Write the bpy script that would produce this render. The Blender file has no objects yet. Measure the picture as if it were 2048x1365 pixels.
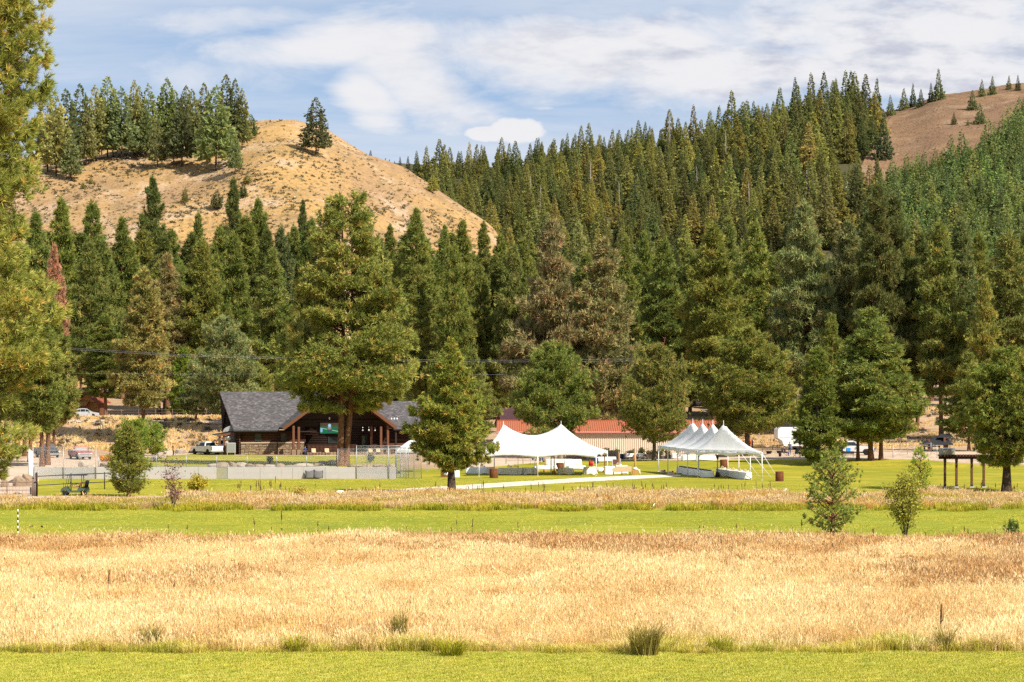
import bpy, math, random
import numpy as np
from mathutils import Vector, Matrix

sc = bpy.context.scene
COL = sc.collection
R = math.radians
# ---------------------------------------------------------------- camera, sky, sun, exposure
F = 4836.0          # focal length in photo pixels (85 mm on a 36 mm sensor, 2048 px wide)
HZ = 770.0          # photo row of the horizon
CAMH = 10.0
cam_d = bpy.data.cameras.new('camera'); cam = bpy.data.objects.new('camera', cam_d); COL.objects.link(cam)
cam.location = (0, 0, CAMH); cam.rotation_euler = (R(90), 0, 0)
cam_d.lens = 85.0; cam_d.sensor_width = 36.0; cam_d.shift_y = (HZ - 682.5) / 2048.0
cam_d.clip_start = 0.5; cam_d.clip_end = 20000
sc.camera = cam

SUN_EL, SUN_AZ = 44.0, 40.0      # azimuth: degrees from +X (right) towards the camera side
sd = Vector((math.cos(R(SUN_EL)) * math.cos(R(SUN_AZ)), -math.cos(R(SUN_EL)) * math.sin(R(SUN_AZ)), math.sin(R(SUN_EL))))
sun_d = bpy.data.lights.new('sun', 'SUN'); sun = bpy.data.objects.new('sun', sun_d); COL.objects.link(sun)
sun_d.energy = 4.6; sun_d.angle = R(0.53); sun_d.color = (1.0, 0.93, 0.82)
sun.rotation_euler = sd.to_track_quat('Z', 'Y').to_euler()
sun.location = (200, -80, 200)

W = bpy.data.worlds.new('World'); sc.world = W; W.use_nodes = True
nt = W.node_tree; nt.nodes.clear()
class NT:
    """small node-graph helper"""
    def __init__(s, tree): s.t = tree
    def n(s, typ, ins=None, **kw):
        nd = s.t.nodes.new(typ)
        for k, v in kw.items(): setattr(nd, k, v)
        for k, v in (ins or {}).items():
            if isinstance(v, bpy.types.NodeSocket): s.t.links.new(v, nd.inputs[k])
            else: nd.inputs[k].default_value = v
        return nd
    def math(s, op, a, b=0.0, clamp=False):
        nd = s.n('ShaderNodeMath', {0: a, 1: b}, operation=op); nd.use_clamp = clamp; return nd.outputs[0]
    def mix(s, f, a, b, blend='MIX'):
        nd = s.n('ShaderNodeMix', data_type='RGBA', blend_type=blend)
        for k, v in ((0, f), (6, a), (7, b)):
            if isinstance(v, bpy.types.NodeSocket): s.t.links.new(v, nd.inputs[k])
            else: nd.inputs[k].default_value = v if not isinstance(v, tuple) or len(v) == 4 else (*v, 1)
        return nd.outputs[2]
    def ramp(s, f, stops, interp='LINEAR'):
        nd = s.n('ShaderNodeValToRGB', {0: f}); cr = nd.color_ramp; cr.interpolation = interp
        while len(cr.elements) < len(stops): cr.elements.new(0.5)
        for e, (p, c) in zip(cr.elements, stops):
            e.position = p; e.color = (*c, 1) if len(c) == 3 else c
        return nd.outputs[0]
    def noise(s, vec, scale, detail=3, rough=0.55, dist=0.0):
        return s.n('ShaderNodeTexNoise', {'Vector': vec, 'Scale': scale, 'Detail': detail, 'Roughness': rough, 'Distortion': dist}).outputs[0]
    def smooth(s, v, lo, hi):
        nd = s.n('ShaderNodeMapRange', {0: v, 1: lo, 2: hi, 3: 0.0, 4: 1.0}, interpolation_type='SMOOTHSTEP'); return nd.outputs[0]
    def mapping(s, vec, loc=(0, 0, 0), scale=(1, 1, 1), rot=(0, 0, 0)):
        return s.n('ShaderNodeMapping', {'Vector': vec, 'Location': loc, 'Scale': scale, 'Rotation': rot}).outputs[0]

g = NT(nt)
SKY_STRENGTH = 0.105
sky = g.n('ShaderNodeTexSky', sky_type='NISHITA'); sky.sun_disc = False
sky.sun_elevation = R(SUN_EL); sky.sun_rotation = math.atan2(sd.x, sd.y)
sky.altitude = 1500; sky.air_density = 0.8; sky.dust_density = 0.6; sky.ozone_density = 1.4
tc = g.n('ShaderNodeTexCoord').outputs['Generated']
sep = g.n('ShaderNodeSeparateXYZ', {0: tc})
# cloud deck: the view direction meets a flat layer, so clouds pack into streaks towards the horizon
zz = g.math('ADD', g.math('MAXIMUM', sep.outputs[2], 0.0), 0.085)
deck = g.n('ShaderNodeCombineXYZ', {0: g.math('DIVIDE', sep.outputs[0], zz), 1: g.math('DIVIDE', sep.outputs[1], zz), 2: 0.0}).outputs[0]
# angular coordinates for the clouds that can be picked out one by one
uu = g.math('DIVIDE', sep.outputs[0], g.math('MAXIMUM', sep.outputs[1], 0.02))
vv = g.math('DIVIDE', sep.outputs[2], g.math('MAXIMUM', sep.outputs[1], 0.02))
uv = g.n('ShaderNodeCombineXYZ', {0: uu, 1: vv, 2: 0.0}).outputs[0]
warp = g.n('ShaderNodeTexNoise', {'Vector': uv, 'Scale': 28.0, 'Detail': 6.0, 'Roughness': 0.62})
warp2 = g.n('ShaderNodeTexNoise', {'Vector': g.mapping(uv, scale=(1, 2.6, 1)), 'Scale': 9.0, 'Detail': 5.0, 'Roughness': 0.55})
fb = g.n('ShaderNodeTexNoise', {'Vector': g.mapping(uv, loc=(0.31, 0.12, 0), scale=(1, 2.4, 1)), 'Scale': 15.0, 'Detail': 9.0, 'Roughness': 0.62, 'Distortion': 0.35}).outputs[0]
fb2 = g.n('ShaderNodeTexNoise', {'Vector': g.mapping(uv, loc=(0.7, 0.5, 0), scale=(1, 1.5, 1)), 'Scale': 38.0, 'Detail': 8.0, 'Roughness': 0.6, 'Distortion': 0.2}).outputs[0]
def blob(px, y, rx, ry, tilt=0.0):
    """soft mound of cloud density round one spot of the sky"""
    cu, cv = (px - 1024) / F, (HZ - y) / F
    du = g.math('SUBTRACT', uu, cu); dv = g.math('SUBTRACT', vv, cv)
    c, s_ = math.cos(tilt), math.sin(tilt)
    a = g.math('DIVIDE', g.math('ADD', g.math('MULTIPLY', du, c), g.math('MULTIPLY', dv, s_)), rx / F)
    b = g.math('DIVIDE', g.math('SUBTRACT', g.math('MULTIPLY', dv, c), g.math('MULTIPLY', du, s_)), ry / F)
    r2 = g.math('ADD', g.math('MULTIPLY', a, a), g.math('MULTIPLY', b, b))
    return g.math('POWER', 2.718, g.math('MULTIPLY', r2, -0.7))
def cover(dens, nz, amp, lo, hi):
    return g.smooth(g.math('ADD', dens, g.math('MULTIPLY', g.math('SUBTRACT', nz, 0.5), amp)), lo, hi)
veil = g.smooth(g.noise(g.mapping(deck, loc=(3.1, 1.7, 0), scale=(0.42, 0.8, 1)), 1.0, 7, 0.62, 0.3), 0.26, 0.70)
veil = g.math('MULTIPLY', veil, 0.66)
dens = blob(1180, 110, 520, 85, -0.04)
for bl in ((820, 150, 170, 80, -0.5), (740, 195, 90, 60, -0.8), (1800, 60, 520, 110, 0.05), (1500, 140, 480, 80, 0.0), (1900, 150, 360, 60, 0.0), (700, 90, 300, 50, 0.1)):
    dens = g.math('MAXIMUM', dens, blob(*bl))
big = cover(dens, fb, 1.6, 0.16, 0.95)
thin = g.math('MULTIPLY', cover(g.math('MAXIMUM', blob(520, 130, 420, 60, 0.06), blob(420, 40, 260, 40)), fb, 2.0, 0.35, 1.3), 0.75)
puff = cover(g.math('MAXIMUM', blob(1030, 262, 62, 27), blob(975, 268, 44, 17)), fb2, 1.25, 0.36, 0.66)
puff2 = g.math('MULTIPLY', cover(g.math('MAXIMUM', blob(1085, 217, 30, 7), blob(345, 50, 44, 10)), fb2, 1.4, 0.45, 1.0), 0.7)
front = g.smooth(sep.outputs[1], 0.0, 0.1)
mask = g.math('MAXIMUM', veil, g.math('MULTIPLY', g.math('MAXIMUM', g.math('MAXIMUM', big, puff), g.math('MAXIMUM', puff2, thin)), front))
# grey undersides inside the big cloud
grey = g.smooth(g.noise(g.mapping(uv, loc=(0.4, 0.2, 0), scale=(1, 3.2, 1)), 26.0, 7, 0.62), 0.44, 0.72)
grey = g.math('MULTIPLY', grey, g.smooth(g.math('ADD', uu, g.math('MULTIPLY', vv, 1.2)), 0.02, 0.30))
cloud = g.mix(grey, (4.75, 4.75, 4.9), (3.0, 3.15, 3.75))
blue = g.mix(0.72, sky.outputs[0], (1.3, 2.1, 3.3))
colr = g.mix(mask, blue, cloud)
bg = g.n('ShaderNodeBackground', {'Color': colr, 'Strength': SKY_STRENGTH})
g.n('ShaderNodeOutputWorld', {'Surface': bg.outputs[0]})

sc.view_settings.view_transform = 'Standard'; sc.view_settings.look = 'None'
sc.view_settings.gamma = 1.0; sc.view_settings.use_curve_mapping = False
sc.view_settings.exposure = 0.80
sc.cycles.use_denoising = False
cy = sc.cycles
cy.max_bounces = 6; cy.diffuse_bounces = 3; cy.glossy_bounces = 2; cy.transmission_bounces = 4; cy.transparent_max_bounces = 12
cy.caustics_reflective = False; cy.caustics_refractive = False

# ---------------------------------------------------------------- helpers
rng = np.random.default_rng(7)
random.seed(7)
def sstep(a, b, x):
    t = np.clip((np.asarray(x, float) - a) / (b - a), 0, 1); return t * t * (3 - 2 * t)

def tag(o, label=None, cat=None, group=None, kind=None):
    if label: o['label'] = label
    if cat: o['category'] = cat
    if group: o['group'] = group
    if kind: o['kind'] = kind
    return o
def empty(name, loc=(0, 0, 0), rz=0.0, label=None, cat=None, group=None):
    o = bpy.data.objects.new(name, None); COL.objects.link(o)
    o.location = loc; o.rotation_euler = (0, 0, rz); o.empty_display_size = 0.3
    return tag(o, label, cat, group)
def link(name, me, parent=None):
    o = bpy.data.objects.new(name, me); COL.objects.link(o)
    if parent is not None: o.parent = parent
    return o
def children_of(o): return [c for c in COL.objects if c.parent is o]
KIDS = {}
def copy_tree(o, parent=None, depth=0):
    c = o.copy(); COL.objects.link(c); c.parent = parent
    for ch in list(o.children): copy_tree(ch, c, depth + 1)
    return c

def np_mesh(name, V, T, mats=(), tint=None, smooth=False, mat_idx=None, polys=None):
    """mesh from numpy arrays; T is an (n,3) or (n,4) face array"""
    me = bpy.data.meshes.new(name)
    V = np.asarray(V, np.float32); T = np.asarray(T, np.int32); k = T.shape[1]
    me.vertices.add(len(V)); me.vertices.foreach_set('co', V.ravel())
    me.loops.add(T.size); me.loops.foreach_set('vertex_index', T.ravel())
    me.polygons.add(len(T)); me.polygons.foreach_set('loop_start', np.arange(0, T.size, k, dtype=np.int32))
    for m in mats: me.materials.append(m)
    if mat_idx is not None: me.polygons.foreach_set('material_index', np.asarray(mat_idx, np.int32))
    if smooth: me.polygons.foreach_set('use_smooth', np.ones(len(T), bool))
    if tint is not None:
        a = me.attributes.new('tint', 'FLOAT', 'POINT'); a.data.foreach_set('value', np.asarray(tint, np.float32))
    me.update(calc_edges=True)
    return me

class MB:
    """collects simple solids; build() links them as one mesh object"""
    def __init__(s): s.v = []; s.f = []; s.m = []; s.cur = 0; s.sm = []
    def add(s, vs, fs, smooth=False):
        b = len(s.v); s.v += [tuple(v) for v in vs]
        for f in fs: s.f.append(tuple(i + b for i in f)); s.m.append(s.cur); s.sm.append(smooth)
        return s
    def mat(s, i): s.cur = i; return s
    def box(s, x0, x1, y0, y1, z0, z1, taper=0.0):
        t = taper
        vs = [(x0, y0, z0), (x1, y0, z0), (x1, y1, z0), (x0, y1, z0), (x0 + t, y0 + t, z1), (x1 - t, y0 + t, z1), (x1 - t, y1 - t, z1), (x0 + t, y1 - t, z1)]
        return s.add(vs, [(3, 2, 1, 0), (4, 5, 6, 7), (0, 1, 5, 4), (1, 2, 6, 5), (2, 3, 7, 6), (3, 0, 4, 7)])
    def bbox(s, x0, x1, y0, y1, z0, z1, b=0.02):
        """box with chamfered vertical and top edges"""
        out = []
        for z, i in ((z0, 0), (z1 - b, 0), (z1, b)):
            c = b
            xs0, xs1, ys0, ys1 = x0 + i, x1 - i, y0 + i, y1 - i
            out.append([(xs0 + c, ys0, z), (xs1 - c, ys0, z), (xs1, ys0 + c, z), (xs1, ys1 - c, z), (xs1 - c, ys1, z), (xs0 + c, ys1, z), (xs0, ys1 - c, z), (xs0, ys0 + c, z)])
        vs = out[0] + out[1] + out[2]
        fs = [tuple(range(7, -1, -1)), tuple(range(16, 24))]
        for r in (0, 8):
            for k in range(8): fs.append((r + k, r + (k + 1) % 8, r + 8 + (k + 1) % 8, r + 8 + k))
        return s.add(vs, fs)
    def tube(s, pts, rad, n=6, cap=True, smooth=True):
        pts = [Vector(p) for p in pts]
        rads = rad if hasattr(rad, '__len__') else [rad] * len(pts)
        vs = []; fs = []
        for i, p in enumerate(pts):
            d = (pts[min(i + 1, len(pts) - 1)] - pts[max(i - 1, 0)])
            d = d.normalized() if d.length > 1e-9 else Vector((0, 0, 1))
            u = d.orthogonal().normalized() if abs(d.z) > 0.98 else d.cross(Vector((0, 0, 1))).normalized()
            w = d.cross(u)
            for k in range(n):
                a = 2 * math.pi * k / n
                vs.append(p + (u * math.cos(a) + w * math.sin(a)) * rads[i])
        for i in range(len(pts) - 1):
            for k in range(n):
                fs.append((i * n + k, i * n + (k + 1) % n, (i + 1) * n + (k + 1) % n, (i + 1) * n + k))
        if cap:
            fs.append(tuple(range(n - 1, -1, -1))); fs.append(tuple((len(pts) - 1) * n + k for k in range(n)))
        return s.add(vs, fs, smooth)
    def lathe(s, prof, n=12, cx=0, cy_=0, smooth=True):
        """prof: list of (radius, z)"""
        vs = []; fs = []
        for r, z in prof:
            for k in range(n):
                a = 2 * math.pi * k / n; vs.append((cx + r * math.cos(a), cy_ + r * math.sin(a), z))
        for i in range(len(prof) - 1):
            for k in range(n): fs.append((i * n + k, i * n + (k + 1) % n, (i + 1) * n + (k + 1) % n, (i + 1) * n + k))
        fs.append(tuple(range(n - 1, -1, -1))); fs.append(tuple((len(prof) - 1) * n + k for k in range(n)))
        return s.add(vs, fs, smooth)
    def prism(s, poly, a0, a1, axis='y'):
        """polygon in the two other axes, extruded along axis"""
        n = len(poly)
        def pt(p, a):
            return (p[0], a, p[1]) if axis == 'y' else (a, p[0], p[1]) if axis == 'x' else (p[0], p[1], a)
        vs = [pt(p, a0) for p in poly] + [pt(p, a1) for p in poly]
        fs = [tuple(range(n)), tuple(range(2 * n - 1, n - 1, -1))]
        for k in range(n): fs.append((k, n + k, n + (k + 1) % n, (k + 1) % n))
        return s.add(vs, fs)
    def slab(s, quad, th):
        """four corners of a sheet, given thickness along its normal (downwards)"""
        q = [Vector(p) for p in quad]; nrm = (q[1] - q[0]).cross(q[3] - q[0]).normalized()
        if nrm.z < 0: nrm = -nrm
        vs = q + [p - nrm * th for p in q]
        return s.add(vs, [(0, 1, 2, 3), (7, 6, 5, 4), (0, 4, 5, 1), (1, 5, 6, 2), (2, 6, 7, 3), (3, 7, 4, 0)])
    def build(s, name, mats, parent=None):
        me = bpy.data.meshes.new(name); me.from_pydata(s.v, [], s.f)
        for m in (mats if isinstance(mats, (list, tuple)) else [mats]): me.materials.append(m)
        me.polygons.foreach_set('material_index', s.m); me.polygons.foreach_set('use_smooth', s.sm)
        import bmesh
        bm = bmesh.new(); bm.from_mesh(me); bmesh.ops.recalc_face_normals(bm, faces=bm.faces); bm.to_mesh(me); bm.free()
        return link(name, me, parent)

# ---------------------------------------------------------------- terrain
def rough(X, Y, s=1.0, seed=0.0):
    X = np.asarray(X, float) / s; Y = np.asarray(Y, float) / s
    return (np.sin(X * 1.3 + seed) * np.cos(Y * 1.1 - seed * 1.7) + 0.5 * np.sin(X * 2.9 - Y * 1.7 + seed * 2.1) + 0.25 * np.sin(X * 5.3 + Y * 6.1 + seed)
            + 0.13 * np.sin(X * 11.7 - Y * 9.3 + seed * 3) + 0.5 * np.cos(X * 0.7 + Y * 0.9 + seed)) / 1.6
def tz(X, Y):
    X = np.asarray(X, float); Y = np.asarray(Y, float)
    z = 0.7 * sstep(289, 301, Y) * sstep(14, 38, X)
    y0 = 366 + 22 * sstep(-40, -20, X)
    y1 = 412 + 45 * sstep(-40, -20, X)
    z = z + 4.2 * sstep(y0, y1, Y) + 5.0 * sstep(440, 560, Y)
    z = z + 0.22 * rough(X, Y, 5.0, 1.3) * sstep(362, 378, Y) * (1 - 0.7 * sstep(408, 416, Y))
    return z
def solve_d(px, y):
    """distance at which the sight line through a photo pixel meets the ground"""
    ds = np.linspace(80, 560, 4800)
    yy = HZ + (CAMH - tz((px - 1024) * ds / F, ds)) * F / ds
    i = int(np.argmax(yy <= y)); return float(ds[i])
def G(px, y):
    d = solve_d(px, y); X = (px - 1024) * d / F
    return Vector((X, d, float(tz(X, d))))
def D(px, d):
    X = (px - 1024) * d / F
    return Vector((X, d, float(tz(X, d))))
def zy(y, d): return CAMH + (HZ - y) * d / F
# ---------------------------------------------------------------- materials
def new_mat(name):
    m = bpy.data.materials.new(name); m.use_nodes = True; m.node_tree.nodes.clear(); return m, NT(m.node_tree)
def out(g, shader, disp=None):
    o = g.n('ShaderNodeOutputMaterial', {'Surface': shader})
    return o
def princ(g, col, rough=0.7, spec=0.3, metal=0.0, normal=None, **kw):
    ins = {'Base Color': col if isinstance(col, bpy.types.NodeSocket) else (*col[:3], 1), 'Roughness': rough, 'Specular IOR Level': spec, 'Metallic': metal}
    if normal is not None: ins['Normal'] = normal
    ins.update(kw)
    return g.n('ShaderNodeBsdfPrincipled', ins).outputs[0]
def bump(g, h, strength=0.5, dist=0.1):
    return g.n('ShaderNodeBump', {'Height': h, 'Strength': strength, 'Distance': dist}).outputs[0]
def plain(name, col, rough=0.6, spec=0.3, metal=0.0, var=0.12, scale=3.0, bmp=0.0):
    m, g = new_mat(name)
    p = g.n('ShaderNodeTexCoord').outputs['Object']
    nz = g.noise(p, scale, 4, 0.6)
    c = g.mix(nz, tuple(x * (1 - var) for x in col), tuple(min(x * (1 + var), 1) for x in col))
    out(g, princ(g, c, rough, spec, metal, bump(g, g.noise(p, scale * 6, 3), bmp, 0.02) if bmp else None)); return m
def world_pos(g): return g.n('ShaderNodeNewGeometry').outputs['Position']

def leaf_mat(name, ramp, transl=0.28, use_obj=True, gloss=0.06, vary=None):
    """needles or leaves: tint attribute picks a tone, object colour sets the tree's own"""
    m, g = new_mat(name)
    t = g.n('ShaderNodeAttribute', attribute_name='tint').outputs['Fac']
    c = g.ramp(t, ramp)
    if use_obj:
        oc = g.n('ShaderNodeObjectInfo')
        c = g.mix(1.0, c, oc.outputs['Color'], 'MULTIPLY')
        if vary: c = g.mix(1.0, c, g.ramp(oc.outputs['Random'], vary), 'MULTIPLY')
    d = g.n('ShaderNodeBsdfDiffuse', {'Color': c}).outputs[0]
    tr = g.n('ShaderNodeBsdfTranslucent', {'Color': c}).outputs[0]
    s = g.n('ShaderNodeMixShader', {0: transl, 1: d, 2: tr}).outputs[0]
    if gloss:
        gl = g.n('ShaderNodeBsdfGlossy', {'Color': (0.9, 0.9, 0.8, 1), 'Roughness': 0.45}).outputs[0]
        s = g.n('ShaderNodeMixShader', {0: gloss, 1: s, 2: gl}).outputs[0]
    out(g, s); return m
NEEDLE = leaf_mat('pine_needles', [(0.0, (0.50, 0.60, 0.5)), (0.45, (0.85, 0.92, 0.85)), (0.7, (1.15, 1.1, 1.0)), (0.84, (1.4, 1.2, 1.2)), (1.0, (1.75, 1.15, 1.25))], 0.26, True, 0.0)
FIRN = leaf_mat('fir_needles', [(0.0, (0.62, 0.68, 0.66)), (0.5, (0.95, 0.97, 0.95)), (1.0, (1.35, 1.2, 1.05))], 0.42, True, 0.0, [(0.0, (0.62, 0.68, 0.72)), (0.45, (0.95, 0.97, 0.95)), (0.8, (1.2, 1.18, 1.05)), (1.0, (1.27, 1.23, 1.02))])
LEAF = leaf_mat('leaves', [(0.0, (0.6, 0.6, 0.6)), (0.5, (1, 1, 1)), (1.0, (1.6, 1.5, 1.2))], 0.35, True, 0.0)

def bark_mat(name, a, b, dark):
    m, g = new_mat(name)
    p = g.n('ShaderNodeTexCoord').outputs['Object']
    w = g.n('ShaderNodeTexVoronoi', {'Vector': g.mapping(p, scale=(4, 4, 0.9)), 'Scale': 1.6}, feature='DISTANCE_TO_EDGE').outputs[0]
    nz = g.noise(g.mapping(p, scale=(1, 1, 0.3)), 2.0, 5, 0.65)
    c = g.mix(g.smooth(nz, 0.3, 0.7), a, b)
    c = g.mix(g.smooth(w, 0.0, 0.12), dark, c)
    out(g, princ(g, c, 0.9, 0.15, normal=bump(g, w, 0.8, 0.06))); return m
BARK = bark_mat('pine_bark_red', (0.17, 0.075, 0.035), (0.25, 0.13, 0.07), (0.05, 0.03, 0.02))
BARKG = bark_mat('pine_bark_grey', (0.13, 0.10, 0.075), (0.19, 0.15, 0.11), (0.045, 0.035, 0.03))
BARKD = bark_mat('pine_bark_dark', (0.06, 0.042, 0.03), (0.1, 0.07, 0.05), (0.025, 0.02, 0.016))

def ground_mat(name, cols, s1=0.05, s2=0.6, s3=6.0, bstr=0.5, bdist=0.1, extra=None):
    """three tones blended by noise at three scales, world space"""
    m, g = new_mat(name); p = world_pos(g)
    a = g.smooth(g.noise(p, s1, 5, 0.6, 0.4), 0.35, 0.65)
    b = g.smooth(g.noise(p, s2, 5, 0.65), 0.35, 0.68)
    f = g.noise(p, s3, 5, 0.7)
    c = g.mix(a, cols[0], cols[1]); c = g.mix(g.math('MULTIPLY', b, 0.75), c, cols[2])
    c = g.mix(1.0, c, g.ramp(f, [(0.25, (0.72, 0.72, 0.72)), (0.75, (1.25, 1.25, 1.25))]), 'MULTIPLY')
    if extra: c = extra(g, p, c)
    out(g, princ(g, c, 0.95, 0.1, normal=bump(g, f, bstr, bdist))); return m
DIRT = ground_mat('dry_earth', [(0.40, 0.27, 0.165), (0.48, 0.34, 0.22), (0.31, 0.20, 0.11)], 0.06, 0.5, 4.0)
SAND = ground_mat('pale_sandy_gravel', [(0.50, 0.38, 0.275), (0.57, 0.445, 0.335), (0.42, 0.30, 0.20)], 0.08, 0.7, 9.0, 0.3)
CONC = ground_mat('pale_concrete_path', [(0.66, 0.58, 0.47), (0.70, 0.62, 0.50), (0.60, 0.52, 0.42)], 0.1, 1.0, 12.0, 0.15, 0.02)
def mow(w1, w2):
    def f(g, p, c):
        st = g.n('ShaderNodeTexWave', {'Vector': g.mapping(p, rot=(0, 0, R(82))), 'Scale': w1, 'Distortion': 3.0, 'Detail': 2.0, 'Detail Scale': 0.4}, bands_direction='X').outputs[0]
        return g.mix(g.math('MULTIPLY', st, w2), c, g.mix(1.0, c, (1.3, 1.16, 0.8), 'MULTIPLY'))
    return f
LAWN = ground_mat('golf_lawn', [(0.25, 0.235, 0.020), (0.36, 0.30, 0.032), (0.165, 0.19, 0.018)], 0.07, 0.22, 3.5, 0.6, 0.06, mow(0.09, 0.5))
FAIR = ground_mat('fairway_turf', [(0.21, 0.23, 0.022), (0.30, 0.285, 0.03), (0.155, 0.195, 0.02)], 0.05, 0.18, 3.5, 0.6, 0.05, mow(0.12, 0.5))
NEARL = ground_mat('near_turf', [(0.36, 0.38, 0.05), (0.52, 0.47, 0.14), (0.27, 0.33, 0.04)], 0.16, 0.7, 6.0, 0.8, 0.05)
STRAW = ground_mat('straw_soil', [(0.42, 0.27, 0.10), (0.5, 0.33, 0.13), (0.36, 0.22, 0.08)], 0.1, 0.6, 5.0, 0.8, 0.1)

def hill_mat(name, tan, gold, pale, scrub, reds=(0.3, 0.18, 0.11)):
    m, g = new_mat(name); p = world_pos(g)
    a = g.smooth(g.noise(g.mapping(p, scale=(1, 1, 1.5)), 0.017, 6, 0.62, 0.5), 0.38, 0.62)
    b = g.smooth(g.noise(p, 0.045, 6, 0.68, 0.3), 0.5, 0.66)
    c = g.mix(a, tan, gold); c = g.mix(g.math('MULTIPLY', b, 0.8), c, pale)
    v = g.n('ShaderNodeTexVoronoi', {'Vector': p, 'Scale': 0.42, 'Randomness': 1.0}); v2 = g.n('ShaderNodeTexVoronoi', {'Vector': p, 'Scale': 0.9})
    sp = g.math('MULTIPLY', g.math('SUBTRACT', 1.0, g.smooth(v.outputs[0], 0.12, 0.42)), g.smooth(g.noise(p, 0.06, 4, 0.6), 0.4, 0.58))
    sp2 = g.math('MULTIPLY', g.math('SUBTRACT', 1.0, g.smooth(v2.outputs[0], 0.1, 0.4)), g.smooth(g.noise(p, 0.1, 4, 0.6), 0.45, 0.6))
    c = g.mix(g.math('MULTIPLY', g.math('MAXIMUM', sp, sp2), 0.75), c, scrub)
    cl = g.smooth(g.noise(p, 0.11, 6, 0.7, 0.6), 0.52, 0.66); c = g.mix(g.math('MULTIPLY', cl, 0.5), c, scrub)
    er = g.smooth(g.noise(g.mapping(p, scale=(1.0, 0.35, 0.35)), 0.05, 6, 0.7, 0.8), 0.56, 0.68); c = g.mix(g.math('MULTIPLY', er, 0.6), c, pale)
    f = g.noise(p, 1.2, 5, 0.75)
    c = g.mix(1.0, c, g.ramp(f, [(0.25, (0.66, 0.64, 0.6)), (0.75, (1.3, 1.28, 1.24))]), 'MULTIPLY')
    out(g, princ(g, c, 0.95, 0.1, normal=bump(g, g.math('ADD', f, g.math('MULTIPLY', sp, 1.2)), 0.8, 0.6))); return m
HILL1 = hill_mat('dry_hill_grass', (0.335, 0.215, 0.115), (0.42, 0.265, 0.105), (0.50, 0.375, 0.265), (0.175, 0.135, 0.07))
HILL2 = hill_mat('burnt_hill_slope', (0.20, 0.122, 0.075), (0.245, 0.15, 0.085), (0.31, 0.21, 0.135), (0.095, 0.065, 0.038))
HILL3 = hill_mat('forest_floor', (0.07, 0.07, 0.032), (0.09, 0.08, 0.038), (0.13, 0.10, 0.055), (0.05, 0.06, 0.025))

def grass_mat(name, stops, patch, pscale=0.12, transl=0.3):
    m, g = new_mat(name)
    t = g.n('ShaderNodeAttribute', attribute_name='tint').outputs['Fac']
    oi = g.n('ShaderNodeObjectInfo'); p = oi.outputs['Location']
    r = g.math('ADD', g.math('MULTIPLY', t, 0.6), g.math('MULTIPLY', oi.outputs['Random'], 0.4))
    c = g.ramp(r, stops)
    pt = g.smooth(g.noise(p, pscale, 4, 0.6, 0.3), 0.4, 0.66)
    c = g.mix(g.math('MULTIPLY', pt, 0.85), c, g.mix(1.0, c, patch, 'MULTIPLY'))
    c = g.mix(1.0, c, g.ramp(g.noise(p, pscale * 5, 4, 0.65, 0.4), [(0.3, (0.90, 0.88, 0.85)), (0.7, (1.12, 1.12, 1.14))]), 'MULTIPLY')
    d = g.n('ShaderNodeBsdfDiffuse', {'Color': c}).outputs[0]
    tr = g.n('ShaderNodeBsdfTranslucent', {'Color': c}).outputs[0]
    out(g, g.n('ShaderNodeMixShader', {0: transl, 1: d, 2: tr}).outputs[0]); return m
DRYG = grass_mat('dry_grass_blades', [(0.0, (0.53, 0.34, 0.10)), (0.35, (0.79, 0.58, 0.235)), (0.7, (0.88, 0.71, 0.37)), (1.0, (0.92, 0.81, 0.55))], (0.86, 0.70, 0.54), 0.14)
RUSTG = grass_mat('rusty_grass_blades', [(0.0, (0.36, 0.19, 0.07)), (0.5, (0.55, 0.32, 0.12)), (1.0, (0.68, 0.45, 0.22))], (0.85, 0.75, 0.65))
PINKG = grass_mat('pale_rough_grass', [(0.0, (0.36, 0.24, 0.09)), (0.3, (0.56, 0.40, 0.17)), (0.75, (0.68, 0.52, 0.28)), (1.0, (0.80, 0.66, 0.44))], (1.0, 0.8, 0.4), 0.2)
YELG = grass_mat('yellow_green_grass', [(0.0, (0.22, 0.24, 0.02)), (0.4, (0.38, 0.35, 0.03)), (0.8, (0.58, 0.46, 0.07)), (1.0, (0.7, 0.55, 0.15))], (0.7, 0.85, 0.6), 0.3)
GRNG = grass_mat('green_grass_blades', [(0.0, (0.27, 0.33, 0.035)), (0.45, (0.42, 0.44, 0.06)), (0.8, (0.65, 0.55, 0.13)), (1.0, (0.74, 0.64, 0.28))], (1.12, 1.06, 1.0), 0.4)
DKG = grass_mat('olive_tussock_blades', [(0.0, (0.17, 0.17, 0.03)), (0.5, (0.33, 0.28, 0.07)), (1.0, (0.62, 0.45, 0.18))], (1, 1, 1))
BROWN = plain('dead_stalk_brown', (0.13, 0.07, 0.035), 0.9, 0.1, var=0.4, scale=6)

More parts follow.
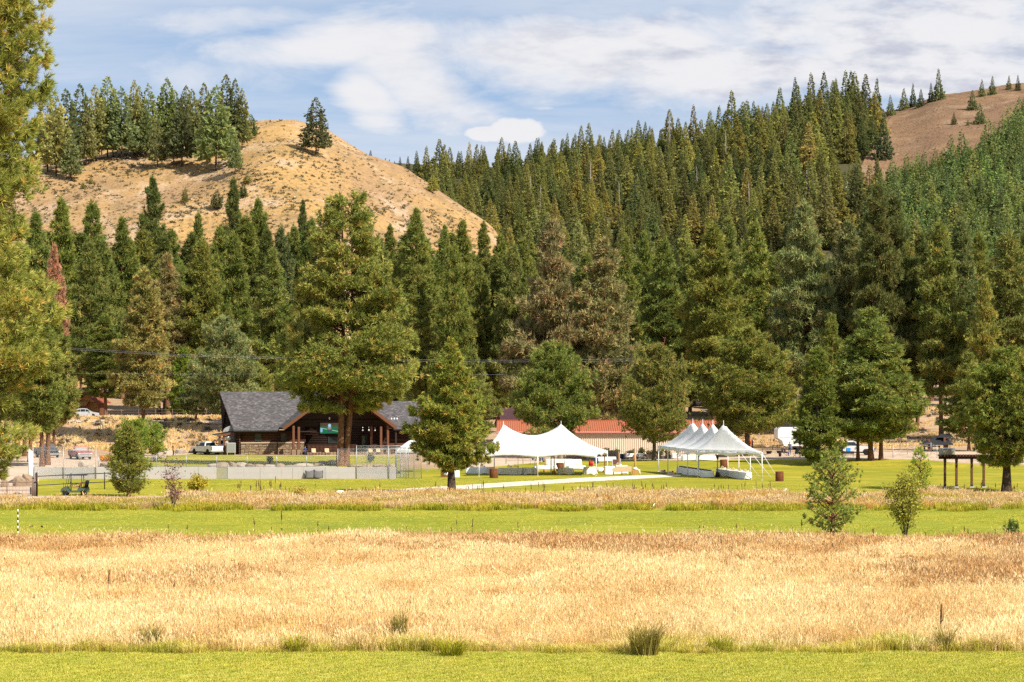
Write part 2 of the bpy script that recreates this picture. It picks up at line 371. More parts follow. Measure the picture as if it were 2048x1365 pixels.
WHITE = plain('white_canvas', (0.84, 0.84, 0.83), 0.7, 0.2, var=0.03, scale=0.8)
def canvas():
    m, g = new_mat('white_tent_vinyl'); p = g.n('ShaderNodeTexCoord').outputs['Object']
    nz = g.noise(p, 0.7, 4, 0.6)
    c = g.mix(nz, (0.79, 0.785, 0.77), (0.85, 0.845, 0.83))
    b = bump(g, g.noise(g.mapping(p, scale=(1, 1, 0.4)), 0.8, 2, 0.5), 0.3, 0.25)
    d = princ(g, c, 0.55, 0.3, normal=b)
    tr = g.n('ShaderNodeBsdfTranslucent', {'Color': (0.8, 0.78, 0.72, 1)}).outputs[0]
    out(g, g.n('ShaderNodeMixShader', {0: 0.25, 1: d, 2: tr}).outputs[0]); return m
CANVAS = canvas()
CLOTH = plain('white_tablecloth', (0.80, 0.79, 0.76), 0.85, 0.1, var=0.05, scale=2.0, bmp=0.3)
CREAM = plain('cream_tablecloth', (0.70, 0.66, 0.55), 0.85, 0.1, var=0.06, scale=2.0, bmp=0.3)
STEEL = plain('galvanised_steel', (0.36, 0.375, 0.39), 0.45, 0.5, 0.4, 0.1, 3)
GPOLE = plain('white_tent_pole', (0.72, 0.72, 0.70), 0.5, 0.4)
DARKM = plain('dark_painted_metal', (0.03, 0.03, 0.032), 0.5, 0.4)
RUSTM = plain('rusty_pipe', (0.20, 0.13, 0.10), 0.8, 0.3, 0.2, 0.35, 4)
def barrel_rust():
    m, g = new_mat('rusty_barrel_steel'); p = g.n('ShaderNodeTexCoord').outputs['Object']
    nz = g.noise(g.mapping(p, scale=(1, 1, 0.35)), 5.0, 6, 0.7)
    c = g.ramp(nz, [(0.25, (0.08, 0.03, 0.015)), (0.5, (0.19, 0.07, 0.03)), (0.75, (0.27, 0.11, 0.045))])
    out(g, princ(g, c, 0.85, 0.2, normal=bump(g, nz, 0.4, 0.02))); return m
RUSTB = barrel_rust()
BLACK = plain('black_plastic', (0.02, 0.02, 0.022), 0.5, 0.4)
RUBBER = plain('tyre_rubber', (0.018, 0.018, 0.018), 0.85, 0.2)
def log_mat():
    m, g = new_mat('stained_log_shade_toned'); p = g.n('ShaderNodeTexCoord').outputs['Object']
    nz = g.noise(g.mapping(p, scale=(0.4, 4, 4)), 2.0, 5, 0.65)
    c = g.ramp(nz, [(0.3, (0.04, 0.016, 0.01)), (0.55, (0.07, 0.028, 0.016)), (0.8, (0.11, 0.045, 0.025))])  # log tones deepened so the colour itself carries the lodge front's shade
    out(g, princ(g, c, 0.6, 0.3, normal=bump(g, nz, 0.3, 0.02))); return m
LOG = log_mat()
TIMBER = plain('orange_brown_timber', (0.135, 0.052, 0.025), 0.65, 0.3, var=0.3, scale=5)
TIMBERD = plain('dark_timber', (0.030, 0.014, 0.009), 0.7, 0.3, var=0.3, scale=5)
def shingles():
    m, g = new_mat('grey_asphalt_shingles'); p = g.n('ShaderNodeTexCoord').outputs['Object']
    br = g.n('ShaderNodeTexBrick', {'Vector': g.mapping(p, scale=(1, 1, 1), rot=(R(90), 0, 0)), 'Color1': (0.075, 0.07, 0.072, 1), 'Color2': (0.132, 0.125, 0.126, 1), 'Mortar': (0.07, 0.066, 0.068, 1), 'Scale': 1.0, 'Mortar Size': 0.03, 'Brick Width': 0.42, 'Row Height': 0.17, 'Bias': -0.15})
    v = g.n('ShaderNodeTexVoronoi', {'Vector': g.mapping(p, scale=(2.2, 3.5, 3.5)), 'Scale': 1.3}).outputs['Color']
    vb = g.n('ShaderNodeSeparateColor', {0: v}).outputs[0]
    c = g.mix(1.0, br.outputs[0], g.ramp(vb, [(0.0, (0.75, 0.75, 0.76)), (0.7, (1.05, 1.03, 1.02)), (0.93, (1.5, 1.45, 1.42))]), 'MULTIPLY')
    out(g, princ(g, c, 0.95, 0.15, normal=bump(g, br.outputs[1], -0.5, 0.02))); return m
SHINGLE = shingles()
def stone(name, a, b, c_):
    m, g = new_mat(name); p = g.n('ShaderNodeTexCoord').outputs['Object']
    r = g.n('ShaderNodeNewGeometry').outputs['Random Per Island']
    nz = g.noise(p, 1.8, 6, 0.7)
    c = g.mix(g.smooth(nz, 0.3, 0.7), a, b); c = g.mix(g.math('MULTIPLY', r, 0.8), c, c_)
    out(g, princ(g, c, 0.92, 0.15, normal=bump(g, nz, 0.7, 0.15))); return m
FIELDSTONE = stone('field_stone_veneer', (0.24, 0.17, 0.10), (0.34, 0.25, 0.16), (0.16, 0.115, 0.075))
BOULDER = stone('tan_boulder_rock', (0.27, 0.20, 0.135), (0.38, 0.29, 0.205), (0.24, 0.17, 0.11))
BOULDERP = stone('pale_boulder_rock', (0.38, 0.31, 0.24), (0.47, 0.395, 0.315), (0.33, 0.265, 0.2))
def conc_wall():
    m, g = new_mat('poured_concrete'); p = g.n('ShaderNodeTexCoord').outputs['Object']
    nz = g.noise(p, 0.9, 6, 0.65); st = g.noise(g.mapping(p, scale=(2.5, 2.5, 0.25)), 1.4, 4, 0.6)
    c = g.mix(nz, (0.40, 0.375, 0.36), (0.49, 0.462, 0.445)); c = g.mix(g.smooth(st, 0.55, 0.8), c, (0.34, 0.32, 0.305))
    out(g, princ(g, c, 0.9, 0.2, normal=bump(g, g.noise(p, 14, 3), 0.15, 0.01))); return m
CWALL = conc_wall()
TINWALL = plain('beige_steel_siding', (0.62, 0.52, 0.40), 0.55, 0.3, var=0.05, scale=0.5)
REDROOF = plain('orange_red_steel_roof', (0.38, 0.115, 0.05), 0.5, 0.3, var=0.08, scale=0.5)
CABROOF = plain('rust_brown_roof', (0.24, 0.07, 0.04), 0.7, 0.2, var=0.2)
EDGEG = grass_mat('meadow_edge_grass', [(0.0, (0.40, 0.39, 0.04)), (0.35, (0.60, 0.52, 0.08)), (0.7, (0.80, 0.65, 0.2)), (1.0, (0.88, 0.75, 0.4))], (0.72, 0.82, 0.6), 0.4)
PINKROOF = plain('faded_red_steel_roof', (0.62, 0.24, 0.2), 0.5, 0.3, var=0.08, scale=0.5)
GLASS = plain('dark_window_glass', (0.012, 0.016, 0.018), 0.08, 0.6, var=0.1)
CGLASS = plain('car_window_glass', (0.02, 0.026, 0.03), 0.06, 0.8, var=0.1)
SHIELD = plain('pale_windshield_glass', (0.30, 0.30, 0.28), 0.1, 0.8, var=0.1)
TRIMG = plain('dark_green_window_trim', (0.02, 0.032, 0.03), 0.5, 0.3)
SILL = plain('tan_stone_sill', (0.42, 0.32, 0.23), 0.8, 0.2)
def paint(name, col, rough=0.3, metal=0.0):
    m, g = new_mat(name); p = g.n('ShaderNodeTexCoord').outputs['Object']
    nz = g.noise(p, 2.5, 4, 0.6)
    c = g.mix(nz, tuple(x * 0.93 for x in col), tuple(min(1, x * 1.05) for x in col))
    dust = g.math('MULTIPLY', g.noise(p, 6.0, 4), 0.14)
    c = g.mix(dust, c, (0.42, 0.33, 0.24))
    out(g, princ(g, c, rough, 0.5, metal, **{'Coat Weight': 0.3, 'Coat Roughness': 0.15})); return m
PWHITE = paint('white_car_paint', (0.74, 0.74, 0.73))
PSILVER = paint('silver_car_paint', (0.58, 0.60, 0.62), 0.35, 0.3)
PCHAR = paint('charcoal_car_paint', (0.06, 0.07, 0.08), 0.35)
PRED = paint('faded_red_car_paint', (0.30, 0.045, 0.04), 0.5)
PGREEN = paint('dark_green_cart_paint', (0.035, 0.075, 0.05), 0.35)
CHROME = plain('chrome_trim', (0.62, 0.63, 0.65), 0.25, 0.5, 0.7)
LAMPR = plain('red_tail_lamp', (0.45, 0.02, 0.02), 0.3, 0.5)
LAMPW = plain('clear_head_lamp', (0.75, 0.75, 0.7), 0.15, 0.6)
TANSEAT = plain('tan_vinyl_seat', (0.36, 0.16, 0.07), 0.6, 0.3)
SKIN = plain('skin', (0.52, 0.30, 0.21), 0.55, 0.3)
HAIRD = plain('dark_hair', (0.03, 0.02, 0.015), 0.6, 0.3)
HAIRB = plain('blond_hair', (0.5, 0.32, 0.14), 0.6, 0.3)
CBLACK = plain('black_cotton', (0.02, 0.02, 0.024), 0.9, 0.1)
CBLUE = plain('blue_cotton', (0.06, 0.12, 0.27), 0.9, 0.1)
CDENIM = plain('denim', (0.05, 0.07, 0.13), 0.9, 0.1)
CRED = plain('red_striped_cotton', (0.5, 0.12, 0.12), 0.9, 0.1)
CWHITE = plain('pale_cotton', (0.7, 0.7, 0.68), 0.9, 0.1)
RED = plain('red_plastic', (0.62, 0.02, 0.015), 0.4, 0.4)
BLUEP = plain('blue_plastic', (0.02, 0.10, 0.36), 0.4, 0.4)
NAVY = plain('navy_plastic', (0.015, 0.035, 0.12), 0.4, 0.4)
BLUEB = plain('bright_blue_cooler', (0.02, 0.3, 0.75), 0.4, 0.4)
OAK = plain('golden_wood', (0.46, 0.25, 0.085), 0.7, 0.2, var=0.3, scale=7)
WICKER = plain('tan_wicker', (0.56, 0.41, 0.25), 0.85, 0.1, var=0.25, scale=20, bmp=0.5)
GREENP = plain('green_painted_metal', (0.02, 0.12, 0.07), 0.5, 0.4)
AGED = plain('weathered_grey_wood', (0.24, 0.20, 0.17), 0.9, 0.1, var=0.3, scale=6)
NETG = plain('dark_grey_netting', (0.13, 0.125, 0.12), 0.9, 0.1, var=0.3, scale=5)
PANELG = plain('weathered_grey_panel', (0.33, 0.30, 0.25), 0.7, 0.2, var=0.12, scale=2)
ORANGE = plain('orange_paint', (0.8, 0.12, 0.02), 0.5, 0.3)
FLOWERY = plain('yellow_petals', (0.80, 0.42, 0.02), 0.8, 0.1, var=0.3, scale=3)
FLOWERR = plain('dark_red_petals', (0.25, 0.02, 0.03), 0.8, 0.1, var=0.3, scale=3)
FLOWERW = plain('white_petals', (0.78, 0.76, 0.70), 0.8, 0.1, var=0.15, scale=3)
CANDLE = plain('ivory_candle_wax', (0.75, 0.60, 0.36), 0.5, 0.3)
# ---------------------------------------------------------------- ground and hills
def grid_mesh(name, X, Y, Z, mat, kind='structure', smooth=True):
    r, c = X.shape
    V = np.stack([X, Y, Z], -1).reshape(-1, 3)
    i = np.arange(r * c).reshape(r, c)
    T = np.stack([i[:-1, :-1], i[:-1, 1:], i[1:, 1:], i[1:, :-1]], -1).reshape(-1, 4)
    o = link(name, np_mesh(name, V, T, [mat], smooth=smooth)); o['kind'] = kind
    return o
# the valley floor, one sheet to the horizon
ys = np.concatenate([np.linspace(-400, 70, 16), np.linspace(75, 285, 60), np.linspace(286, 306, 22), np.linspace(309, 470, 110), np.linspace(475, 620, 30), np.linspace(700, 4300, 14)])
xs = np.concatenate([np.linspace(-3200, -420, 10), np.linspace(-400, -135, 18), np.linspace(-130, 130, 131), np.linspace(135, 400, 18), np.linspace(420, 3200, 10)])
XX, YY = np.meshgrid(xs, ys)
ZZ = tz(XX, YY) * (1 - sstep(700, 1200, YY)) * (1 - sstep(300, 700, np.abs(XX)))
grid_mesh('ground', XX, YY, ZZ, DIRT)

def hill(name, pxs, sky, y0, yc, y1, zbase, prof, mat, res=(120, 60), zend=0.0, rough_a=1.0, rough_s=30.0, seed=0.0, back=1.6):
    """hill face rising from y0 to a crest at yc and falling behind to y1; sky: photo rows of the bare crest"""
    az = np.interp(np.linspace(0, 1, res[0]), np.linspace(0, 1, res[0]), np.linspace(pxs[0], pxs[-1], res[0]))
    zc = CAMH + (HZ - np.interp(az, pxs, sky)) * yc / F
    kk = np.exp(-np.linspace(-2, 2, 9) ** 2); kk /= kk.sum(); zc = np.convolve(np.pad(zc, 4, mode='edge'), kk, 'valid')
    t = np.concatenate([np.linspace(0, 1, res[1]), 1 + np.linspace(0.03, 1, 24)])
    Yl = np.where(t <= 1, y0 + (yc - y0) * t, yc + (y1 - yc) * (t - 1))
    A, YL = np.meshgrid(az, Yl); ZC, TT = np.meshgrid(zc, t)
    up = prof(np.clip(TT, 0, 1)); dn = 1 - sstep(0, 1, TT - 1) ** 0.9
    Z = np.where(TT <= 1, zbase + (ZC - zbase) * up, zend + (ZC - zend) * dn)
    X = (A - 1024) / F * YL
    Z = Z + rough_a * rough(X, YL, rough_s, seed) * sstep(0.05, 0.3, TT) * np.where(TT > 0.93, np.where(TT > 1.05, 1, 0.25), 1)
    edge = sstep(pxs[0], pxs[0] + 0.06 * (pxs[-1] - pxs[0]), A) * (1 - sstep(pxs[-1] - 0.06 * (pxs[-1] - pxs[0]), pxs[-1], A))
    Z = Z * (0.15 + 0.85 * edge) - 3 * (1 - edge)
    o = grid_mesh(name, X, YL, Z, mat)
    return dict(az=az, Y=Yl, Z=Z)
def hz_at(h, px, d):
    """height of a hill sheet under photo column px at distance d"""
    i = np.searchsorted(h['Y'], d); i = int(np.clip(i, 1, len(h['Y']) - 1)); f = (d - h['Y'][i - 1]) / (h['Y'][i] - h['Y'][i - 1])
    a = np.interp(px, h['az'], h['Z'][i - 1]); b = np.interp(px, h['az'], h['Z'][i]); return float(a + (b - a) * f)
def on_hill(h, px, y):
    """distance at which a sight line meets a hill face (nearest)"""
    best = None
    ds = h['Y']; prev = None
    for k, d in enumerate(ds):
        yy = HZ + (CAMH - np.interp(px, h['az'], h['Z'][k])) * F / d
        if yy <= y and prev is not None and prev[1] > y:
            f = (prev[1] - y) / (prev[1] - yy); return prev[0] + (d - prev[0]) * f
        prev = (d, yy)
    return None
H1 = hill('near_hill', [-500, -200, 0, 90, 200, 300, 400, 460, 500, 545, 590, 640, 720, 800, 880, 960, 1000, 1030, 1100, 1500],
          [380, 350, 330, 320, 306, 300, 290, 274, 258, 253, 257, 272, 312, 346, 391, 440, 468, 560, 700, 760],
          545, 800, 1020, 8.0, lambda t: np.sin(t * math.pi / 2) ** 1.15, HILL1, (230, 90), 12.0, 1.9, 17.0, 0.4)
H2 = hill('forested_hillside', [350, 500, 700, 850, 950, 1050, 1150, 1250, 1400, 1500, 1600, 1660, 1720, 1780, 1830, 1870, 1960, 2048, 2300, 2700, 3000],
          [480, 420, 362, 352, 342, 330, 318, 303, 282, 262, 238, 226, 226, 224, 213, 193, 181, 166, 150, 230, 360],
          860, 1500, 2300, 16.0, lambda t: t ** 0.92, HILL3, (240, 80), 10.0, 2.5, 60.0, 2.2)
H3 = hill('distant_ridge', [100, 500, 700, 780, 860, 1000, 1200, 1500], [400, 345, 323, 325, 330, 335, 345, 420], 1750, 2300, 3200, 12.0, lambda t: t, HILL3, (60, 24), 5.0, 3.0, 80.0, 3.0)

# the bare burnt slope on the right-hand ridge: a sheet lying on the hillside, ragged along its lower edge
def patch(name, h, cols, mat, off=0.6, nd=34, jag=1.0, seed=0.0):
    """cols: (px, lower row, upper row) on the face of hill h"""
    px = np.linspace(cols[0][0], cols[-1][0], 90)
    lo = np.interp(px, [c[0] for c in cols], [c[1] for c in cols]); hi = np.interp(px, [c[0] for c in cols], [c[2] for c in cols])
    lo = lo + jag * 6 * rough(px, px * 0, 14.0, seed)
    Xs = []; Ys = []; Zs = []
    for a, l, u in zip(px, lo, hi):
        d0 = on_hill(h, a, l) or 900.0
        d1 = on_hill(h, a, u) if u > 0 else None
        d1 = d1 or 1500.0
        if u < 0: d1 = 1560.0
        d = np.linspace(d0, d1, nd); Xs.append((a - 1024) / F * d); Ys.append(d); Zs.append([hz_at(h, a, q) + off for q in d])
    return grid_mesh(name, np.array(Xs).T, np.array(Ys).T, np.array(Zs).T, mat)
patch('burnt_slope', H2, [(1655, 500, 480), (1680, 490, 430), (1705, 475, 370), (1730, 430, 320), (1755, 390, 250), (1775, 370, -1), (1830, 350, -1), (1900, 320, -1), (1960, 300, -1), (2048, 270, -1), (2300, 240, -1)], HILL2, 0.8, 34, 1.2, 0.7)

# ---- mown, paved and gravel sheets, each a little above the one below, ragged where turf meets dirt
def sheet(name, cols, mat, off, rows=26, n=160, jag=0.0, seed=0.0, kind='structure', px=True):
    """cols: (photo column, near row, far row); corners are ground points, so the sheet lies where it stands"""
    ks = np.linspace(cols[0][0], cols[-1][0], n)
    lo = np.interp(ks, [c[0] for c in cols], [c[1] for c in cols]); hi = np.interp(ks, [c[0] for c in cols], [c[2] for c in cols])
    Xs = []; Ys = []
    for k, l, u in zip(ks, lo, hi):
        a, b = solve_d(k, l), solve_d(k, u)
        if jag:
            a += jag * float(rough(k, 0, 9.0, seed)); b += jag * float(rough(k, 5, 11.0, seed + 4))
        d = np.linspace(a, b, rows); Xs.append((k - 1024) * d / F); Ys.append(d)
    X = np.array(Xs).T; Y = np.array(Ys).T
    return grid_mesh(name, X, Y, tz(X, Y) + off, mat, kind)
sheet('near_lawn', [(-700, 1420, 1296), (2750, 1420, 1296)], NEARL, 0.012, 8, 120, 1.0, 1.0)
sheet('dry_meadow', [(-500, 1300, 1086), (2550, 1300, 1086)], STRAW, 0.006, 20, 120, 0.6, 2.0)
sheet('fairway', [(-420, 1094, 1017), (2470, 1094, 1017)], FAIR, 0.012, 16, 120, 1.2, 3.0)
sheet('rough_ground', [(-420, 1020, 982), (2470, 1020, 982)], STRAW, 0.006, 16, 120, 1.0, 4.0)
sheet('lawn', [(74, 995, 953), (300, 995, 952), (800, 990, 945), (805, 990, 938), (880, 990, 938), (960, 990, 937), (985, 990, 934), (1075, 990, 926), (1100, 990, 921), (1240, 990, 921),
               (1330, 990, 922), (1420, 988, 921), (1640, 988, 919.5), (1850, 988, 920), (1890, 988, 925), (1960, 988, 930), (2100, 988, 931), (2470, 988, 931)], LAWN, 0.014, 40, 330, 0.5, 5.0)
sheet('lodge_lawn', [(262, 944, 922), (300, 946, 913), (380, 948, 908.5), (480, 948, 908.5), (560, 948, 913), (800, 948, 913), (800, 948, 913)], LAWN, 0.014, 20, 120, 0.4, 6.0)
sheet('concrete_path', [(700, 994, 986.5), (735, 991, 984), (850, 984.5, 976), (1000, 975, 966.5), (1150, 965.5, 957.5), (1250, 960, 953), (1310, 956.5, 951), (1345, 954.5, 950.5), (1362, 953, 950.5)], CONC, 0.03, 5, 90)
sheet('gravel_cart_path', [(-420, 1001, 992.5), (60, 1000, 992.5), (160, 998.5, 992.5), (245, 997.5, 993), (330, 997, 993.5)], SAND, 0.03, 5, 60, 0.15, 8.0)
sheet('gravel_yard', [(-420, 992, 919), (40, 992, 919), (60, 991, 917), (72, 990, 916), (74, 955, 916), (200, 950, 916), (262, 945, 917), (268, 944, 922)], SAND, 0.02, 24, 110, 0.3, 9.0)
sheet('gravel_drive', [(268, 921, 914), (300, 914, 908), (390, 909, 903.5), (470, 909, 903.5), (476, 909, 904)], SAND, 0.02, 8, 50, 0.3, 10.0)
sheet('sandy_clearing', [(940, 938, 919), (990, 936, 915), (1075, 927, 912), (1105, 922, 911), (1250, 921, 911), (1420, 921, 908), (1660, 919.5, 905), (1850, 920, 905), (1900, 925, 905), (2100, 931, 905), (2400, 931, 905)], SAND, 0.008, 16, 160, 0.3, 11.0)
sheet('bank_road', [(-200, 846.5, 838), (0, 846.5, 838), (140, 846, 838), (240, 847.5, 841), (330, 847.5, 841), (430, 849, 842), (470, 850, 843), (700, 850, 843)], SAND, 0.12, 8, 70, 0.25, 12.0)

# ---- shrubs too many to count: sagebrush on the hills and the bank
def scrub(name, P, size, mat, col, k=14, seed=1, up=0.7):
    """P: (n,3) ground points; each shrub a loose dome of little leaf blades"""
    r = np.random.default_rng(seed); n = len(P)
    c = np.repeat(P, k, 0); s = np.repeat(size, k)
    a = r.uniform(0, 2 * np.pi, n * k); el = r.uniform(0.05, 1.3, n * k)
    dirs = np.stack([np.cos(a) * np.cos(el), np.sin(a) * np.cos(el), np.sin(el) * up], -1)
    base = c + dirs * (s * r.uniform(0.1, 0.5, n * k))[:, None]
    tip = c + dirs * (s * r.uniform(0.8, 1.2, n * k))[:, None]
    side = np.cross(dirs, r.normal(size=(n * k, 3))); side /= np.linalg.norm(side, axis=1, keepdims=True) + 1e-9
    w = (s * r.uniform(0.14, 0.3, n * k))[:, None]
    V = np.stack([base - side * w, base + side * w, tip], 1).reshape(-1, 3)
    T = np.arange(len(V)).reshape(-1, 3)
    tint = np.repeat(np.clip(np.repeat(r.uniform(0, 1, n), k) * 0.6 + r.uniform(0, 0.4, n * k), 0, 1), 3)
    o = link(name, np_mesh(name, V, T, [mat], tint)); o['kind'] = 'stuff'; o.color = (*col, 1); return o
def hill_points(h, n, test, r, sink=0.1):
    P = []
    while len(P) < n:
        px = r.uniform(-100, 2300); y = r.uniform(150, 560)
        if not test(px, y, r): continue
        d = on_hill(h, px, y)
        if d: P.append(((px - 1024) * d / F, d, hz_at(h, px, d) - sink))
    return np.array(P)
SAGE = leaf_mat('sagebrush_leaves', [(0.0, (0.6, 0.6, 0.55)), (0.5, (1, 1, 1)), (0.8, (1.3, 1.2, 0.9)), (1.0, (1.9, 1.5, 0.9))], 0.2)
r1 = np.random.default_rng(11)
P = hill_points(H1, 4600, lambda px, y, r: -60 < px < 1015 and float(rough(px, y * 2.2, 40, 5)) + r.normal() * 0.5 > -0.15, r1)
scrub('sagebrush_on_hill', P, r1.uniform(0.5, 1.5, len(P)) * (0.75 + 0.35 * rough(P[:, 0], P[:, 1], 25.0, 3)), SAGE, (0.20, 0.16, 0.08), 9, 3)
P = hill_points(H2, 900, lambda px, y, r: 1700 < px < 2150 and y < 420, r1)
scrub('scrub_on_burnt_slope', P, r1.uniform(0.5, 1.9, len(P)), SAGE, (0.17, 0.115, 0.07), 12, 4)
Pb = []
while len(Pb) < 700:
    px, d = r1.uniform(-60, 560), r1.uniform(367, 414)
    if float(rough(px, d * 3, 30, 2)) + r1.normal() * 0.45 < 0.05: continue
    X = (px - 1024) * d / F; Pb.append((X, d, float(tz(X, d)) - 0.05))
while len(Pb) < 1200:
    px, d = r1.uniform(1480, 2150), r1.uniform(378, 470)
    X = (px - 1024) * d / F; Pb.append((X, d, float(tz(X, d)) - 0.05))
Pb = np.array(Pb)
scrub('sagebrush_on_bank', Pb, r1.uniform(0.3, 0.95, len(Pb)), SAGE, (0.27, 0.20, 0.12), 26, 5, 0.8)

# ---------------------------------------------------------------- grass: clumps of blades set out over the ground
def blades(n, h, spread, lean, w, r, droop=0.25, head=0.0):
    """one clump; returns vertices, triangles, tint"""
    V = []; T = []; C = []
    for _ in range(n):
        a = r.uniform(0, 6.283); rad = spread * math.sqrt(r.uniform(0, 1)); hh = h * r.uniform(0.55, 1.1)
        b = np.array([math.cos(a) * rad, math.sin(a) * rad, 0.0])
        la = a + r.normal() * 0.9; l = lean * r.uniform(0.2, 1.3) * hh
        d = np.array([math.cos(la), math.sin(la), 0.0]); s = np.array([-math.sin(la + r.normal() * .8), math.cos(la + r.normal() * .8), 0.0])
        m = b + d * l * 0.35 + np.array([0, 0, hh * 0.62]); t = b + d * l + np.array([0, 0, hh * (1 - droop * r.uniform(0, 1))])
        k = len(V); ww = w * r.uniform(0.6, 1.3); tn = r.uniform(0, 1)
        V += [b - s * ww, b + s * ww, m - s * ww * 0.75, m + s * ww * 0.75, t]; T += [(k, k + 1, k + 3), (k, k + 3, k + 2), (k + 2, k + 3, k + 4)]
        C += [tn * .8, tn * .8, tn, tn, min(1, tn + .15)]
        if r.uniform() < head:
            k = len(V); u = np.array([0, 0, 1.0]); q = t
            V += [q - s * ww * 2.2 - u * 0.02, q + s * ww * 2.2 - u * 0.02, q + d * 0.04 + u * 0.1]; T += [(k, k + 1, k + 2)]; C += [.9, 1, .8]
    return np.array(V), np.array(T), np.array(C)
def protos(name, k, mat, seed, **kw):
    r = np.random.default_rng(seed); out_ = []
    for i in range(k):
        V, T, C = blades(r=r, **kw)
        out_.append(bpy.data.objects.new(name, np_mesh(name, V, T, [mat], C)))
    return out_
def scatter(name, P, rot, scl, idx, prs):
    """one object; every point carries a clump"""
    me = bpy.data.meshes.new(name); me.vertices.add(len(P)); me.vertices.foreach_set('co', np.asarray(P, np.float32).ravel())
    for nm, ty, v in (('rz', 'FLOAT', rot), ('scl', 'FLOAT', scl), ('idx', 'INT', idx)):
        a = me.attributes.new(nm, ty, 'POINT'); a.data.foreach_set('value', np.asarray(v, np.int32 if ty == 'INT' else np.float32))
    o = link(name, me); o['kind'] = 'stuff'
    ng = bpy.data.node_groups.new(name, 'GeometryNodeTree')
    ng.interface.new_socket('Geometry', in_out='INPUT', socket_type='NodeSocketGeometry'); ng.interface.new_socket('Geometry', in_out='OUTPUT', socket_type='NodeSocketGeometry')
    N = ng.nodes; L = ng.links
    gi = N.new('NodeGroupInput'); go = N.new('NodeGroupOutput'); ip = N.new('GeometryNodeInstanceOnPoints'); jn = N.new('GeometryNodeJoinGeometry')
    for p in prs:
        oi = N.new('GeometryNodeObjectInfo'); oi.inputs['Object'].default_value = p; oi.inputs['As Instance'].default_value = True
        L.new(oi.outputs['Geometry'], jn.inputs[0])
    def attr(nm, dt):
        a = N.new('GeometryNodeInputNamedAttribute'); a.data_type = dt; a.inputs[0].default_value = nm; return a.outputs[0]
    cx = N.new('ShaderNodeCombineXYZ'); L.new(attr('rz', 'FLOAT'), cx.inputs[2])
    e2r = N.new('FunctionNodeEulerToRotation'); L.new(cx.outputs[0], e2r.inputs[0])
    ip.inputs['Pick Instance'].default_value = True
    L.new(gi.outputs[0], ip.inputs['Points']); L.new(jn.outputs[0], ip.inputs['Instance']); L.new(attr('idx', 'INT'), ip.inputs['Instance Index'])
    L.new(e2r.outputs[0], ip.inputs['Rotation']); L.new(attr('scl', 'FLOAT'), ip.inputs['Scale']); L.new(ip.outputs[0], go.inputs[0])
    md = o.modifiers.new('scatter', 'NODES'); md.node_group = ng
    return o
def strip_points(n, y0, y1, r, accept=None, margin=7.0, bias=1.0):
    """n random ground points seen between distances y0 and y1"""
    out_ = []
    while sum(map(len, out_)) < n:
        d = y0 + (y1 - y0) * r.uniform(0, 1, n) ** bias
        X = r.uniform(-1, 1, n) * (1024 / F * d * 1.02 + margin)
        ok = np.ones(n, bool) if accept is None else accept(X, d, r)
        out_.append(np.stack([X, d, tz(X, d)], -1)[ok])
    return np.concatenate(out_)[:n]
def do_scatter(name, P, r, prs, s0, s1, hfun=None):
    s = r.uniform(s0, s1, len(P))
    if hfun is not None: s = s * hfun(P)
    return scatter(name, P, r.uniform(0, 6.283, len(P)), s, r.integers(0, len(prs), len(P)), prs)
rg = np.random.default_rng(21)
pd = protos('dry_clump', 6, DRYG, 1, n=34, h=0.62, spread=0.26, lean=0.5, w=0.0085, droop=0.3, head=0.5)
edge_n = lambda P: np.clip(0.82 + 0.3 * rough(P[:, 0], P[:, 1] * 0.6, 6.0, 0.3) + 0.2 * rough(P[:, 0], P[:, 1] * 0.7, 1.6, 2.3), 0.3, 1.5)
P = strip_points(98000, 90.0, 153.5, rg, lambda X, Y, r: ((Y > 92.0 + 1.9 * rough(X, Y * 0, 3.0, 3) + r.normal(size=len(X)) * 0.5) | ((Y > 90.3) & (r.uniform(size=len(X)) < 0.3))) & (Y < 151.5 + 1.8 * rough(X, Y * 0, 5.0, 6) + r.normal(size=len(X)) * 0.7), bias=0.9)
do_scatter('dry_grass', P, rg, pd, 0.6, 1.3, edge_n)
pw = protos('wispy_clump', 5, DRYG, 9, n=9, h=0.95, spread=0.2, lean=0.75, w=0.008, droop=0.2, head=1.0)
P = strip_points(9000, 92, 151, rg, lambda X, Y, r: rough(X, Y, 4.0, 9) + r.normal(size=len(X)) * 0.5 > 0.1, bias=1.2)
do_scatter('wispy_grass', P, rg, pw, 0.6, 1.3)
pr = protos('rusty_clump', 4, RUSTG, 2, n=30, h=0.6, spread=0.3, lean=0.4, w=0.012, droop=0.3, head=0.8)
P = strip_points(14500, 115, 154, rg, lambda X, Y, r: (rough(X, Y * 0.7, 9.0, 7.7) + 1.3 * sstep(135, 151, Y) - 0.35 + r.normal(size=len(X)) * 0.3 > 0.25) & (Y < 152 + 1.5 * rough(X, Y * 0, 4.0, 6)))
do_scatter('rusty_weedy_grass', P, rg, pr, 0.6, 1.3)
pg = protos('green_clump', 5, EDGEG, 3, n=34, h=0.62, spread=0.28, lean=0.7, w=0.012, droop=0.5)
P = strip_points(8200, 89.6, 103, rg, lambda X, Y, r: (Y > 90.2 + 0.8 * rough(X, Y * 0, 2.3, 1)) & (r.uniform(size=len(X)) < np.clip(1.1 + 0.35 * rough(X, Y, 1.7, 6) - (Y - 90) / np.maximum(1.5, 6.5 + 6.5 * rough(X, Y * 0, 4.0, 2)), 0, 1) * 0.9), bias=1.4)
do_scatter('green_edge_grass', P, rg, pg, 0.25, 0.95, lambda P: np.clip(0.85 + 0.45 * rough(P[:, 0], P[:, 1], 2.0, 4), 0.3, 1.4))
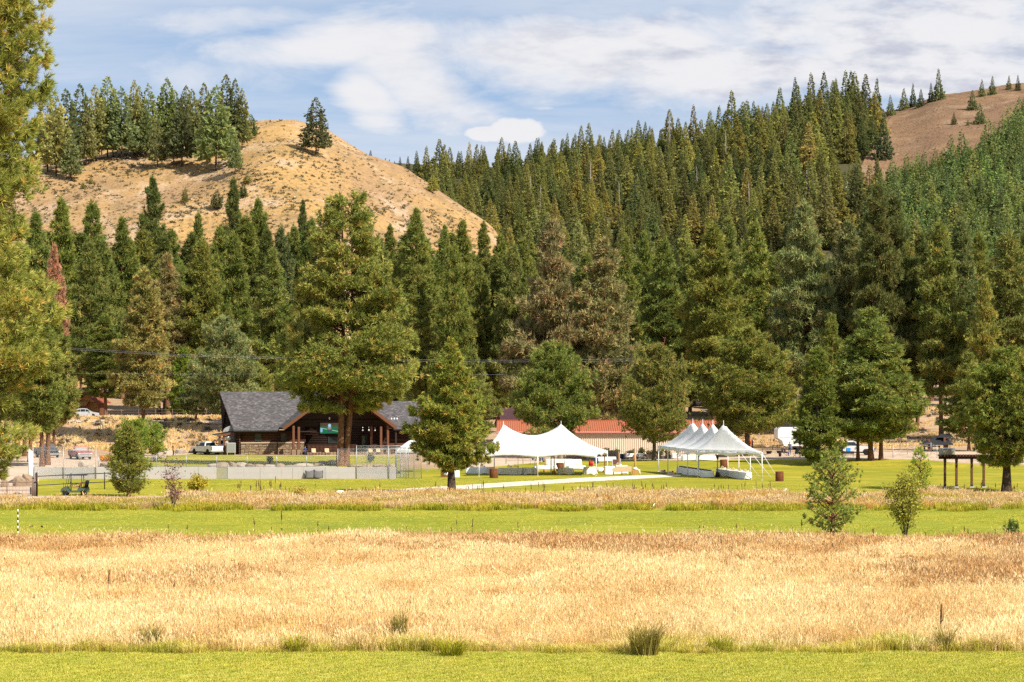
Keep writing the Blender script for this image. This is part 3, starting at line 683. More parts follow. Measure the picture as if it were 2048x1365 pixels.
pn = protos('turf_tuft', 5, GRNG, 4, n=22, h=0.075, spread=0.16, lean=0.6, w=0.008)
P = strip_points(33000, 80, 91.6, rg)
do_scatter('short_turf', P, rg, pn, 0.7, 1.4)
pk = protos('rough_clump', 6, PINKG, 5, n=30, h=0.55, spread=0.42, lean=0.5, w=0.013, droop=0.35, head=0.5)
def rough_ok(X, Y, r):
    px = 1024 + X * F / Y; y = HZ + 10 * F / Y
    lo = 1017 - 3 * rough(px, px * 0, 60, 2); hi = np.where(px < 345, 1006, np.where(px < 720, 994, 991)) + 3.0 * rough(px, px * 0, 35, 4)
    return (y < lo) & (y > hi)
P = strip_points(14800, 192, 226, rg, rough_ok)
do_scatter('rough_grass', P, rg, pk, 0.55, 1.35, lambda P: np.clip(0.9 + 0.38 * rough(P[:, 0], P[:, 1], 3.0, 1) + 0.25 * rough(P[:, 0], P[:, 1], 11.0, 3), 0.35, 1.6))
py_ = protos('yellow_clump', 5, YELG, 6, n=34, h=0.55, spread=0.4, lean=0.5, w=0.018, droop=0.4)
def yel_ok(X, Y, r):
    px = 1024 + X * F / Y; y = HZ + 10 * F / Y
    p = np.where(px < 420, 0.8, 0.16) * (0.6 + 0.8 * rough(X, Y, 4, 4)) + 0.6 * sstep(1011, 1021, y) * (px > 420) * (0.55 + 0.9 * rough(px, px * 0, 28, 9))
    return (y < 1022 - 2 * rough(px, px * 0, 40, 2)) & (y > np.where(px < 345, 1006, 994)) & (r.uniform(size=len(X)) < p)
P = strip_points(4800, 190, 222, rg, yel_ok)
do_scatter('yellow_green_rough', P, rg, py_, 0.5, 1.25)
ps = protos('lawn_tuft', 4, GRNG, 7, n=18, h=0.07, spread=0.25, lean=0.5, w=0.012)
pt2 = protos('bank_clump', 4, DRYG, 8, n=30, h=0.5, spread=0.35, lean=0.4, w=0.022, head=0.3)
Pb2 = []
while len(Pb2) < 4200:
    if rg.uniform() < 0.62: px, d = rg.uniform(-60, 620), rg.uniform(364, 424)
    else: px, d = rg.uniform(1420, 2150), rg.uniform(352, 470)
    if float(rough(px, d * 3, 26, 8)) + rg.normal() * 0.5 < 0.0: continue
    X = (px - 1024) * d / F; Pb2.append((X, d, float(tz(X, d))))
P = strip_points(30000, 150, 194, rg, lambda X, Y, r: rough(X, Y * 2.0, 6.0, 3.3) + r.normal(size=len(X)) * 0.6 > 0.0)
do_scatter('fairway_grass', P, rg, ps, 0.5, 1.1)
P = strip_points(30000, 218, 256, rg, lambda X, Y, r: (rough(X, Y * 2.0, 7.0, 5.1) + r.normal(size=len(X)) * 0.6 > 0.0) & (X > -41) & ((Y < 226) | (np.abs(Y - (225.5 + 0.62 * np.clip(X + 14, 0, 40))) > 6) | (X < -14)))
do_scatter('lawn_grass', P, rg, ps, 0.5, 1.0)
do_scatter('dry_bank_grass', np.array(Pb2), rg, pt2, 0.6, 1.3)
# ---------------------------------------------------------------- conifers
def tufts(C, Dn, size, k, r, spread=0.75, width=0.13, tint=None, tri=False):
    """bundles of needle blades; C centres, Dn directions, size lengths"""
    n = len(C)
    c = np.repeat(C, k, 0); d = np.repeat(Dn, k, 0) + r.normal(size=(n * k, 3)) * spread
    d /= np.linalg.norm(d, axis=1, keepdims=True) + 1e-9
    s = np.repeat(size, k) * r.uniform(0.65, 1.15, n * k)
    side = np.cross(d, r.normal(size=(n * k, 3))); side /= np.linalg.norm(side, axis=1, keepdims=True) + 1e-9
    w = (s * width)[:, None]
    b = c + d * (s * 0.12)[:, None]; m = b + d * (s * 0.55)[:, None]
    if tri:
        V = np.stack([b - side * w, b + side * w, c + d * s[:, None]], 1).reshape(-1, 3)
        t = np.repeat(tint, k) + r.uniform(-0.16, 0.16, n * k)
        return V, np.arange(len(V)).reshape(-1, 3), np.repeat(np.clip(t, 0, 1), 3)
    V = np.stack([b, m - side * w, c + d * s[:, None], m + side * w], 1).reshape(-1, 3)
    q = np.arange(n * k)[:, None] * 4
    T = np.concatenate([q + [0, 1, 2], q + [0, 2, 3]], 1).reshape(-1, 3)
    t = np.repeat(tint, k) + r.uniform(-0.2, 0.2, n * k)
    return V, T, np.repeat(np.clip(t, 0, 1), 4)
def tube_np(P, rad, n=5):
    """tapered tube along points; numpy arrays"""
    P = np.asarray(P, float); m = len(P); V = []; T = []
    for i in range(m):
        d = P[min(i + 1, m - 1)] - P[max(i - 1, 0)]; d = d / (np.linalg.norm(d) + 1e-9)
        u = np.cross(d, [0.3, 0.2, 0.93] if abs(d[2]) < 0.9 else [1, 0, 0]); u /= np.linalg.norm(u) + 1e-9; w = np.cross(d, u)
        a = np.arange(n) * 2 * np.pi / n
        V.append(P[i] + rad[i] * (np.cos(a)[:, None] * u + np.sin(a)[:, None] * w))
    for i in range(m - 1):
        for k in range(n):
            a, b, c, d_ = i * n + k, i * n + (k + 1) % n, (i + 1) * n + (k + 1) % n, (i + 1) * n + k
            T += [(a, b, c), (a, c, d_)]
    return np.concatenate(V), np.array(T)
def pine_meshes(H, prof, seed, tuft=0.5, blades_k=4, density=1.0, whorl=0.75, nb=(4, 7), r0=0.38, droop=(-0.25, 0.45), irr=0.3, lean=0.0, brown=0.06, width=0.13, bark=BARK, needle=NEEDLE, spread=0.75, twin=None, tri=True, clump=1.0):
    """prof: [(height fraction, crown radius)]; returns (trunk mesh, crown mesh)"""
    r = np.random.default_rng(seed)
    hs = [p[0] for p in prof]; rs = [p[1] for p in prof]
    bend = r.uniform(-1, 1, 2) * 0.012 * H
    def axis(z): return np.array([bend[0] * math.sin(z / H * 2.6) + lean * z, bend[1] * math.sin(z / H * 2.1), z])
    tv, tt = [], []
    def addt(P, rad, n=5):
        V, T = tube_np(P, rad, n); o = sum(len(v) for v in tv); tv.append(V); tt.append(T + o)
    zs = np.linspace(-0.4, H * 0.97, 12)
    flare = lambda z: r0 * (1 - 0.93 * np.clip(z / H, 0, 1)) * (1 + 0.45 * math.exp(-max(z, 0) / 0.7))
    addt([axis(z) for z in zs], [flare(z) for z in zs], 9)
    if twin:
        dx, dy, f2 = twin
        addt([axis(z) * np.array([1, 1, 1]) + np.array([dx * (0.55 + 0.45 * min(1, z / 8)), dy, 0]) for z in zs], [flare(z) * f2 for z in zs], 9)
    C, Dn, S, Tn = [], [], [], []
    z = hs[0] * H
    while z < H * 0.985:
        f = z / H; rad = float(np.interp(f, hs, rs))
        n = r.integers(*nb); a0 = r.uniform(0, 6.283)
        for k in range(n):
            a = a0 + 6.283 * k / n + r.normal() * 0.35
            L = rad * min(1.42, max(0.25, 1 + irr * r.normal()))
            if L < 0.12: continue
            el = droop[0] + (droop[1] - droop[0]) * f + r.normal() * 0.12
            p0 = axis(z + r.normal() * 0.15)
            if twin and math.cos(a) * twin[0] > 0: p0 = p0 + np.array([twin[0], twin[1], 0])
            u = np.array([math.cos(a), math.sin(a), 0.0]); v = np.array([-math.sin(a), math.cos(a), 0.0])
            curve = r.uniform(0.1, 0.35)
            at = lambda t: p0 + u * (L * t * math.cos(el)) + np.array([0, 0, L * (t * math.sin(el) + curve * t * t * 0.6)])
            if L > 0.7: addt([at(0), at(0.5), at(0.95)], [0.035 + 0.014 * L, 0.02 + 0.008 * L, 0.012], 3)
            m = max(2, int(density * (2.2 + L * L * 1.5 + L * 2.6)))
            t = r.uniform(0.22, 1.0, m) ** 0.7
            lat = r.normal(size=m) * 0.24 * L * np.sin(np.clip(t, 0, 1) * 2.6)
            # tufts gather into sprays along the limb
            q = np.round(t * 4 + r.uniform(0, 1)) / 4; t = np.clip(t + (q - t) * 0.35 * clump, 0.1, 1.02)
            c = np.array([at(tt_) for tt_ in t]) + v * lat[:, None]
            c[:, 2] += np.abs(r.normal(size=m)) * 0.14 * (0.8 + L * 0.3) + r.normal(size=m) * 0.12 - 0.08 * np.abs(lat)
            d = u * (0.5 + 0.5 * t[:, None]) + v * (lat / (L + 0.1))[:, None] * 1.2 + np.array([0, 0, 0.55])
            C.append(c); Dn.append(d); S.append(np.full(m, tuft) * r.uniform(0.8, 1.2, m) * (0.75 + 0.25 * min(1, L)))
            b = r.uniform(0.2, 0.6)
            Tn.append(np.where(r.uniform(0, 1, m) < brown, r.uniform(0.82, 1.0, m), np.clip(b + r.normal(size=m) * 0.17, 0, 0.78)))
        z += whorl * r.uniform(0.7, 1.3) * (0.45 + 0.55 * min(1, rad / 2.0))
    top = axis(H * 0.985); m = 10
    C.append(top + r.normal(size=(m, 3)) * [0.12, 0.12, 0.3]); Dn.append(np.tile([0, 0, 1.0], (m, 1)) + r.normal(size=(m, 3)) * 0.4); S.append(np.full(m, tuft)); Tn.append(np.full(m, 0.5))
    C = np.concatenate(C); Dn = np.concatenate(Dn); S = np.concatenate(S); Tn = np.concatenate(Tn)
    V, T, ti = tufts(C, Dn, S, blades_k, r, spread, width, Tn, tri)
    tm = np_mesh('trunk', np.concatenate(tv), np.concatenate(tt), [bark], smooth=True)
    cm = np_mesh('crown', V, T, [needle], ti)
    return tm, cm, H, max(rs)
TREE_N = {}
def plant(name, meshes, X, Y, z, sx, sz, rot, col, label, cat='pine', group=None, bark=None, tilt=0.0):
    tm, cm, H, Rr = meshes
    e = empty(name, (X, Y, z), rot, label, cat, group)
    e.scale = (sx, sx, sz); e.rotation_euler = (tilt, 0, rot)
    t = link('trunk', tm, e); c = link('crown', cm, e); c.color = (*col, 1)
    return e

TONE = dict(olive=(0.35, 0.355, 0.095), green=(0.285, 0.305, 0.076), dark=(0.195, 0.212, 0.068), golden=(0.46, 0.40, 0.135), brown=(0.40, 0.345, 0.15),
            grey=(0.32, 0.34, 0.14), bright=(0.30, 0.37, 0.07), yellow=(0.45, 0.44, 0.11), mid=(0.31, 0.33, 0.09), pale=(0.38, 0.40, 0.155), rust=(0.68, 0.36, 0.22), blue=(0.22, 0.26, 0.10))
# variants at full size; crown outline as (height fraction, radius in metres)
SLIM = [(0.22, 1.2), (0.30, 2.6), (0.42, 3.1), (0.6, 2.5), (0.78, 1.6), (0.9, 0.85), (1.0, 0.2)]
TALL = [(0.21, 2.0), (0.28, 3.9), (0.4, 4.1), (0.6, 3.2), (0.78, 2.1), (0.9, 1.1), (1.0, 0.2)]
FULL = [(0.17, 3.4), (0.21, 5.0), (0.28, 5.6), (0.45, 4.6), (0.65, 3.2), (0.82, 1.9), (0.93, 1.0), (1.0, 0.3)]
ROUND = [(0.17, 3.2), (0.22, 5.4), (0.36, 6.0), (0.55, 5.1), (0.72, 3.7), (0.86, 2.2), (0.95, 1.2), (1.0, 0.4)]
COLUMN = [(0.05, 1.8), (0.12, 2.9), (0.3, 2.9), (0.5, 2.5), (0.7, 1.9), (0.87, 1.2), (1.0, 0.25)]
VAR = {}
for i in range(3): VAR['slim', i] = pine_meshes(28, SLIM, 100 + i, 0.76, 12, 1.6, 0.7, irr=0.3, width=0.10)
for i in range(3): VAR['tall', i] = pine_meshes(28, TALL, 110 + i, 0.76, 12, 1.5, 0.74, irr=0.3, width=0.10)
for i in range(3): VAR['full', i] = pine_meshes(26, FULL, 120 + i, 0.76, 12, 1.35, 0.78, irr=0.28, brown=0.10, width=0.10, droop=(-0.12, 0.45))
for i in range(3): VAR['round', i] = pine_meshes(17, ROUND, 130 + i, 0.58, 13, 1.5, 0.6, irr=0.24, width=0.10, brown=0.12, bark=BARKG, droop=(-0.1, 0.7))
for i in range(2): VAR['column', i] = pine_meshes(16, COLUMN, 140 + i, 0.52, 10, 1.9, 0.42, irr=0.22, width=0.14, bark=BARKG, droop=(0.0, 0.7))

def mid_pine(px, top, d, w, kind, tone, label, base=None, i=None, cat='pine', group=None):
    """px, top, w in photo pixels; base: photo row where the trunk meets the ground, if it shows"""
    if base is not None: d = solve_d(px, base)
    X = (px - 1024) * d / F; z = float(tz(X, d)); H = zy(top, d) - z
    idx = i if i is not None else random.randrange(3 if kind != 'column' else 2)
    m = VAR[kind, idx]
    sx = (w * d / F) / (2 * m[3]) / 1.16; sz = H / m[2]
    c = np.array(TONE[tone]) * random.uniform(0.80, 1.02)
    c = c * np.array([random.uniform(0.93, 1.07), 1, random.uniform(0.9, 1.1)])
    return plant('ponderosa_pine', m, X, d, z - 0.1, sx, sz, random.uniform(0, 6.283), tuple(c), label, cat, group)
NEARG = None
MID = [
 # px, top, d, w, kind, tone, base, label
 (125, 400, 485, 95, 'tall', 'green', None, 'tall green pine at the back of the belt, above the rust-red dead pine'),
 (70, 428, 470, 85, 'slim', 'mid', None, 'slim mid-green pine just clear of the bright foreground pine'),
 (185, 408, 500, 92, 'tall', 'green', None, 'green back-row pine next to the tallest one above the dead pine'),
 (245, 438, 505, 80, 'slim', 'green', None, 'slim green pine below the dark pine at the foot of the bare hill'),
 (303, 356, 590, 84, 'tall', 'dark', None, 'dark broad pine standing alone at the foot of the bare hill'),
 (345, 462, 500, 70, 'slim', 'mid', None, 'slim pine beneath the lone dark pine of the hill foot'),
 (396, 428, 520, 58, 'slim', 'green', None, 'slender spire-topped pine against the bare hill'),
 (466, 358, 585, 66, 'slim', 'dark', None, 'dark narrow pine high against the pale hill slope'),
 (515, 400, 505, 92, 'tall', 'green', None, 'tall green pine right of the dark narrow one on the hill foot'),
 (604, 405, 540, 46, 'slim', 'dark', None, 'thin sparse pine against the golden hillside behind the lodge'),
 (560, 455, 500, 76, 'tall', 'blue', None, 'bluish pine in the shade behind the great twin-trunked pine'),
 (176, 482, 455, 100, 'tall', 'mid', None, 'olive pine in front of the back row above the silver car'),
 (403, 484, 450, 104, 'tall', 'mid', None, 'tall pine above the grey rounded pine next to the lodge'),
 (470, 470, 460, 96, 'tall', 'green', None, 'tall dark-stemmed pine directly above the shingled lodge roof'),
 (335, 510, 450, 88, 'slim', 'brown', None, 'brownish thin pine behind the golden tall pine'),
 (545, 500, 440, 84, 'slim', 'mid', None, 'slim pine with a bare dark stem behind the lodge roof'),
 (106, 492, 400, 56, 'slim', 'rust', None, 'dead pine with rust-red needles'),
 (286, 540, 0, 112, 'tall', 'golden', 885, 'tall golden-olive pine with a red trunk above two bright young pines'),
 (212, 632, 428, 96, 'tall', 'green', None, 'full green pine behind the silver car and the cabin'),
 (366, 698, 428, 54, 'column', 'bright', None, 'small bright green cone-shaped pine left of the grey rounded pine'),
 (450, 640, 392, 132, 'round', 'grey', None, 'rounded grey-green pine at the left end of the lodge'),
 (512, 728, 400, 90, 'round', 'olive', None, 'low olive pine leaning out behind the lodge roof'),
 (108, 640, 352, 84, 'tall', 'golden', None, 'golden-olive full pine beside the bright foreground pine'),
 (392, 715, 405, 70, 'full', 'grey', None, 'short grey pine over the white pickup by the lodge'),
 (35, 560, 0, 120, 'tall', 'olive', 908, 'dark-stemmed pine left of the parked trucks, outermost of the trunk cluster'),
 (49, 600, 0, 80, 'slim', 'golden', 913, 'slim red-stemmed pine in the trunk cluster by the dark truck'),
 (60, 580, 0, 110, 'tall', 'olive', 925, 'thick leaning pine trunk next to the tall white fence panel'),
 (84, 600, 0, 90, 'slim', 'olive', 934, 'straight red-stemmed pine standing in front of the dark truck'),
 (95, 590, 0, 100, 'slim', 'mid', 931, 'straight pine in front of the dark truck, close to its grille'),
 (781, 452, 480, 56, 'slim', 'green', None, 'slender pine just right of the twin-trunked giant'),
 (829, 421, 455, 86, 'slim', 'green', None, 'tall pine standing alone against the golden slope, right of the twin-trunked giant'),
 (887, 454, 490, 60, 'slim', 'mid', None, 'slim pine between two taller ones at the end of the golden slope'),
 (925, 445, 470, 74, 'slim', 'green', None, 'green pine with a pointed top near the end of the golden slope'),
 (968, 446, 480, 58, 'slim', 'mid', None, 'thin pine where the golden slope meets the forest'),
 (1000, 470, 490, 66, 'slim', 'green', None, 'green pine below the foot of the golden slope'),
 (906, 492, 405, 100, 'full', 'green', None, 'bright-edged layered pine behind the tree on the lawn'),
 (838, 535, 410, 74, 'slim', 'mid', None, 'narrow pine in the gap behind the lawn tree'),
 (960, 530, 420, 84, 'tall', 'green', None, 'shaded green pine over the left end of the red-roofed shed'),
 (1027, 492, 415, 86, 'tall', 'mid', None, 'olive-brown pine left of the big brown pine'),
 (1103, 441, 0, 168, 'full', 'brown', 895, 'big brownish pine full of dead needles behind the two-peaked tent'),
 (1158, 446, 465, 64, 'slim', 'pale', None, 'pale pine top between the two big brownish pines'),
 (1206, 478, 0, 178, 'full', 'brown', 897, 'big brownish pine with a red stem above the beige shed'),
 (1252, 472, 450, 62, 'slim', 'green', None, 'thin green pine rising right of the red-stemmed brownish pine'),
 (1287, 466, 460, 66, 'slim', 'green', None, 'green spire behind the shed, third from the red-stemmed brownish pine'),
 (1331, 478, 440, 100, 'tall', 'green', None, 'tall green pine left of the olive pine behind the four-peaked tent'),
 (948, 700, 375, 96, 'full', 'olive', None, 'tan-olive pine peeping out behind the lawn tree'),
 (1104, 688, 0, 164, 'round', 'green', 916, 'rounded deep green pine directly behind the two-peaked tent'),
 (1308, 694, 0, 152, 'round', 'olive', 922, 'olive spreading pine on the lawn in front of the beige shed'),
 (1430, 452, 408, 138, 'tall', 'olive', None, 'tall olive pine rising behind the four-peaked tent'),
 (1456, 436, 440, 84, 'slim', 'mid', None, 'pine with a brown-flecked top behind the olive one of the four-peaked tent'),
 (1512, 443, 430, 110, 'tall', 'olive', None, 'broad-topped pine right of the brown-flecked top'),
 (1380, 500, 450, 80, 'tall', 'mid', None, 'half-hidden pine between the green and the olive tall ones'),
 (1610, 406, 408, 128, 'tall', 'grey', None, 'tall round-topped pine above the white trailer'),
 (1692, 444, 415, 132, 'tall', 'grey', None, 'grey-green cone-shaped pine above the narrow column pine'),
 (1752, 372, 400, 110, 'tall', 'dark', None, 'dark pine, tallest of the right-hand belt'),
 (1790, 392, 404, 112, 'tall', 'dark', None, 'dark pine leaning on the tallest of the right-hand belt'),
 (1883, 447, 398, 116, 'tall', 'mid', None, 'open pine with a long bare dark stem above the small pavilion'),
 (1924, 440, 410, 92, 'slim', 'grey', None, 'slim pine right of the long bare stem above the pavilion'),
 (2014, 467, 390, 140, 'tall', 'mid', None, 'wide dark pine above the tree at the edge of the platform'),
 (1560, 505, 430, 90, 'tall', 'mid', None, 'shaded pine filling the gap above the rounded pine by the tent'),
 (1835, 520, 420, 90, 'tall', 'mid', None, 'shaded pine behind the wide green pine of three stems'),
 (1970, 560, 380, 96, 'full', 'olive', None, 'olive pine filling the shade behind the raised platform'),
 (1495, 662, 0, 212, 'round', 'olive', 912, 'broad rounded pine flecked with brown, right behind the four-peaked tent'),
 (1634, 700, 0, 92, 'column', 'green', 930, 'narrow column-shaped pine on the lawn by the campers'),
 (1662, 630, 350, 96, 'full', 'green', None, 'green pine behind the narrow column pine'),
 (1716, 660, 0, 118, 'full', 'green', 921, 'green pine in front of the pickup bonnet, first of three stems'),
 (1742, 618, 0, 190, 'full', 'mid', 922, 'wide bright-sided pine, middle of three stems by the pickup'),
 (1762, 650, 0, 150, 'full', 'olive', 921, 'leaning dark-stemmed pine, third of three stems by the pickup'),
 (1938, 706, 340, 110, 'full', 'mid', None, 'mid-green pine behind the raised platform'),
]
for px, top, d, w, kind, tone, base, label in MID:
    nm = mid_pine(px, top, d, w, kind, tone, label, base)
# second rank behind, filling the belt
FILL = [(30, 520), (60, 500), (95, 500), (150, 455), (162, 520), (205, 470), (222, 520), (262, 490), (285, 470), (318, 520), (330, 480), (372, 500), (385, 470), (430, 500), (440, 450), (490, 440), (500, 520), (535, 450), (575, 470), (590, 450), (625, 450), (640, 480), (752, 470), (765, 500), (806, 500), (812, 460),
        (850, 480), (868, 520), (905, 480), (945, 500), (990, 520), (1015, 500), (1045, 480), (1062, 520), (1130, 520), (1175, 500), (1180, 540), (1230, 520), (1270, 520), (1310, 520), (1350, 510), (1365, 545), (1400, 510), (1480, 500), (1540, 520), (1585, 500), (1640, 500), (1655, 540), (1725, 500), (1812, 500), (1840, 470), (1862, 540), (1905, 510), (1960, 480), (1985, 530), (2040, 500), (2055, 470)]
REFS = [(60, 'the bright foreground pine'), (106, 'the rust-red dead pine'), (212, 'the pine before the cabin'), (286, 'the golden-olive pine'), (366, 'the bright cone-shaped pine'), (450, 'the grey rounded pine'), (540, 'the lodge roof'), (690, 'the twin-trunked giant'), (829, 'the pine against the slope'),
        (906, 'the lawn tree'), (1027, 'the olive-brown pine'), (1103, 'the big brown pine'), (1206, 'the red-stemmed brown pine'), (1308, 'the spreading pine on the lawn'), (1430, 'the olive pine over the tent'), (1512, 'the broad-topped pine'), (1610, 'the round-topped pine'), (1692, 'the grey-green cone pine'), (1770, 'the tallest dark pair'), (1883, 'the bare-stemmed pine'), (1950, 'the raised platform'), (2014, 'the wide dark pine')]
SEEN = {}
def fill_label(px, top):
    q, ref = min(REFS, key=lambda r_: abs(r_[0] - px)); dx = px - q
    side = 'straight behind' if abs(dx) < 16 else ('just ' if abs(dx) < 34 else 'some way ') + ('right of' if dx > 0 else 'left of')
    base = f'half-hidden shaded pine {side} {ref}'; n = SEEN[base] = SEEN.get(base, 0) + 1
    return base if n == 1 else base + (', the lower one' if n == 2 else ', the lowest one')
for top, px in sorted((t_ + random.uniform(-12, 12), p_) for p_, t_ in FILL):
    mid_pine(px, top, 455 + 70 * random.random(), random.uniform(76, 108), random.choice(['slim', 'tall', 'tall']), random.choice(['mid', 'green', 'olive', 'green', 'dark']),
             fill_label(px, top), group='half-hidden pines in the second rank of the belt')

# low pines in the shade under the belt
LOWP = []
for n_ in range(40):
    px = 490 + n_ * 27.5 + random.uniform(-9, 9); d = random.uniform(436, 476); X = (px - 1024) * d / F; z = float(tz(X, d)); hgt = random.uniform(8, 14)
    LOWP.append((HZ + (CAMH - z - hgt) * F / d, px, d))
for top, px, d in sorted(LOWP):
    mid_pine(px, top, d, random.uniform(70, 110), random.choice(['full', 'round', 'full']), random.choice(['mid', 'dark', 'green']), fill_label(px, 0).replace('half-hidden shaded pine', 'low shaded pine'), group='low young pines in the shade under the belt')

# the great twin-trunked pine in front of the lodge
p = G(688, 933); Hh = zy(392, p.y) - p.z
BIG = [(0.205, 3.0), (0.235, 5.5), (0.30, 6.4), (0.40, 5.9), (0.5, 5.3), (0.62, 4.4), (0.76, 3.4), (0.88, 2.3), (0.96, 1.3), (1.0, 0.5)]
m = pine_meshes(Hh, BIG, 501, 0.62, 14, 1.5, 0.62, (4, 7), r0=0.43, irr=0.3, brown=0.10, droop=(-0.2, 0.45), clump=1.8, twin=(1.1, 0.35, 0.95), width=0.105)
plant('ponderosa_pine', m, p.x - 0.5, p.y, p.z, 1.0, 1.0, 0.0, TONE['olive'], 'giant pine with two bare reddish trunks in front of the dark lodge porch', 'pine')
# the tree on the lawn by the path
p = G(903, 988); Hh = zy(688, p.y) - p.z
LAWNT = [(0.17, 1.6), (0.24, 2.8), (0.33, 3.1), (0.5, 2.4), (0.66, 1.65), (0.8, 0.95), (0.92, 0.45), (1.0, 0.12)]
m = pine_meshes(Hh, LAWNT, 502, 0.40, 15, 3.6, 0.45, (5, 8), r0=0.36, irr=0.3, width=0.12, brown=0.14, bark=BARKD, droop=(-0.2, 0.8))
plant('ponderosa_pine', m, p.x, p.y, p.z, 1.0, 1.0, 0.6, (0.34, 0.355, 0.075), 'dense pine on the lawn beside the concrete path, next to a rusty barrel', 'pine')
# the pine beside the raised platform
p = G(2013, 984); Hh = zy(709, p.y) - p.z
m = pine_meshes(Hh, [(0.2, 1.4), (0.27, 2.9), (0.4, 3.8), (0.55, 3.6), (0.72, 2.8), (0.86, 1.8), (0.95, 1.0), (1.0, 0.4)], 503, 0.40, 15, 3.2, 0.5, (5, 8), r0=0.42, irr=0.22, width=0.12, brown=0.10, bark=BARKD, droop=(-0.15, 0.8))
plant('ponderosa_pine', m, p.x, p.y, p.z, 1.0, 1.0, 1.1, (0.31, 0.34, 0.08), 'green pine with a thick dark trunk beside the raised timber platform', 'pine')
# the bright foreground pine at the edge
d0 = 150.0; z0 = lambda y: zy(y, d0)
Ht = z0(-70); fr = lambda y: z0(y) / Ht
FG = [(fr(960), 1.2), (fr(935), 2.5), (fr(905), 2.9), (fr(878), 2.2), (fr(862), 0.6), (fr(846), 1.0), (fr(825), 2.6), (fr(780), 3.5), (fr(720), 4.3), (fr(650), 4.0), (fr(585), 3.0), (fr(490), 2.4), (fr(430), 2.8), (fr(350), 3.7), (fr(270), 3.8), (fr(160), 4.0), (fr(60), 3.9), (fr(10), 2.9), (1.0, 0.6)]
m = pine_meshes(Ht, FG, 504, 0.48, 24, 1.55, 0.72, (6, 9), r0=0.5, irr=0.24, brown=0.03, width=0.06, spread=0.62, droop=(-0.1, 0.75), clump=1.5)
plant('ponderosa_pine', m, (-34 - 1024) * d0 / F, d0, 0.0, 1.0, 1.0, 0.4, TONE['yellow'], 'huge sunlit yellow-green pine cut off by the edge of the photo', 'pine')
# young pines
def young(px, base, top, w, seed, tone, label, dens=2.2, k=9, tuft=0.24, irr=0.3, r0=0.11, prof=None, whorl=0.42, bark=BARK, brown=0.1, d=None):
    p = G(px, base) if d is None else D(px, d)
    Hh = zy(top, p.y) - p.z; rr = w * p.y / F / 2
    pr_ = [(a, b * rr) for a, b in (prof or [(0.06, 0.6), (0.18, 0.95), (0.35, 1.0), (0.55, 0.85), (0.75, 0.6), (0.9, 0.35), (1.0, 0.12)])]
    m = pine_meshes(Hh, pr_, seed, tuft, k, dens, whorl, (4, 7), r0=r0, irr=irr, brown=brown, bark=bark, droop=(0.05, 0.85))
    return plant('young_pine', m, p.x, p.y, p.z, 1, 1, 0.7 * seed, TONE[tone] if isinstance(tone, str) else tone, label, 'young pine')
young(1664, 1073, 914, 100, 601, (0.36, 0.39, 0.10), 'open young pine with visible limbs at the edge of the dry meadow', 1.8, 12, 0.24, 0.28, 0.10, [(0.04, 0.5), (0.12, 0.95), (0.28, 1.0), (0.5, 0.85), (0.7, 0.8), (0.86, 0.55), (1.0, 0.15)], 0.42)
young(257, 994, 858, 78, 602, (0.29, 0.30, 0.07), 'bushy young pine between the golf cart and the red-leaved sapling', 4.2, 9, 0.26, 0.2, 0.14, None, 0.34)
young(272, 916, 850, 70, 603, 'bright', 'bright green young pine below the red trunk of the golden pine', 3.0, 7, 0.36, 0.3, 0.12, None, 0.5)
young(311, 912, 853, 42, 604, 'bright', 'bright green narrow young pine near the walking man', 3.4, 7, 0.34, 0.2, 0.1, None, 0.45)
young(1840, 992, 902, 46, 605, (0.38, 0.45, 0.07), 'thin bright sapling pine behind the yellow-green shrub', 2.2, 8, 0.24, 0.3, 0.07, [(0.1, 0.8), (0.25, 1.0), (0.5, 0.9), (0.72, 0.55), (0.85, 0.4), (1.0, 0.1)], 0.55)
young(2024, 1085, 1057, 27, 606, (0.2, 0.27, 0.07), 'tiny bushy pine seedling at the meadow edge', 7.0, 10, 0.15, 0.15, 0.05, [(0.05, 0.8), (0.3, 1.0), (0.6, 0.8), (1.0, 0.2)], 0.16)

# ---------------------------------------------------------------- trees of the hills
def fir_mesh(H, R0, seed, cb=0.06, layers=20, per=14, k=7, e=0.85, tuft=1.5, brown=0.06, droop=-0.25, width=0.24):
    r = np.random.default_rng(seed); C, Dn, S, Tn = [], [], [], []
    for i in range(layers):
        f = i / (layers - 1); z = H * (cb + (0.97 - cb) * f); rad = R0 * ((1 - f) ** e) * r.uniform(0.8, 1.12) + 0.12
        n = max(4, int(per * (0.35 + 0.65 * (1 - f))))
        for a in r.uniform(0, 6.283, n):
            L = rad * r.uniform(0.6, 1.15); m = 2 if L > 0.45 * R0 else 1
            for t in ([1.0, 0.55] if m == 2 else [0.85]):
                u = np.array([math.cos(a), math.sin(a), 0])
                C.append(u * L * t + [0, 0, z + droop * L * t * 0.6 + r.normal() * 0.12]); Dn.append(u + [0, 0, droop + 0.15]); S.append(tuft * (0.5 + 0.5 * L / R0) * r.uniform(0.8, 1.2))
                Tn.append(r.uniform(0.15, 0.85) if r.uniform() > brown else 1.0)
    C.append(np.array([0, 0, H * 0.985])); Dn.append(np.array([0, 0, 1.0])); S.append(tuft * 0.6); Tn.append(0.5)
    V, T, ti = tufts(np.array(C), np.array(Dn, float), np.array(S), k, r, 0.42, width, np.array(Tn))
    tv, tt = tube_np([[0, 0, -1.5], [0, 0, H * 0.5], [0, 0, H * 0.96]], [0.011 * H, 0.007 * H, 0.02], 5)
    me = np_mesh('fir', np.concatenate([tv, V]), np.concatenate([tt, T + len(tv)]), [BARKD, FIRN], np.concatenate([np.full(len(tv), 0.3), ti]), mat_idx=[0] * len(tt) + [1] * len(T))
    return me, H
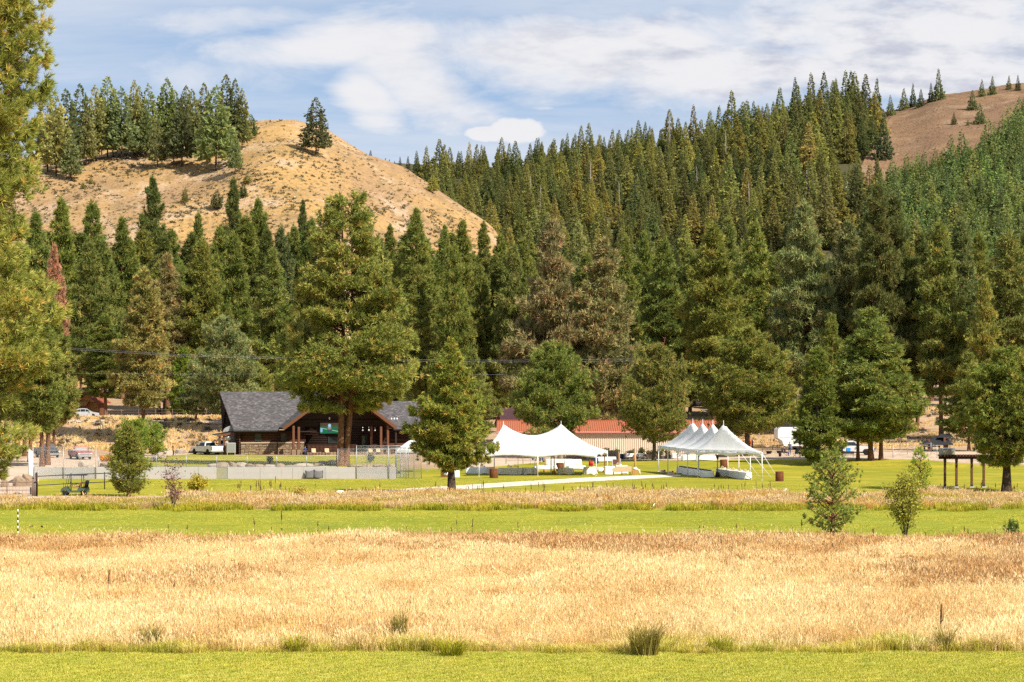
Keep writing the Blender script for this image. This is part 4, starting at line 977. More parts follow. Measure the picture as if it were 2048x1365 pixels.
FIRS = [fir_mesh(24, 4.7, 700 + i, 0.03, layers=26, per=24, e=0.95) for i in range(4)] + [fir_mesh(24, 3.9, 710 + i, 0.06, 26, 20, e=1.05) for i in range(3)]
YF = [fir_mesh(11, 2.2, 720 + i, 0.04, 14, 14, 5, 0.95, 1.15) for i in range(4)]
HP = [fir_mesh(24, 4.3, 730 + i, 0.17, 24, 24, 5, 0.6, 1.6, 0.08, 0.1, 0.24) for i in range(4)]
def hill_tree(name, h, px, base, top, w, pool, col, label, cat, group=None, d=None, jit=0.1):
    d = d or on_hill(h, px, base)
    if d is None: return None
    z = hz_at(h, px, d); me, H = pool[random.randrange(len(pool))]
    Ht = (base - top) * d / F if top is not None else H
    s = Ht / H; sw = s * w
    o = link(name, me); o.location = ((px - 1024) * d / F, d, z - 0.3); o.scale = (sw, sw, s); o.rotation_euler = (0, 0, random.uniform(0, 6.283))
    v = random.uniform(0.8, 1.25); o.color = (col[0] * v * random.uniform(0.9, 1.15), col[1] * v, col[2] * v, 1)
    return tag(o, label, cat, group)
ORD = ['first', 'second', 'third', 'fourth', 'fifth', 'sixth', 'seventh', 'eighth', 'ninth', 'tenth', 'eleventh', 'twelfth', 'thirteenth', 'fourteenth', 'fifteenth', 'sixteenth', 'seventeenth', 'eighteenth', 'nineteenth', 'twentieth']
# the grove on the near hill: (px, base row, top row, width factor)
GROVE = [(112, 352, 190, 1.0), (142, 362, 262, 1.0), (95, 345, 182, 1.0), (160, 330, 168, .95), (173, 332, 216, .9), (132, 335, 178, 1.0), (190, 322, 170, .9), (215, 315, 152, .95), (243, 322, 174, 1.05), (226, 312, 176, .8), (268, 312, 160, .75), (291, 318, 210, .9),
         (297, 310, 166, .85), (315, 336, 236, .9), (334, 308, 156, .95), (350, 306, 180, .9), (364, 334, 190, 1.05), (384, 312, 178, .9), (408, 306, 166, .85), (402, 322, 296, .9), (432, 342, 172, 1.15), (452, 306, 148, .8), (470, 305, 158, .75), (484, 300, 176, .7), (470, 348, 262, .8), (418, 326, 300, .8), (327, 306, 172, .8), (203, 310, 182, .8), (372, 306, 170, .8), (278, 306, 172, .8)]
GLAB = {432: 'broad dark pine with a thick pale trunk at the lower edge of the hilltop grove', 452: 'tallest pine of the hilltop grove, near its open end', 484: 'outermost tall pine of the hilltop grove, beside the open summit', 470: 'small dark pine standing below the outermost pines of the hilltop grove',
        142: 'dark pine standing forward at the low end of the hilltop grove', 315: 'short thin-stemmed pine forward of the middle of the hilltop grove', 364: 'pine with a pale broken snag beside it in the hilltop grove', 243: 'broad pine with a bare lower stem in the hilltop grove', 173: 'pine with a leafless foot near the low end of the hilltop grove'}
n_ = 0
for px, b, t, w in sorted(GROVE):
    lab = GLAB.pop(px, None)
    if lab is None: lab = (f'{ORD[n_]} plain dark pine of the hilltop grove, counted from its low end' if n_ < 20 else f'{ORD[n_ - 20]} plain dark pine in the back row at the open end of the grove') + ''; n_ += 1
    hill_tree('hill_pine', H1, px, b, t, w, HP, (0.26, 0.285, 0.12), lab, 'pine', 'pines of the hilltop grove')
for px, b, t, w, c, lab in [(632, 312, 194, 1.2, (0.24, 0.25, 0.12), 'lone open-branched pine on the bare ridge of the golden hill'), (503, 278, 228, 1.2, (0.15, 0.24, 0.08), 'small green fir on the summit beside the hilltop grove'),
                            (370, 408, 374, 1.1, (0.24, 0.24, 0.08), 'small round young pine low on the bare hillside'), (434, 420, 377, 1.5, (0.26, 0.26, 0.11), 'pale open young pine low on the hillside beside a dark one'), (486, 395, 366, 1.5, (0.2, 0.23, 0.08), 'small green pine right of the dark narrow pine on the slope'),
                            (494, 368, 344, 1.6, (0.26, 0.26, 0.11), 'upper small pale pine on the hillside below the grove'), (166, 378, 362, 1.6, (0.35, 0.33, 0.1), 'little yellow-green bush on the slope under the grove'), (182, 368, 352, 1.6, (0.3, 0.28, 0.12), 'little round bush uphill of the yellow-green one under the grove'),
                            (866, 386, 348, 1.6, (0.3, 0.33, 0.1), 'bright round tree at the edge of the golden slope against the forest')]:
    hill_tree('hill_pine' if w < 1.55 else 'hill_bush', H1, px, b, t, w, HP, c, lab, 'pine' if w < 1.55 else 'bush')
# the fir forest on the right-hand hillside, largest first by depth
r2 = np.random.default_rng(31)
pts = []
def bare(px, y):
    if px > 1752: return y < np.interp(px, [1752, 1800, 1850, 1900, 1960, 2048], [356, 345, 335, 310, 285, 245])
    return 1655 < px and y > 335 and r2.uniform() < 0.6
tries = 0
while len(pts) < 285 and tries < 60000:
    tries += 1
    px = r2.uniform(840, 1765); d = 1010 + 490 * r2.uniform() ** 0.75
    z = hz_at(H2, px, d); y = HZ + (CAMH - z) * F / d
    if px < 1000 and y > np.interp(px, [840, 880, 960, 1010], [400, 420, 470, 520]): continue
    if bare(px, y): continue
    hgt = 24 * F / d
    if any(abs(px - q[0]) < 0.19 * hgt and abs(y - q[1]) < 0.16 * hgt for q in pts): continue
    pts.append((px, y, d))
n_crest = 0
for px, y, d in sorted(pts, key=lambda q: q[2]):
    hgt = r2.uniform(15, 29) * (0.85 + 0.25 * (px > 1450)); tone = r2.choice(3, p=[0.55, 0.3, 0.15])
    col = [(0.28, 0.28, 0.092), (0.22, 0.243, 0.09), (0.325, 0.30, 0.108)][tone]
    hill_tree('fir', H2, px, y, y - hgt * F / d, r2.uniform(1.0, 1.45), FIRS, col, 'dark green fir of the dense forest covering the far hillside', 'fir', 'firs of the dense forest on the far hillside', d=d)
# the smaller firs between them, past counting: one object
def mass(name, h, n, accept, pool, col, h0, h1, wide, sink=0.4, seed=5):
    r = np.random.default_rng(seed); P = []; S = []; k = 0
    while len(P) < n and k < 60000:
        k += 1; px = r.uniform(830, 2100); d = r.uniform(990, 1500); z = hz_at(h, px, d); y = HZ + (CAMH - z) * F / d
        if not accept(px, y, d): continue
        P.append(((px - 1024) * d / F, d, z - sink)); S.append(r.uniform(h0, h1) / pool[0][1])
    prs = []
    for me, H in pool:
        q = bpy.data.objects.new(name, me); q.color = (*col, 1); prs.append(q)
    o = scatter(name, np.array(P), r.uniform(0, 6.283, len(P)), np.array(S), r.integers(0, len(prs), len(P)), prs); o.color = (*col, 1)
    return o
mass('fir_forest_fill', H2, 430, lambda px, y, d: not (px < 1000 and y > np.interp(px, [830, 880, 960, 1010], [395, 420, 470, 520])) and not bare(px, y) and px < 1762, FIRS, (0.25, 0.255, 0.09), 8, 19, 1.2)
mass('young_fir_fill', H2, 420, lambda px, y, d: px > 1752 and y > np.interp(px, [1752, 1780, 1800, 1850, 1900, 1960, 2000, 2048, 2090], [404, 376, 354, 349, 329, 318, 290, 245, 235]), YF, (0.20, 0.25, 0.085), 6, 10, 1.2, 0.3, 6)
# single firs along the bare crest
for px, b, t, w, lab in [(1590, 250, 155, .8, 'dark spire fir at the start of the tall crest group'), (1622, 245, 146, .95, 'tall dark fir in the crest group, next to the broadest one'), (1648, 240, 143, 1.05, 'broad olive fir in the middle of the crest group'), (1672, 232, 156, .7, 'thin see-through pine right of the broad crest fir'),
                         (1702, 235, 142, .95, 'tall fir beside the gap of sky on the crest'), (1726, 235, 168, .8, 'shorter fir leaning on the tall one beside the sky gap'), (1754, 236, 156, .9, 'bare-topped fir on the crest above the burnt slope'), (1781, 234, 190, 1.1, 'young fir right of the bare-topped one on the crest'),
                         (1808, 222, 176, 1.2, 'young bushy fir on the crest, left of the dark solitary one'), (1826, 216, 166, .9, 'slender young fir on the crest close to the dark solitary one'), (1842, 216, 178, 1.2, 'small round fir on the crest left of the dark solitary one'), (1862, 206, 166, .9, 'pale small fir touching the dark solitary one'),
                         (1877, 203, 137, 1.0, 'dark solitary fir standing highest on the bare crest'), (1964, 196, 158, 1.2, 'left fir of the pair on the bare crest near the photo edge'), (1985, 192, 152, 1.1, 'right fir of the pair on the bare crest near the photo edge'), (2018, 182, 151, 1.1, 'upper small fir at the far end of the bare crest'), (2036, 184, 150, 1.0, 'last fir on the bare crest at the photo edge'),
                         (1767, 322, 222, 1.0, 'pine with a bare stem standing on the burnt slope'), (1945, 222, 180, 1.4, 'bushy fir below the crest pair'), (1960, 250, 206, 1.4, 'round fir low on the slope below the crest pair'), (1908, 252, 224, 1.3, 'tiny fir alone on the burnt slope'), (1936, 254, 238, 1.4, 'tiny shrubby fir beside the lone tiny one'), (1708, 420, 330, 1.0, 'grey-green pine beside the bare strip of the slope'),
                         (1690, 425, 340, .9, 'slim fir at the edge of the bare strip'), (1661, 455, 380, .9, 'grey pine low in the bare strip')]:
    hill_tree('fir', H2, px, b, t, w, FIRS, (0.21, 0.23, 0.11), lab, 'fir', None)
# the bright young stand
pts = []; tries = 0
while len(pts) < 240 and tries < 60000:
    tries += 1
    px = r2.uniform(1752, 2090); d = 1010 + 480 * r2.uniform()
    z = hz_at(H2, px, d); y = HZ + (CAMH - z) * F / d
    if y < np.interp(px, [1752, 1780, 1800, 1850, 1900, 1960, 2000, 2048, 2090], [400, 372, 350, 345, 325, 312, 285, 240, 230]): continue
    hgt = 11 * F / d
    if any(abs(px - q[0]) < 0.24 * hgt and abs(y - q[1]) < 0.2 * hgt for q in pts): continue
    pts.append((px, y, d))
for px, y, d in pts:
    hill_tree('young_fir', H2, px, y, y - r2.uniform(9, 17) * F / d, r2.uniform(1.0, 1.4), YF, [(0.235, 0.31, 0.11), (0.19, 0.25, 0.09), (0.25, 0.28, 0.10)][random.randrange(3)], 'bright green young fir of the regrown stand beside the burnt slope', 'fir', 'young firs of the regrown stand', d=d)
# bare grey snags in the forest
b = MB(); b.tube([(0, 0, -1), (.1, 0, 8), (.25, .1, 17)], [.3, .2, .04], 6)
rs_ = random.Random(4)
for k in range(26):
    z_ = 3 + k * .5; a_ = rs_.uniform(0, 6.28); l_ = (17 - z_) * .14 + .4; b.tube([(.1, 0, z_), (.1 + math.cos(a_) * l_, math.sin(a_) * l_, z_ - .2 * l_)], [.06, .015], 3)
snag = b.build('dead_fir', plain('grey_snag_wood', (.30, .25, .22), .9), None)
for k, (px, y_) in enumerate([(1062, 392), (1078, 418), (1340, 268), (1180, 352), (1612, 360), (1452, 300), (1500, 420), (1240, 400), (1395, 372)]):
    d = on_hill(H2, px, y_ + 40) or 1200; o = snag if k == 0 else snag.copy()
    if k: COL.objects.link(o)
    s_ = random.uniform(.95, 1.35); o.location = ((px - 1024) * d / F, d, hz_at(H2, px, d)); o.scale = (s_, s_, s_); o.rotation_euler = (random.uniform(-.06, .06), random.uniform(-.06, .06), random.uniform(0, 6))
    tag(o, 'bare grey dead fir standing among the green firs of the far hillside', 'dead fir', 'dead firs of the far hillside')
# bluish trees on the distant ridge
for i, px in enumerate([726, 741, 747, 762, 771, 779, 789, 800, 816, 833, 848, 861, 874, 886, 897, 908]):
    t = [290, 284, 296, 304, 298, 300, 303, 294, 292, 300, 305, 300, 304, 302, 306, 308][i]
    hill_tree('distant_fir', H3, px, 326, t, 1.1, FIRS, (0.13, 0.16, 0.13), 'bluish dark fir in the notch on the distant ridge', 'fir', 'firs on the distant ridge', d=2270)
# ---------------------------------------------------------------- the lodge
def part(mb, name, mat, parent): return mb.build(name, mat, parent)
def gable_frame(px, y, yaw): 
    p = G(px, y); return p
p0 = D(478, 345)
lodge = empty('log_lodge', (p0.x, p0.y, p0.z), R(14), 'dark log lodge with grey shingle roof, stone wainscot and gabled porch', 'lodge')
def log_course(mb, x0, x1, y, z0, z1, r=0.13, face=-1):
    z = z0 + r
    while z < z1:
        mb.tube([(x0, y, z), (x1, y, z)], r, 8); z += 2 * r * 0.97
# left wing: 11 m long, 11 m deep
b = MB(); b.box(0.12, 9.4, 0.12, 10.9, -0.4, 3.3); part(b, 'wall_core', TIMBERD, lodge)
b = MB(); log_course(b, -0.25, 9.6, 0.1, 1.75, 3.35); b.v = b.v; w = part(b, 'log_wall', LOG, lodge); w['kind'] = 'stuff'
b = MB(); z = 0.0
while z < 3.3: b.tube([(0.05, -0.3, z + .13), (0.05, 11.2, z + .13)], 0.13, 8); z += 0.252
w = part(b, 'gable_log_wall', LOG, lodge); w['kind'] = 'stuff'
# stone wainscot: separate stones in courses
b = MB(); rs = random.Random(5)
b.box(0.30, 9.3, -0.10, 0.1, -0.4, 1.62)
z = -0.2
while z < 1.58:
    x = 0.22; hh = rs.uniform(0.17, 0.3)
    while x < 9.2:
        ww = rs.uniform(0.25, 0.75); hz = min(hh * rs.uniform(0.75, 1.0), 1.6 - z)
        pr = rs.uniform(0.04, 0.13)
        b.bbox(x + 0.015, min(x + ww, 9.3) - 0.015, -0.12 - pr, -0.06, z + 0.012, z + hz, 0.035); x += ww
    z += hh
w = part(b, 'stone_wainscot', FIELDSTONE, lodge); w['kind'] = 'stuff'
b = MB(); b.bbox(0.2, 9.35, -0.30, 0.0, 1.63, 1.79, 0.02); part(b, 'stone_sill', SILL, lodge)
def window(x, y, z, w, h, parent=lodge, axis='x', mat=TRIMG):
    f = MB(); t = 0.11
    f.box(x, x + w, y - 0.09, y + 0.03, z, z + t); f.box(x, x + w, y - 0.09, y + 0.03, z + h - t, z + h)
    f.box(x, x + t, y - 0.09, y + 0.03, z + t, z + h - t); f.box(x + w - t, x + w, y - 0.09, y + 0.03, z + t, z + h - t)
    fo = f.build('window', mat, parent)
    g_ = MB(); g_.box(x + t, x + w - t, y - 0.05, y - 0.02, z + t, z + h - t); g_.build('pane', GLASS, fo)
    return fo
window(2.25, -0.06, 1.95, 0.95, 1.2); window(5.95, -0.06, 1.95, 0.85, 1.2)
b = MB(); b.tube([(5.45, -0.34, -0.2), (5.45, -0.34, 3.1), (5.45, -0.9, 3.35)], 0.05, 8); part(b, 'downspout', BLACK, lodge)
# eave beam, roof planes with thickness, rafters' end fascia
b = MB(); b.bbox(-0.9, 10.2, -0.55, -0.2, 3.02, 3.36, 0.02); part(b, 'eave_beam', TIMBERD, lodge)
EAVE, RIDGE, OV = 3.50, 9.0, 0.95
b = MB(); b.slab([(-0.9, -OV, EAVE), (5.4, -OV, EAVE), (12.7, 5.5, RIDGE), (-2.1, 5.5, RIDGE)], 0.16); part(b, 'roof', SHINGLE, lodge)
b = MB(); b.slab([(-0.9, 11.95, EAVE), (-2.1, 5.52, RIDGE), (15.5, 5.52, RIDGE), (15.5, 11.95, EAVE)], 0.16); part(b, 'rear_roof', SHINGLE, lodge)
b = MB()
b.prism([(-OV, EAVE - 0.18), (5.5, RIDGE - 0.18), (11.95, EAVE - 0.18), (11.95, EAVE - 0.46), (5.5, RIDGE - 0.5), (-OV, EAVE - 0.46)], -0.95, -0.82, 'x'); part(b, 'barge_board', TIMBERD, lodge)
b = MB(); b.prism([(0.1, 3.3), (10.9, 3.3), (5.5, 8.45)], 0.0, 0.2, 'x'); part(b, 'gable_wall', LOG, lodge)
b = MB(); b.bbox(-0.95, 5.5, -OV - 0.16, -OV - 0.02, EAVE - 0.17, EAVE - 0.03, 0.02); part(b, 'gutter', BLACK, lodge)
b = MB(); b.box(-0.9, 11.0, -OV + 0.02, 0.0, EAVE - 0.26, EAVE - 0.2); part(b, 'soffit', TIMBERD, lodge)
for k in range(5):
    x = 0.6 + k * 1.75
    b = MB(); b.tube([(x, -0.35, 4.05), (x + 0.55, -0.62, 3.80)], 0.035, 5); b.tube([(x + 0.55, -0.62, 3.80), (x + 1.0, -0.32, 4.06)], 0.035, 5); part(b, 'snow_guard', DARKM, lodge)
# gable porch: ridge towards the viewer; centre x=13.4
GX, GW, GY = 14.0, 8.3, -3.6
zt, zl = 10.1, 3.95
b = MB(); b.slab([(GX - GW, GY, zl), (GX, GY - 0.7, zt), (GX, 6.0, zt), (GX - GW, 6.0, zl)], 0.2); part(b, 'porch_roof', SHINGLE, lodge)
b = MB(); b.slab([(GX, GY - 0.7, zt), (GX + GW, GY, zl), (GX + GW, 6.0, zl), (GX, 6.0, zt)], 0.2); part(b, 'porch_roof', SHINGLE, lodge)
for s in (-1, 1):
    b = MB(); x1 = GX + s * GW
    b.slab([(GX, GY - 0.78, zt - 0.02), (x1, GY - 0.08, zl - 0.02), (x1, GY + 0.12, zl - 0.02), (GX, GY - 0.58, zt - 0.02)], 0.42); part(b, 'porch_barge_board', TIMBER, lodge)
    b = MB(); b.slab([(GX + s * 0.1, GY - 0.5, zt - 0.26), (x1 - s * 0.1, GY + 0.14, zl - 0.23), (x1 - s * 0.1, 0.6, zl - 0.23), (GX + s * 0.1, 0.6, zt - 0.26)], 0.06); part(b, 'porch_ceiling', TIMBER, lodge)
for x in (7.35, 8.1, 20.0, 21.0, 18.9):
    yy = GY + 0.55 if x in (7.35, 8.1, 20.0, 21.0) else GY + 2.0
    b = MB(); b.bbox(x - 0.17, x + 0.17, yy - 0.17, yy + 0.17, 0.0, 4.15 if x in (7.35, 21.0) else 4.0, 0.03); part(b, 'porch_post', TIMBER, lodge)
    b = MB(); b.bbox(x - 0.32, x + 0.32, yy - 0.32, yy + 0.32, -0.35, 0.75, 0.05); part(b, 'post_base', FIELDSTONE, lodge)
b = MB(); b.bbox(7.0, 21.4, 0.3, 0.55, 4.62, 4.9, 0.02); part(b, 'porch_beam', TIMBERD, lodge)
# back wall of the porch, deck
b = MB(); b.prism([(6.6, -0.1), (21.6, -0.1), (21.6, 4.1), (GX, 9.6), (6.6, 4.1)], 0.6, 0.8, 'y'); part(b, 'porch_back_wall', TIMBERD, lodge)  # porch walls in near-black timber, the porch shade put into their colour
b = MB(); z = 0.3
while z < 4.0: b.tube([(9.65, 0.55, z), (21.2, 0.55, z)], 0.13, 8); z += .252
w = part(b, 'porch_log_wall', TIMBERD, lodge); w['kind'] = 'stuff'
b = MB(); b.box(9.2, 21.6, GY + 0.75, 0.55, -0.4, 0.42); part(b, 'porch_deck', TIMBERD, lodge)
b = MB(); x = 9.3
while x < 21.4:
    ww = rs.uniform(0.3, 0.7); b.bbox(x, x + ww - 0.03, GY + 0.55, GY + 0.76, -0.35, 0.40 - rs.uniform(0, .08), 0.04); x += ww
w = part(b, 'deck_stone_face', FIELDSTONE, lodge); w['kind'] = 'stuff'
for x0, x1 in ((9.4, 13.0), (13.1, 16.6), (18.6, 21.2)):
    b = MB(); yy = GY + 0.9
    b.bbox(x0, x1, yy - 0.05, yy + 0.05, 1.38, 1.48, 0.01); b.bbox(x0, x1, yy - 0.04, yy + 0.04, 0.55, 0.62, 0.01)
    rl = part(b, 'porch_railing', TIMBERD, lodge)
    x = x0 + 0.1; bb = MB()
    while x < x1: bb.box(x, x + 0.06, yy - 0.03, yy + 0.03, 0.62, 1.38); x += 0.19
    w = bb.build('baluster', TIMBER, rl); w['kind'] = 'stuff'
window(12.9, 0.42, 1.55, 1.7, 0.95); window(17.8, 0.42, 1.2, 0.8, 1.5)
# television on the porch wall, switched on: a player in a pale helmet on green turf
def tv_mat():
    m, g = new_mat('tv_picture'); p = g.n('ShaderNodeTexCoord').outputs['Object']
    s = g.n('ShaderNodeSeparateXYZ', {0: p}); u = g.math('DIVIDE', g.math('SUBTRACT', s.outputs[0], 11.75), 2.75); v = g.math('DIVIDE', g.math('SUBTRACT', s.outputs[2], 3.0), 1.5)
    def disc(cu, cv, ru, rv):
        a = g.math('DIVIDE', g.math('SUBTRACT', u, cu), ru); b_ = g.math('DIVIDE', g.math('SUBTRACT', v, cv), rv)
        return g.math('SUBTRACT', 1.0, g.smooth(g.math('ADD', g.math('MULTIPLY', a, a), g.math('MULTIPLY', b_, b_)), 0.75, 1.1))
    nz = g.noise(p, 2.2, 3)
    c = g.mix(g.smooth(v, 0.55, 0.75), (0.015, 0.13, 0.055), g.mix(nz, (0.03, 0.035, 0.02), (0.13, 0.06, 0.04)))
    ln = g.math('SUBTRACT', 1.0, g.smooth(g.math('ABSOLUTE', g.math('SUBTRACT', g.math('ADD', v, g.math('MULTIPLY', u, 0.35)), 0.52)), 0.01, 0.05))
    c = g.mix(g.math('MULTIPLY', ln, 0.7), c, (0.4, 0.55, 0.5))
    c = g.mix(disc(0.49, 0.34, 0.13, 0.27), c, (0.05, 0.07, 0.08)); c = g.mix(disc(0.49, 0.52, 0.10, 0.17), c, (0.26, 0.22, 0.16))
    c = g.mix(disc(0.49, 0.75, 0.085, 0.17), c, (0.30, 0.46, 0.62)); c = g.mix(disc(0.06, 0.3, 0.07, 0.22), c, (0.2, 0.4, 0.55))
    out(g, g.n('ShaderNodeEmission', {'Color': c, 'Strength': 0.75}).outputs[0]); return m
b = MB(); b.bbox(11.68, 14.57, 0.22, 0.36, 2.93, 4.57, 0.02); tv = part(b, 'television', BLACK, lodge)
b = MB(); b.box(11.75, 14.5, 0.2, 0.215, 3.0, 4.5); b.build('screen', tv_mat(), tv)
b = MB(); b.lathe([(0.0, 4.98), (0.12, 5.0), (0.12, 5.3), (0.02, 5.36)], 10, 13.1, 0.3); part(b, 'wall_lamp', LAMPW, lodge)
for x in (17.4, 18.3, 19.2):
    b = MB(); b.tube([(x, GY + 0.9, 4.0), (x, GY + 0.9, 3.6)], 0.025, 5); b.lathe([(0.03, 3.6), (0.14, 3.45), (0.1, 3.35)], 8, x, GY + 0.9); part(b, 'hanging_lamp', CHROME, lodge)
# right wing
b = MB(); b.box(19.0, 31.5, 0.9, 9.0, -0.4, 3.5); part(b, 'wing_wall_core', TIMBERD, lodge)
b = MB(); log_course(b, 21.7, 31.6, 0.86, -0.2, 3.4); w = part(b, 'wing_log_wall', LOG, lodge); w['kind'] = 'stuff'
b = MB(); b.slab([(22.3, -0.6, 3.62), (32.2, -0.6, 3.62), (31.0, 5.0, 7.6), (17.3, 5.0, 7.6)], 0.16); part(b, 'wing_roof', SHINGLE, lodge)
b = MB(); b.slab([(15.5, 5.02, 7.6), (31.0, 5.02, 7.6), (32.2, 10.5, 3.62), (17.0, 10.5, 3.62)], 0.16); part(b, 'wing_rear_roof', SHINGLE, lodge)
b = MB(); b.bbox(22.3, 32.2, -0.78, -0.63, 3.42, 3.6, 0.02); part(b, 'wing_gutter', BLACK, lodge)
window(25.4, 0.72, 1.5, 1.2, 1.6); window(29.2, 0.72, 1.5, 1.0, 1.6)
for x in (22.7, 26.8):
    b = MB(); b.bbox(x - 0.14, x + 0.14, -0.5, -0.22, 0.0, 3.45, 0.03); part(b, 'wing_post', TIMBERD, lodge)
b = MB(); b.bbox(21.6, 30.0, -0.42, -0.3, 1.35, 1.47, 0.01); b.bbox(21.6, 30.0, -0.42, -0.3, 0.4, 0.5, 0.01); rl = part(b, 'wing_railing', TIMBER, lodge)
bb = MB(); x = 21.7
while x < 29.9: bb.box(x, x + 0.06, -0.39, -0.33, 0.5, 1.35); x += 0.2
w = bb.build('baluster', TIMBER, rl); w['kind'] = 'stuff'
b = MB(); b.box(21.65, 31.0, -0.5, 0.75, -0.4, 0.36); part(b, 'wing_deck', TIMBERD, lodge)
for k in range(3):
    b = MB(); x = 22.3 + k * 0.42; b.box(x, x + 0.22, 1.3, 1.5, 4.98, 5.2, 0.03); part(b, 'roof_vent', PWHITE, lodge)
# lean-to at the gable end
b = MB(); b.slab([(-3.1, -0.2, 2.85), (-0.1, -0.2, 3.35), (-0.1, 6.0, 3.35), (-3.1, 6.0, 2.85)], 0.12); part(b, 'lean_to_roof', SHINGLE, lodge)
b = MB(); b.slab([(-3.15, -0.32, 2.86), (-0.1, -0.32, 3.38), (-0.1, -0.2, 3.38), (-3.15, -0.2, 2.86)], 0.26); part(b, 'lean_to_beam', TIMBER, lodge)
for x in (-2.75, -2.15):
    b = MB(); b.bbox(x - 0.13, x + 0.13, -0.1, 0.16, -0.3, 2.75 + (0.1 if x > -2.5 else 0), 0.02); part(b, 'lean_to_post', TIMBER, lodge)
b = MB(); b.prism([(-2.2, 3.42)] + [(-2.2 + 2.1 * (1 - math.cos(a)) , 3.42 + 0.85 * math.sin(a)) for a in [0.2 * i for i in range(1, 8)]] + [(-0.1, 3.42)], 0.3, 0.5, 'y'); part(b, 'arched_hood', STEEL, lodge)

hv = empty('heat_pump', tuple(lodge.location + Vector((-1.15, -0.9, 0))), R(14), 'grey boxy heat pump on legs outside the lodge gable', 'heat pump')
b = MB(); b.bbox(-0.55, 0.75, -0.3, 0.3, 0.35, 1.75, 0.04); part(b, 'cabinet', PANELG, hv)
b = MB()
for k in range(11): b.box(-0.42, 0.62, -0.325, -0.302, 0.46 + k * 0.11, 0.52 + k * 0.11)
w = part(b, 'louvre', STEEL, hv); w['kind'] = 'stuff'
for x in (-0.45, 0.65):
    b = MB(); b.box(x - 0.05, x + 0.05, -0.28, 0.28, -0.2, 0.35); part(b, 'leg', CHROME, hv)
du = empty('air_duct', tuple(lodge.location + Vector((-1.75, -0.2, 0))), 0, 'shiny round air duct beside the grey heat pump under the lean-to', 'duct')
b = MB(); b.tube([(0, 0, -0.2), (0, 0, 2.1)], 0.28, 12); part(b, 'pipe', PANELG, du)
b = MB(); b.tube([(-0.1, 0, 2.3), (0.55, 0.1, 2.5)], 0.42, 14); part(b, 'fan_housing', STEEL, du)

# ---------------------------------------------------------------- concrete court wall and chain-link fences
WALLY = 257.0
def wx(px, d=WALLY): return (px - 1024) * d / F
cw = empty('concrete_wall', (wx(66), WALLY, 0), 0, 'long low concrete wall of the court, between the two lawns', 'wall')
edges = [66, 127, 192, 262, 330, 396, 433]; edges2 = [455, 520, 585, 650, 713, 778, 792]
for ed in (edges, edges2):
    for a, c in zip(ed[:-1], ed[1:]):
        b = MB(); x0, x1 = wx(a) - wx(66), wx(c) - wx(66); o_ = random.uniform(-0.006, 0.006)
        b.bbox(x0 + 0.012, x1 - 0.012, o_, 0.22 + o_, -0.3, 0.60, 0.012); b.bbox(x0 + 0.012, x1 - 0.012, 0.006 + o_, 0.214 + o_, 0.612, 1.235, 0.015)
        part(b, 'wall_panel', CWALL, cw)
b = MB(); x0, x1 = 0.02, wx(433) - wx(66) - 0.02; b.box(x0, x1, 0.05, 0.17, -0.3, 1.2); x0, x1 = wx(455) - wx(66) + .02, wx(792) - wx(66) - .02; b.box(x0, x1, 0.05, 0.17, -0.3, 1.2); part(b, 'wall_core', CWALL, cw)
# metal gate in the wall
gt = empty('metal_gate', (wx(434), WALLY + 0.1, 0), 0, 'grey metal gate of upright bars let into the concrete wall', 'gate')
gw = wx(455) - wx(433)
b = MB(); b.box(0, 0.07, -0.04, 0.04, 0, 1.5); part(b, 'gate_post', STEEL, gt)
b = MB(); b.box(gw - 0.08, gw, -0.04, 0.04, 0, 1.5); part(b, 'gate_post', STEEL, gt)
for k in range(8):
    b = MB(); x = 0.1 + k * (gw - 0.2) / 8; b.box(x, x + 0.085, -0.02, 0.02, 0.04, 1.2); part(b, 'bar', STEEL if k % 2 else PANELG, gt)
for z in (0.03, 1.2):
    b = MB(); b.box(0.07, gw - 0.08, -0.035, 0.035, z, z + 0.05); part(b, 'rail', STEEL, gt)

def chain_mesh(p0, p1, z0, z1, parent, sp=0.16, r=0.0045):
    """woven wire between two points: two families of slanting wires, each a thin three-sided rod"""
    p0 = np.array(p0, float); p1 = np.array(p1, float); L = np.linalg.norm(p1 - p0); u = (p1 - p0) / L; Hh = z1 - z0
    V = []; T = []
    for s in (1, -1):
        k = -Hh
        while k < L:
            a = k if s > 0 else k + Hh; bq = k + Hh if s > 0 else k
            za, zb = z0, z1
            # clip to panel
            def cl(a, za, b_, zb):
                if a < 0: t = (0 - a) / (b_ - a); a, za = 0, za + (zb - za) * t
                if a > L: t = (L - a) / (b_ - a); a, za = L, za + (zb - za) * t
                return a, za
            a2, za2 = cl(a, za, bq, zb); b2, zb2 = cl(bq, zb, a, za)
            k += sp
            if abs(a2 - b2) < 0.02: continue
            A = np.append(p0 + u * a2, za2); B = np.append(p0 + u * b2, zb2)
            n = np.array([-u[1], u[0], 0]); t = np.cross((B - A) / np.linalg.norm(B - A), n)
            i = len(V)
            for q in (A, B):
                for ang in (0, 2.094, 4.189): V.append(q + r * (n * math.cos(ang) + t * math.sin(ang)))
            for j in range(3): T += [(i + j, i + (j + 1) % 3, i + 3 + (j + 1) % 3), (i + j, i + 3 + (j + 1) % 3, i + 3 + j)]
    o = link('wire_mesh', np_mesh('wire_mesh', np.array(V), np.array(T), [STEEL]), parent); o['kind'] = 'stuff'; return o
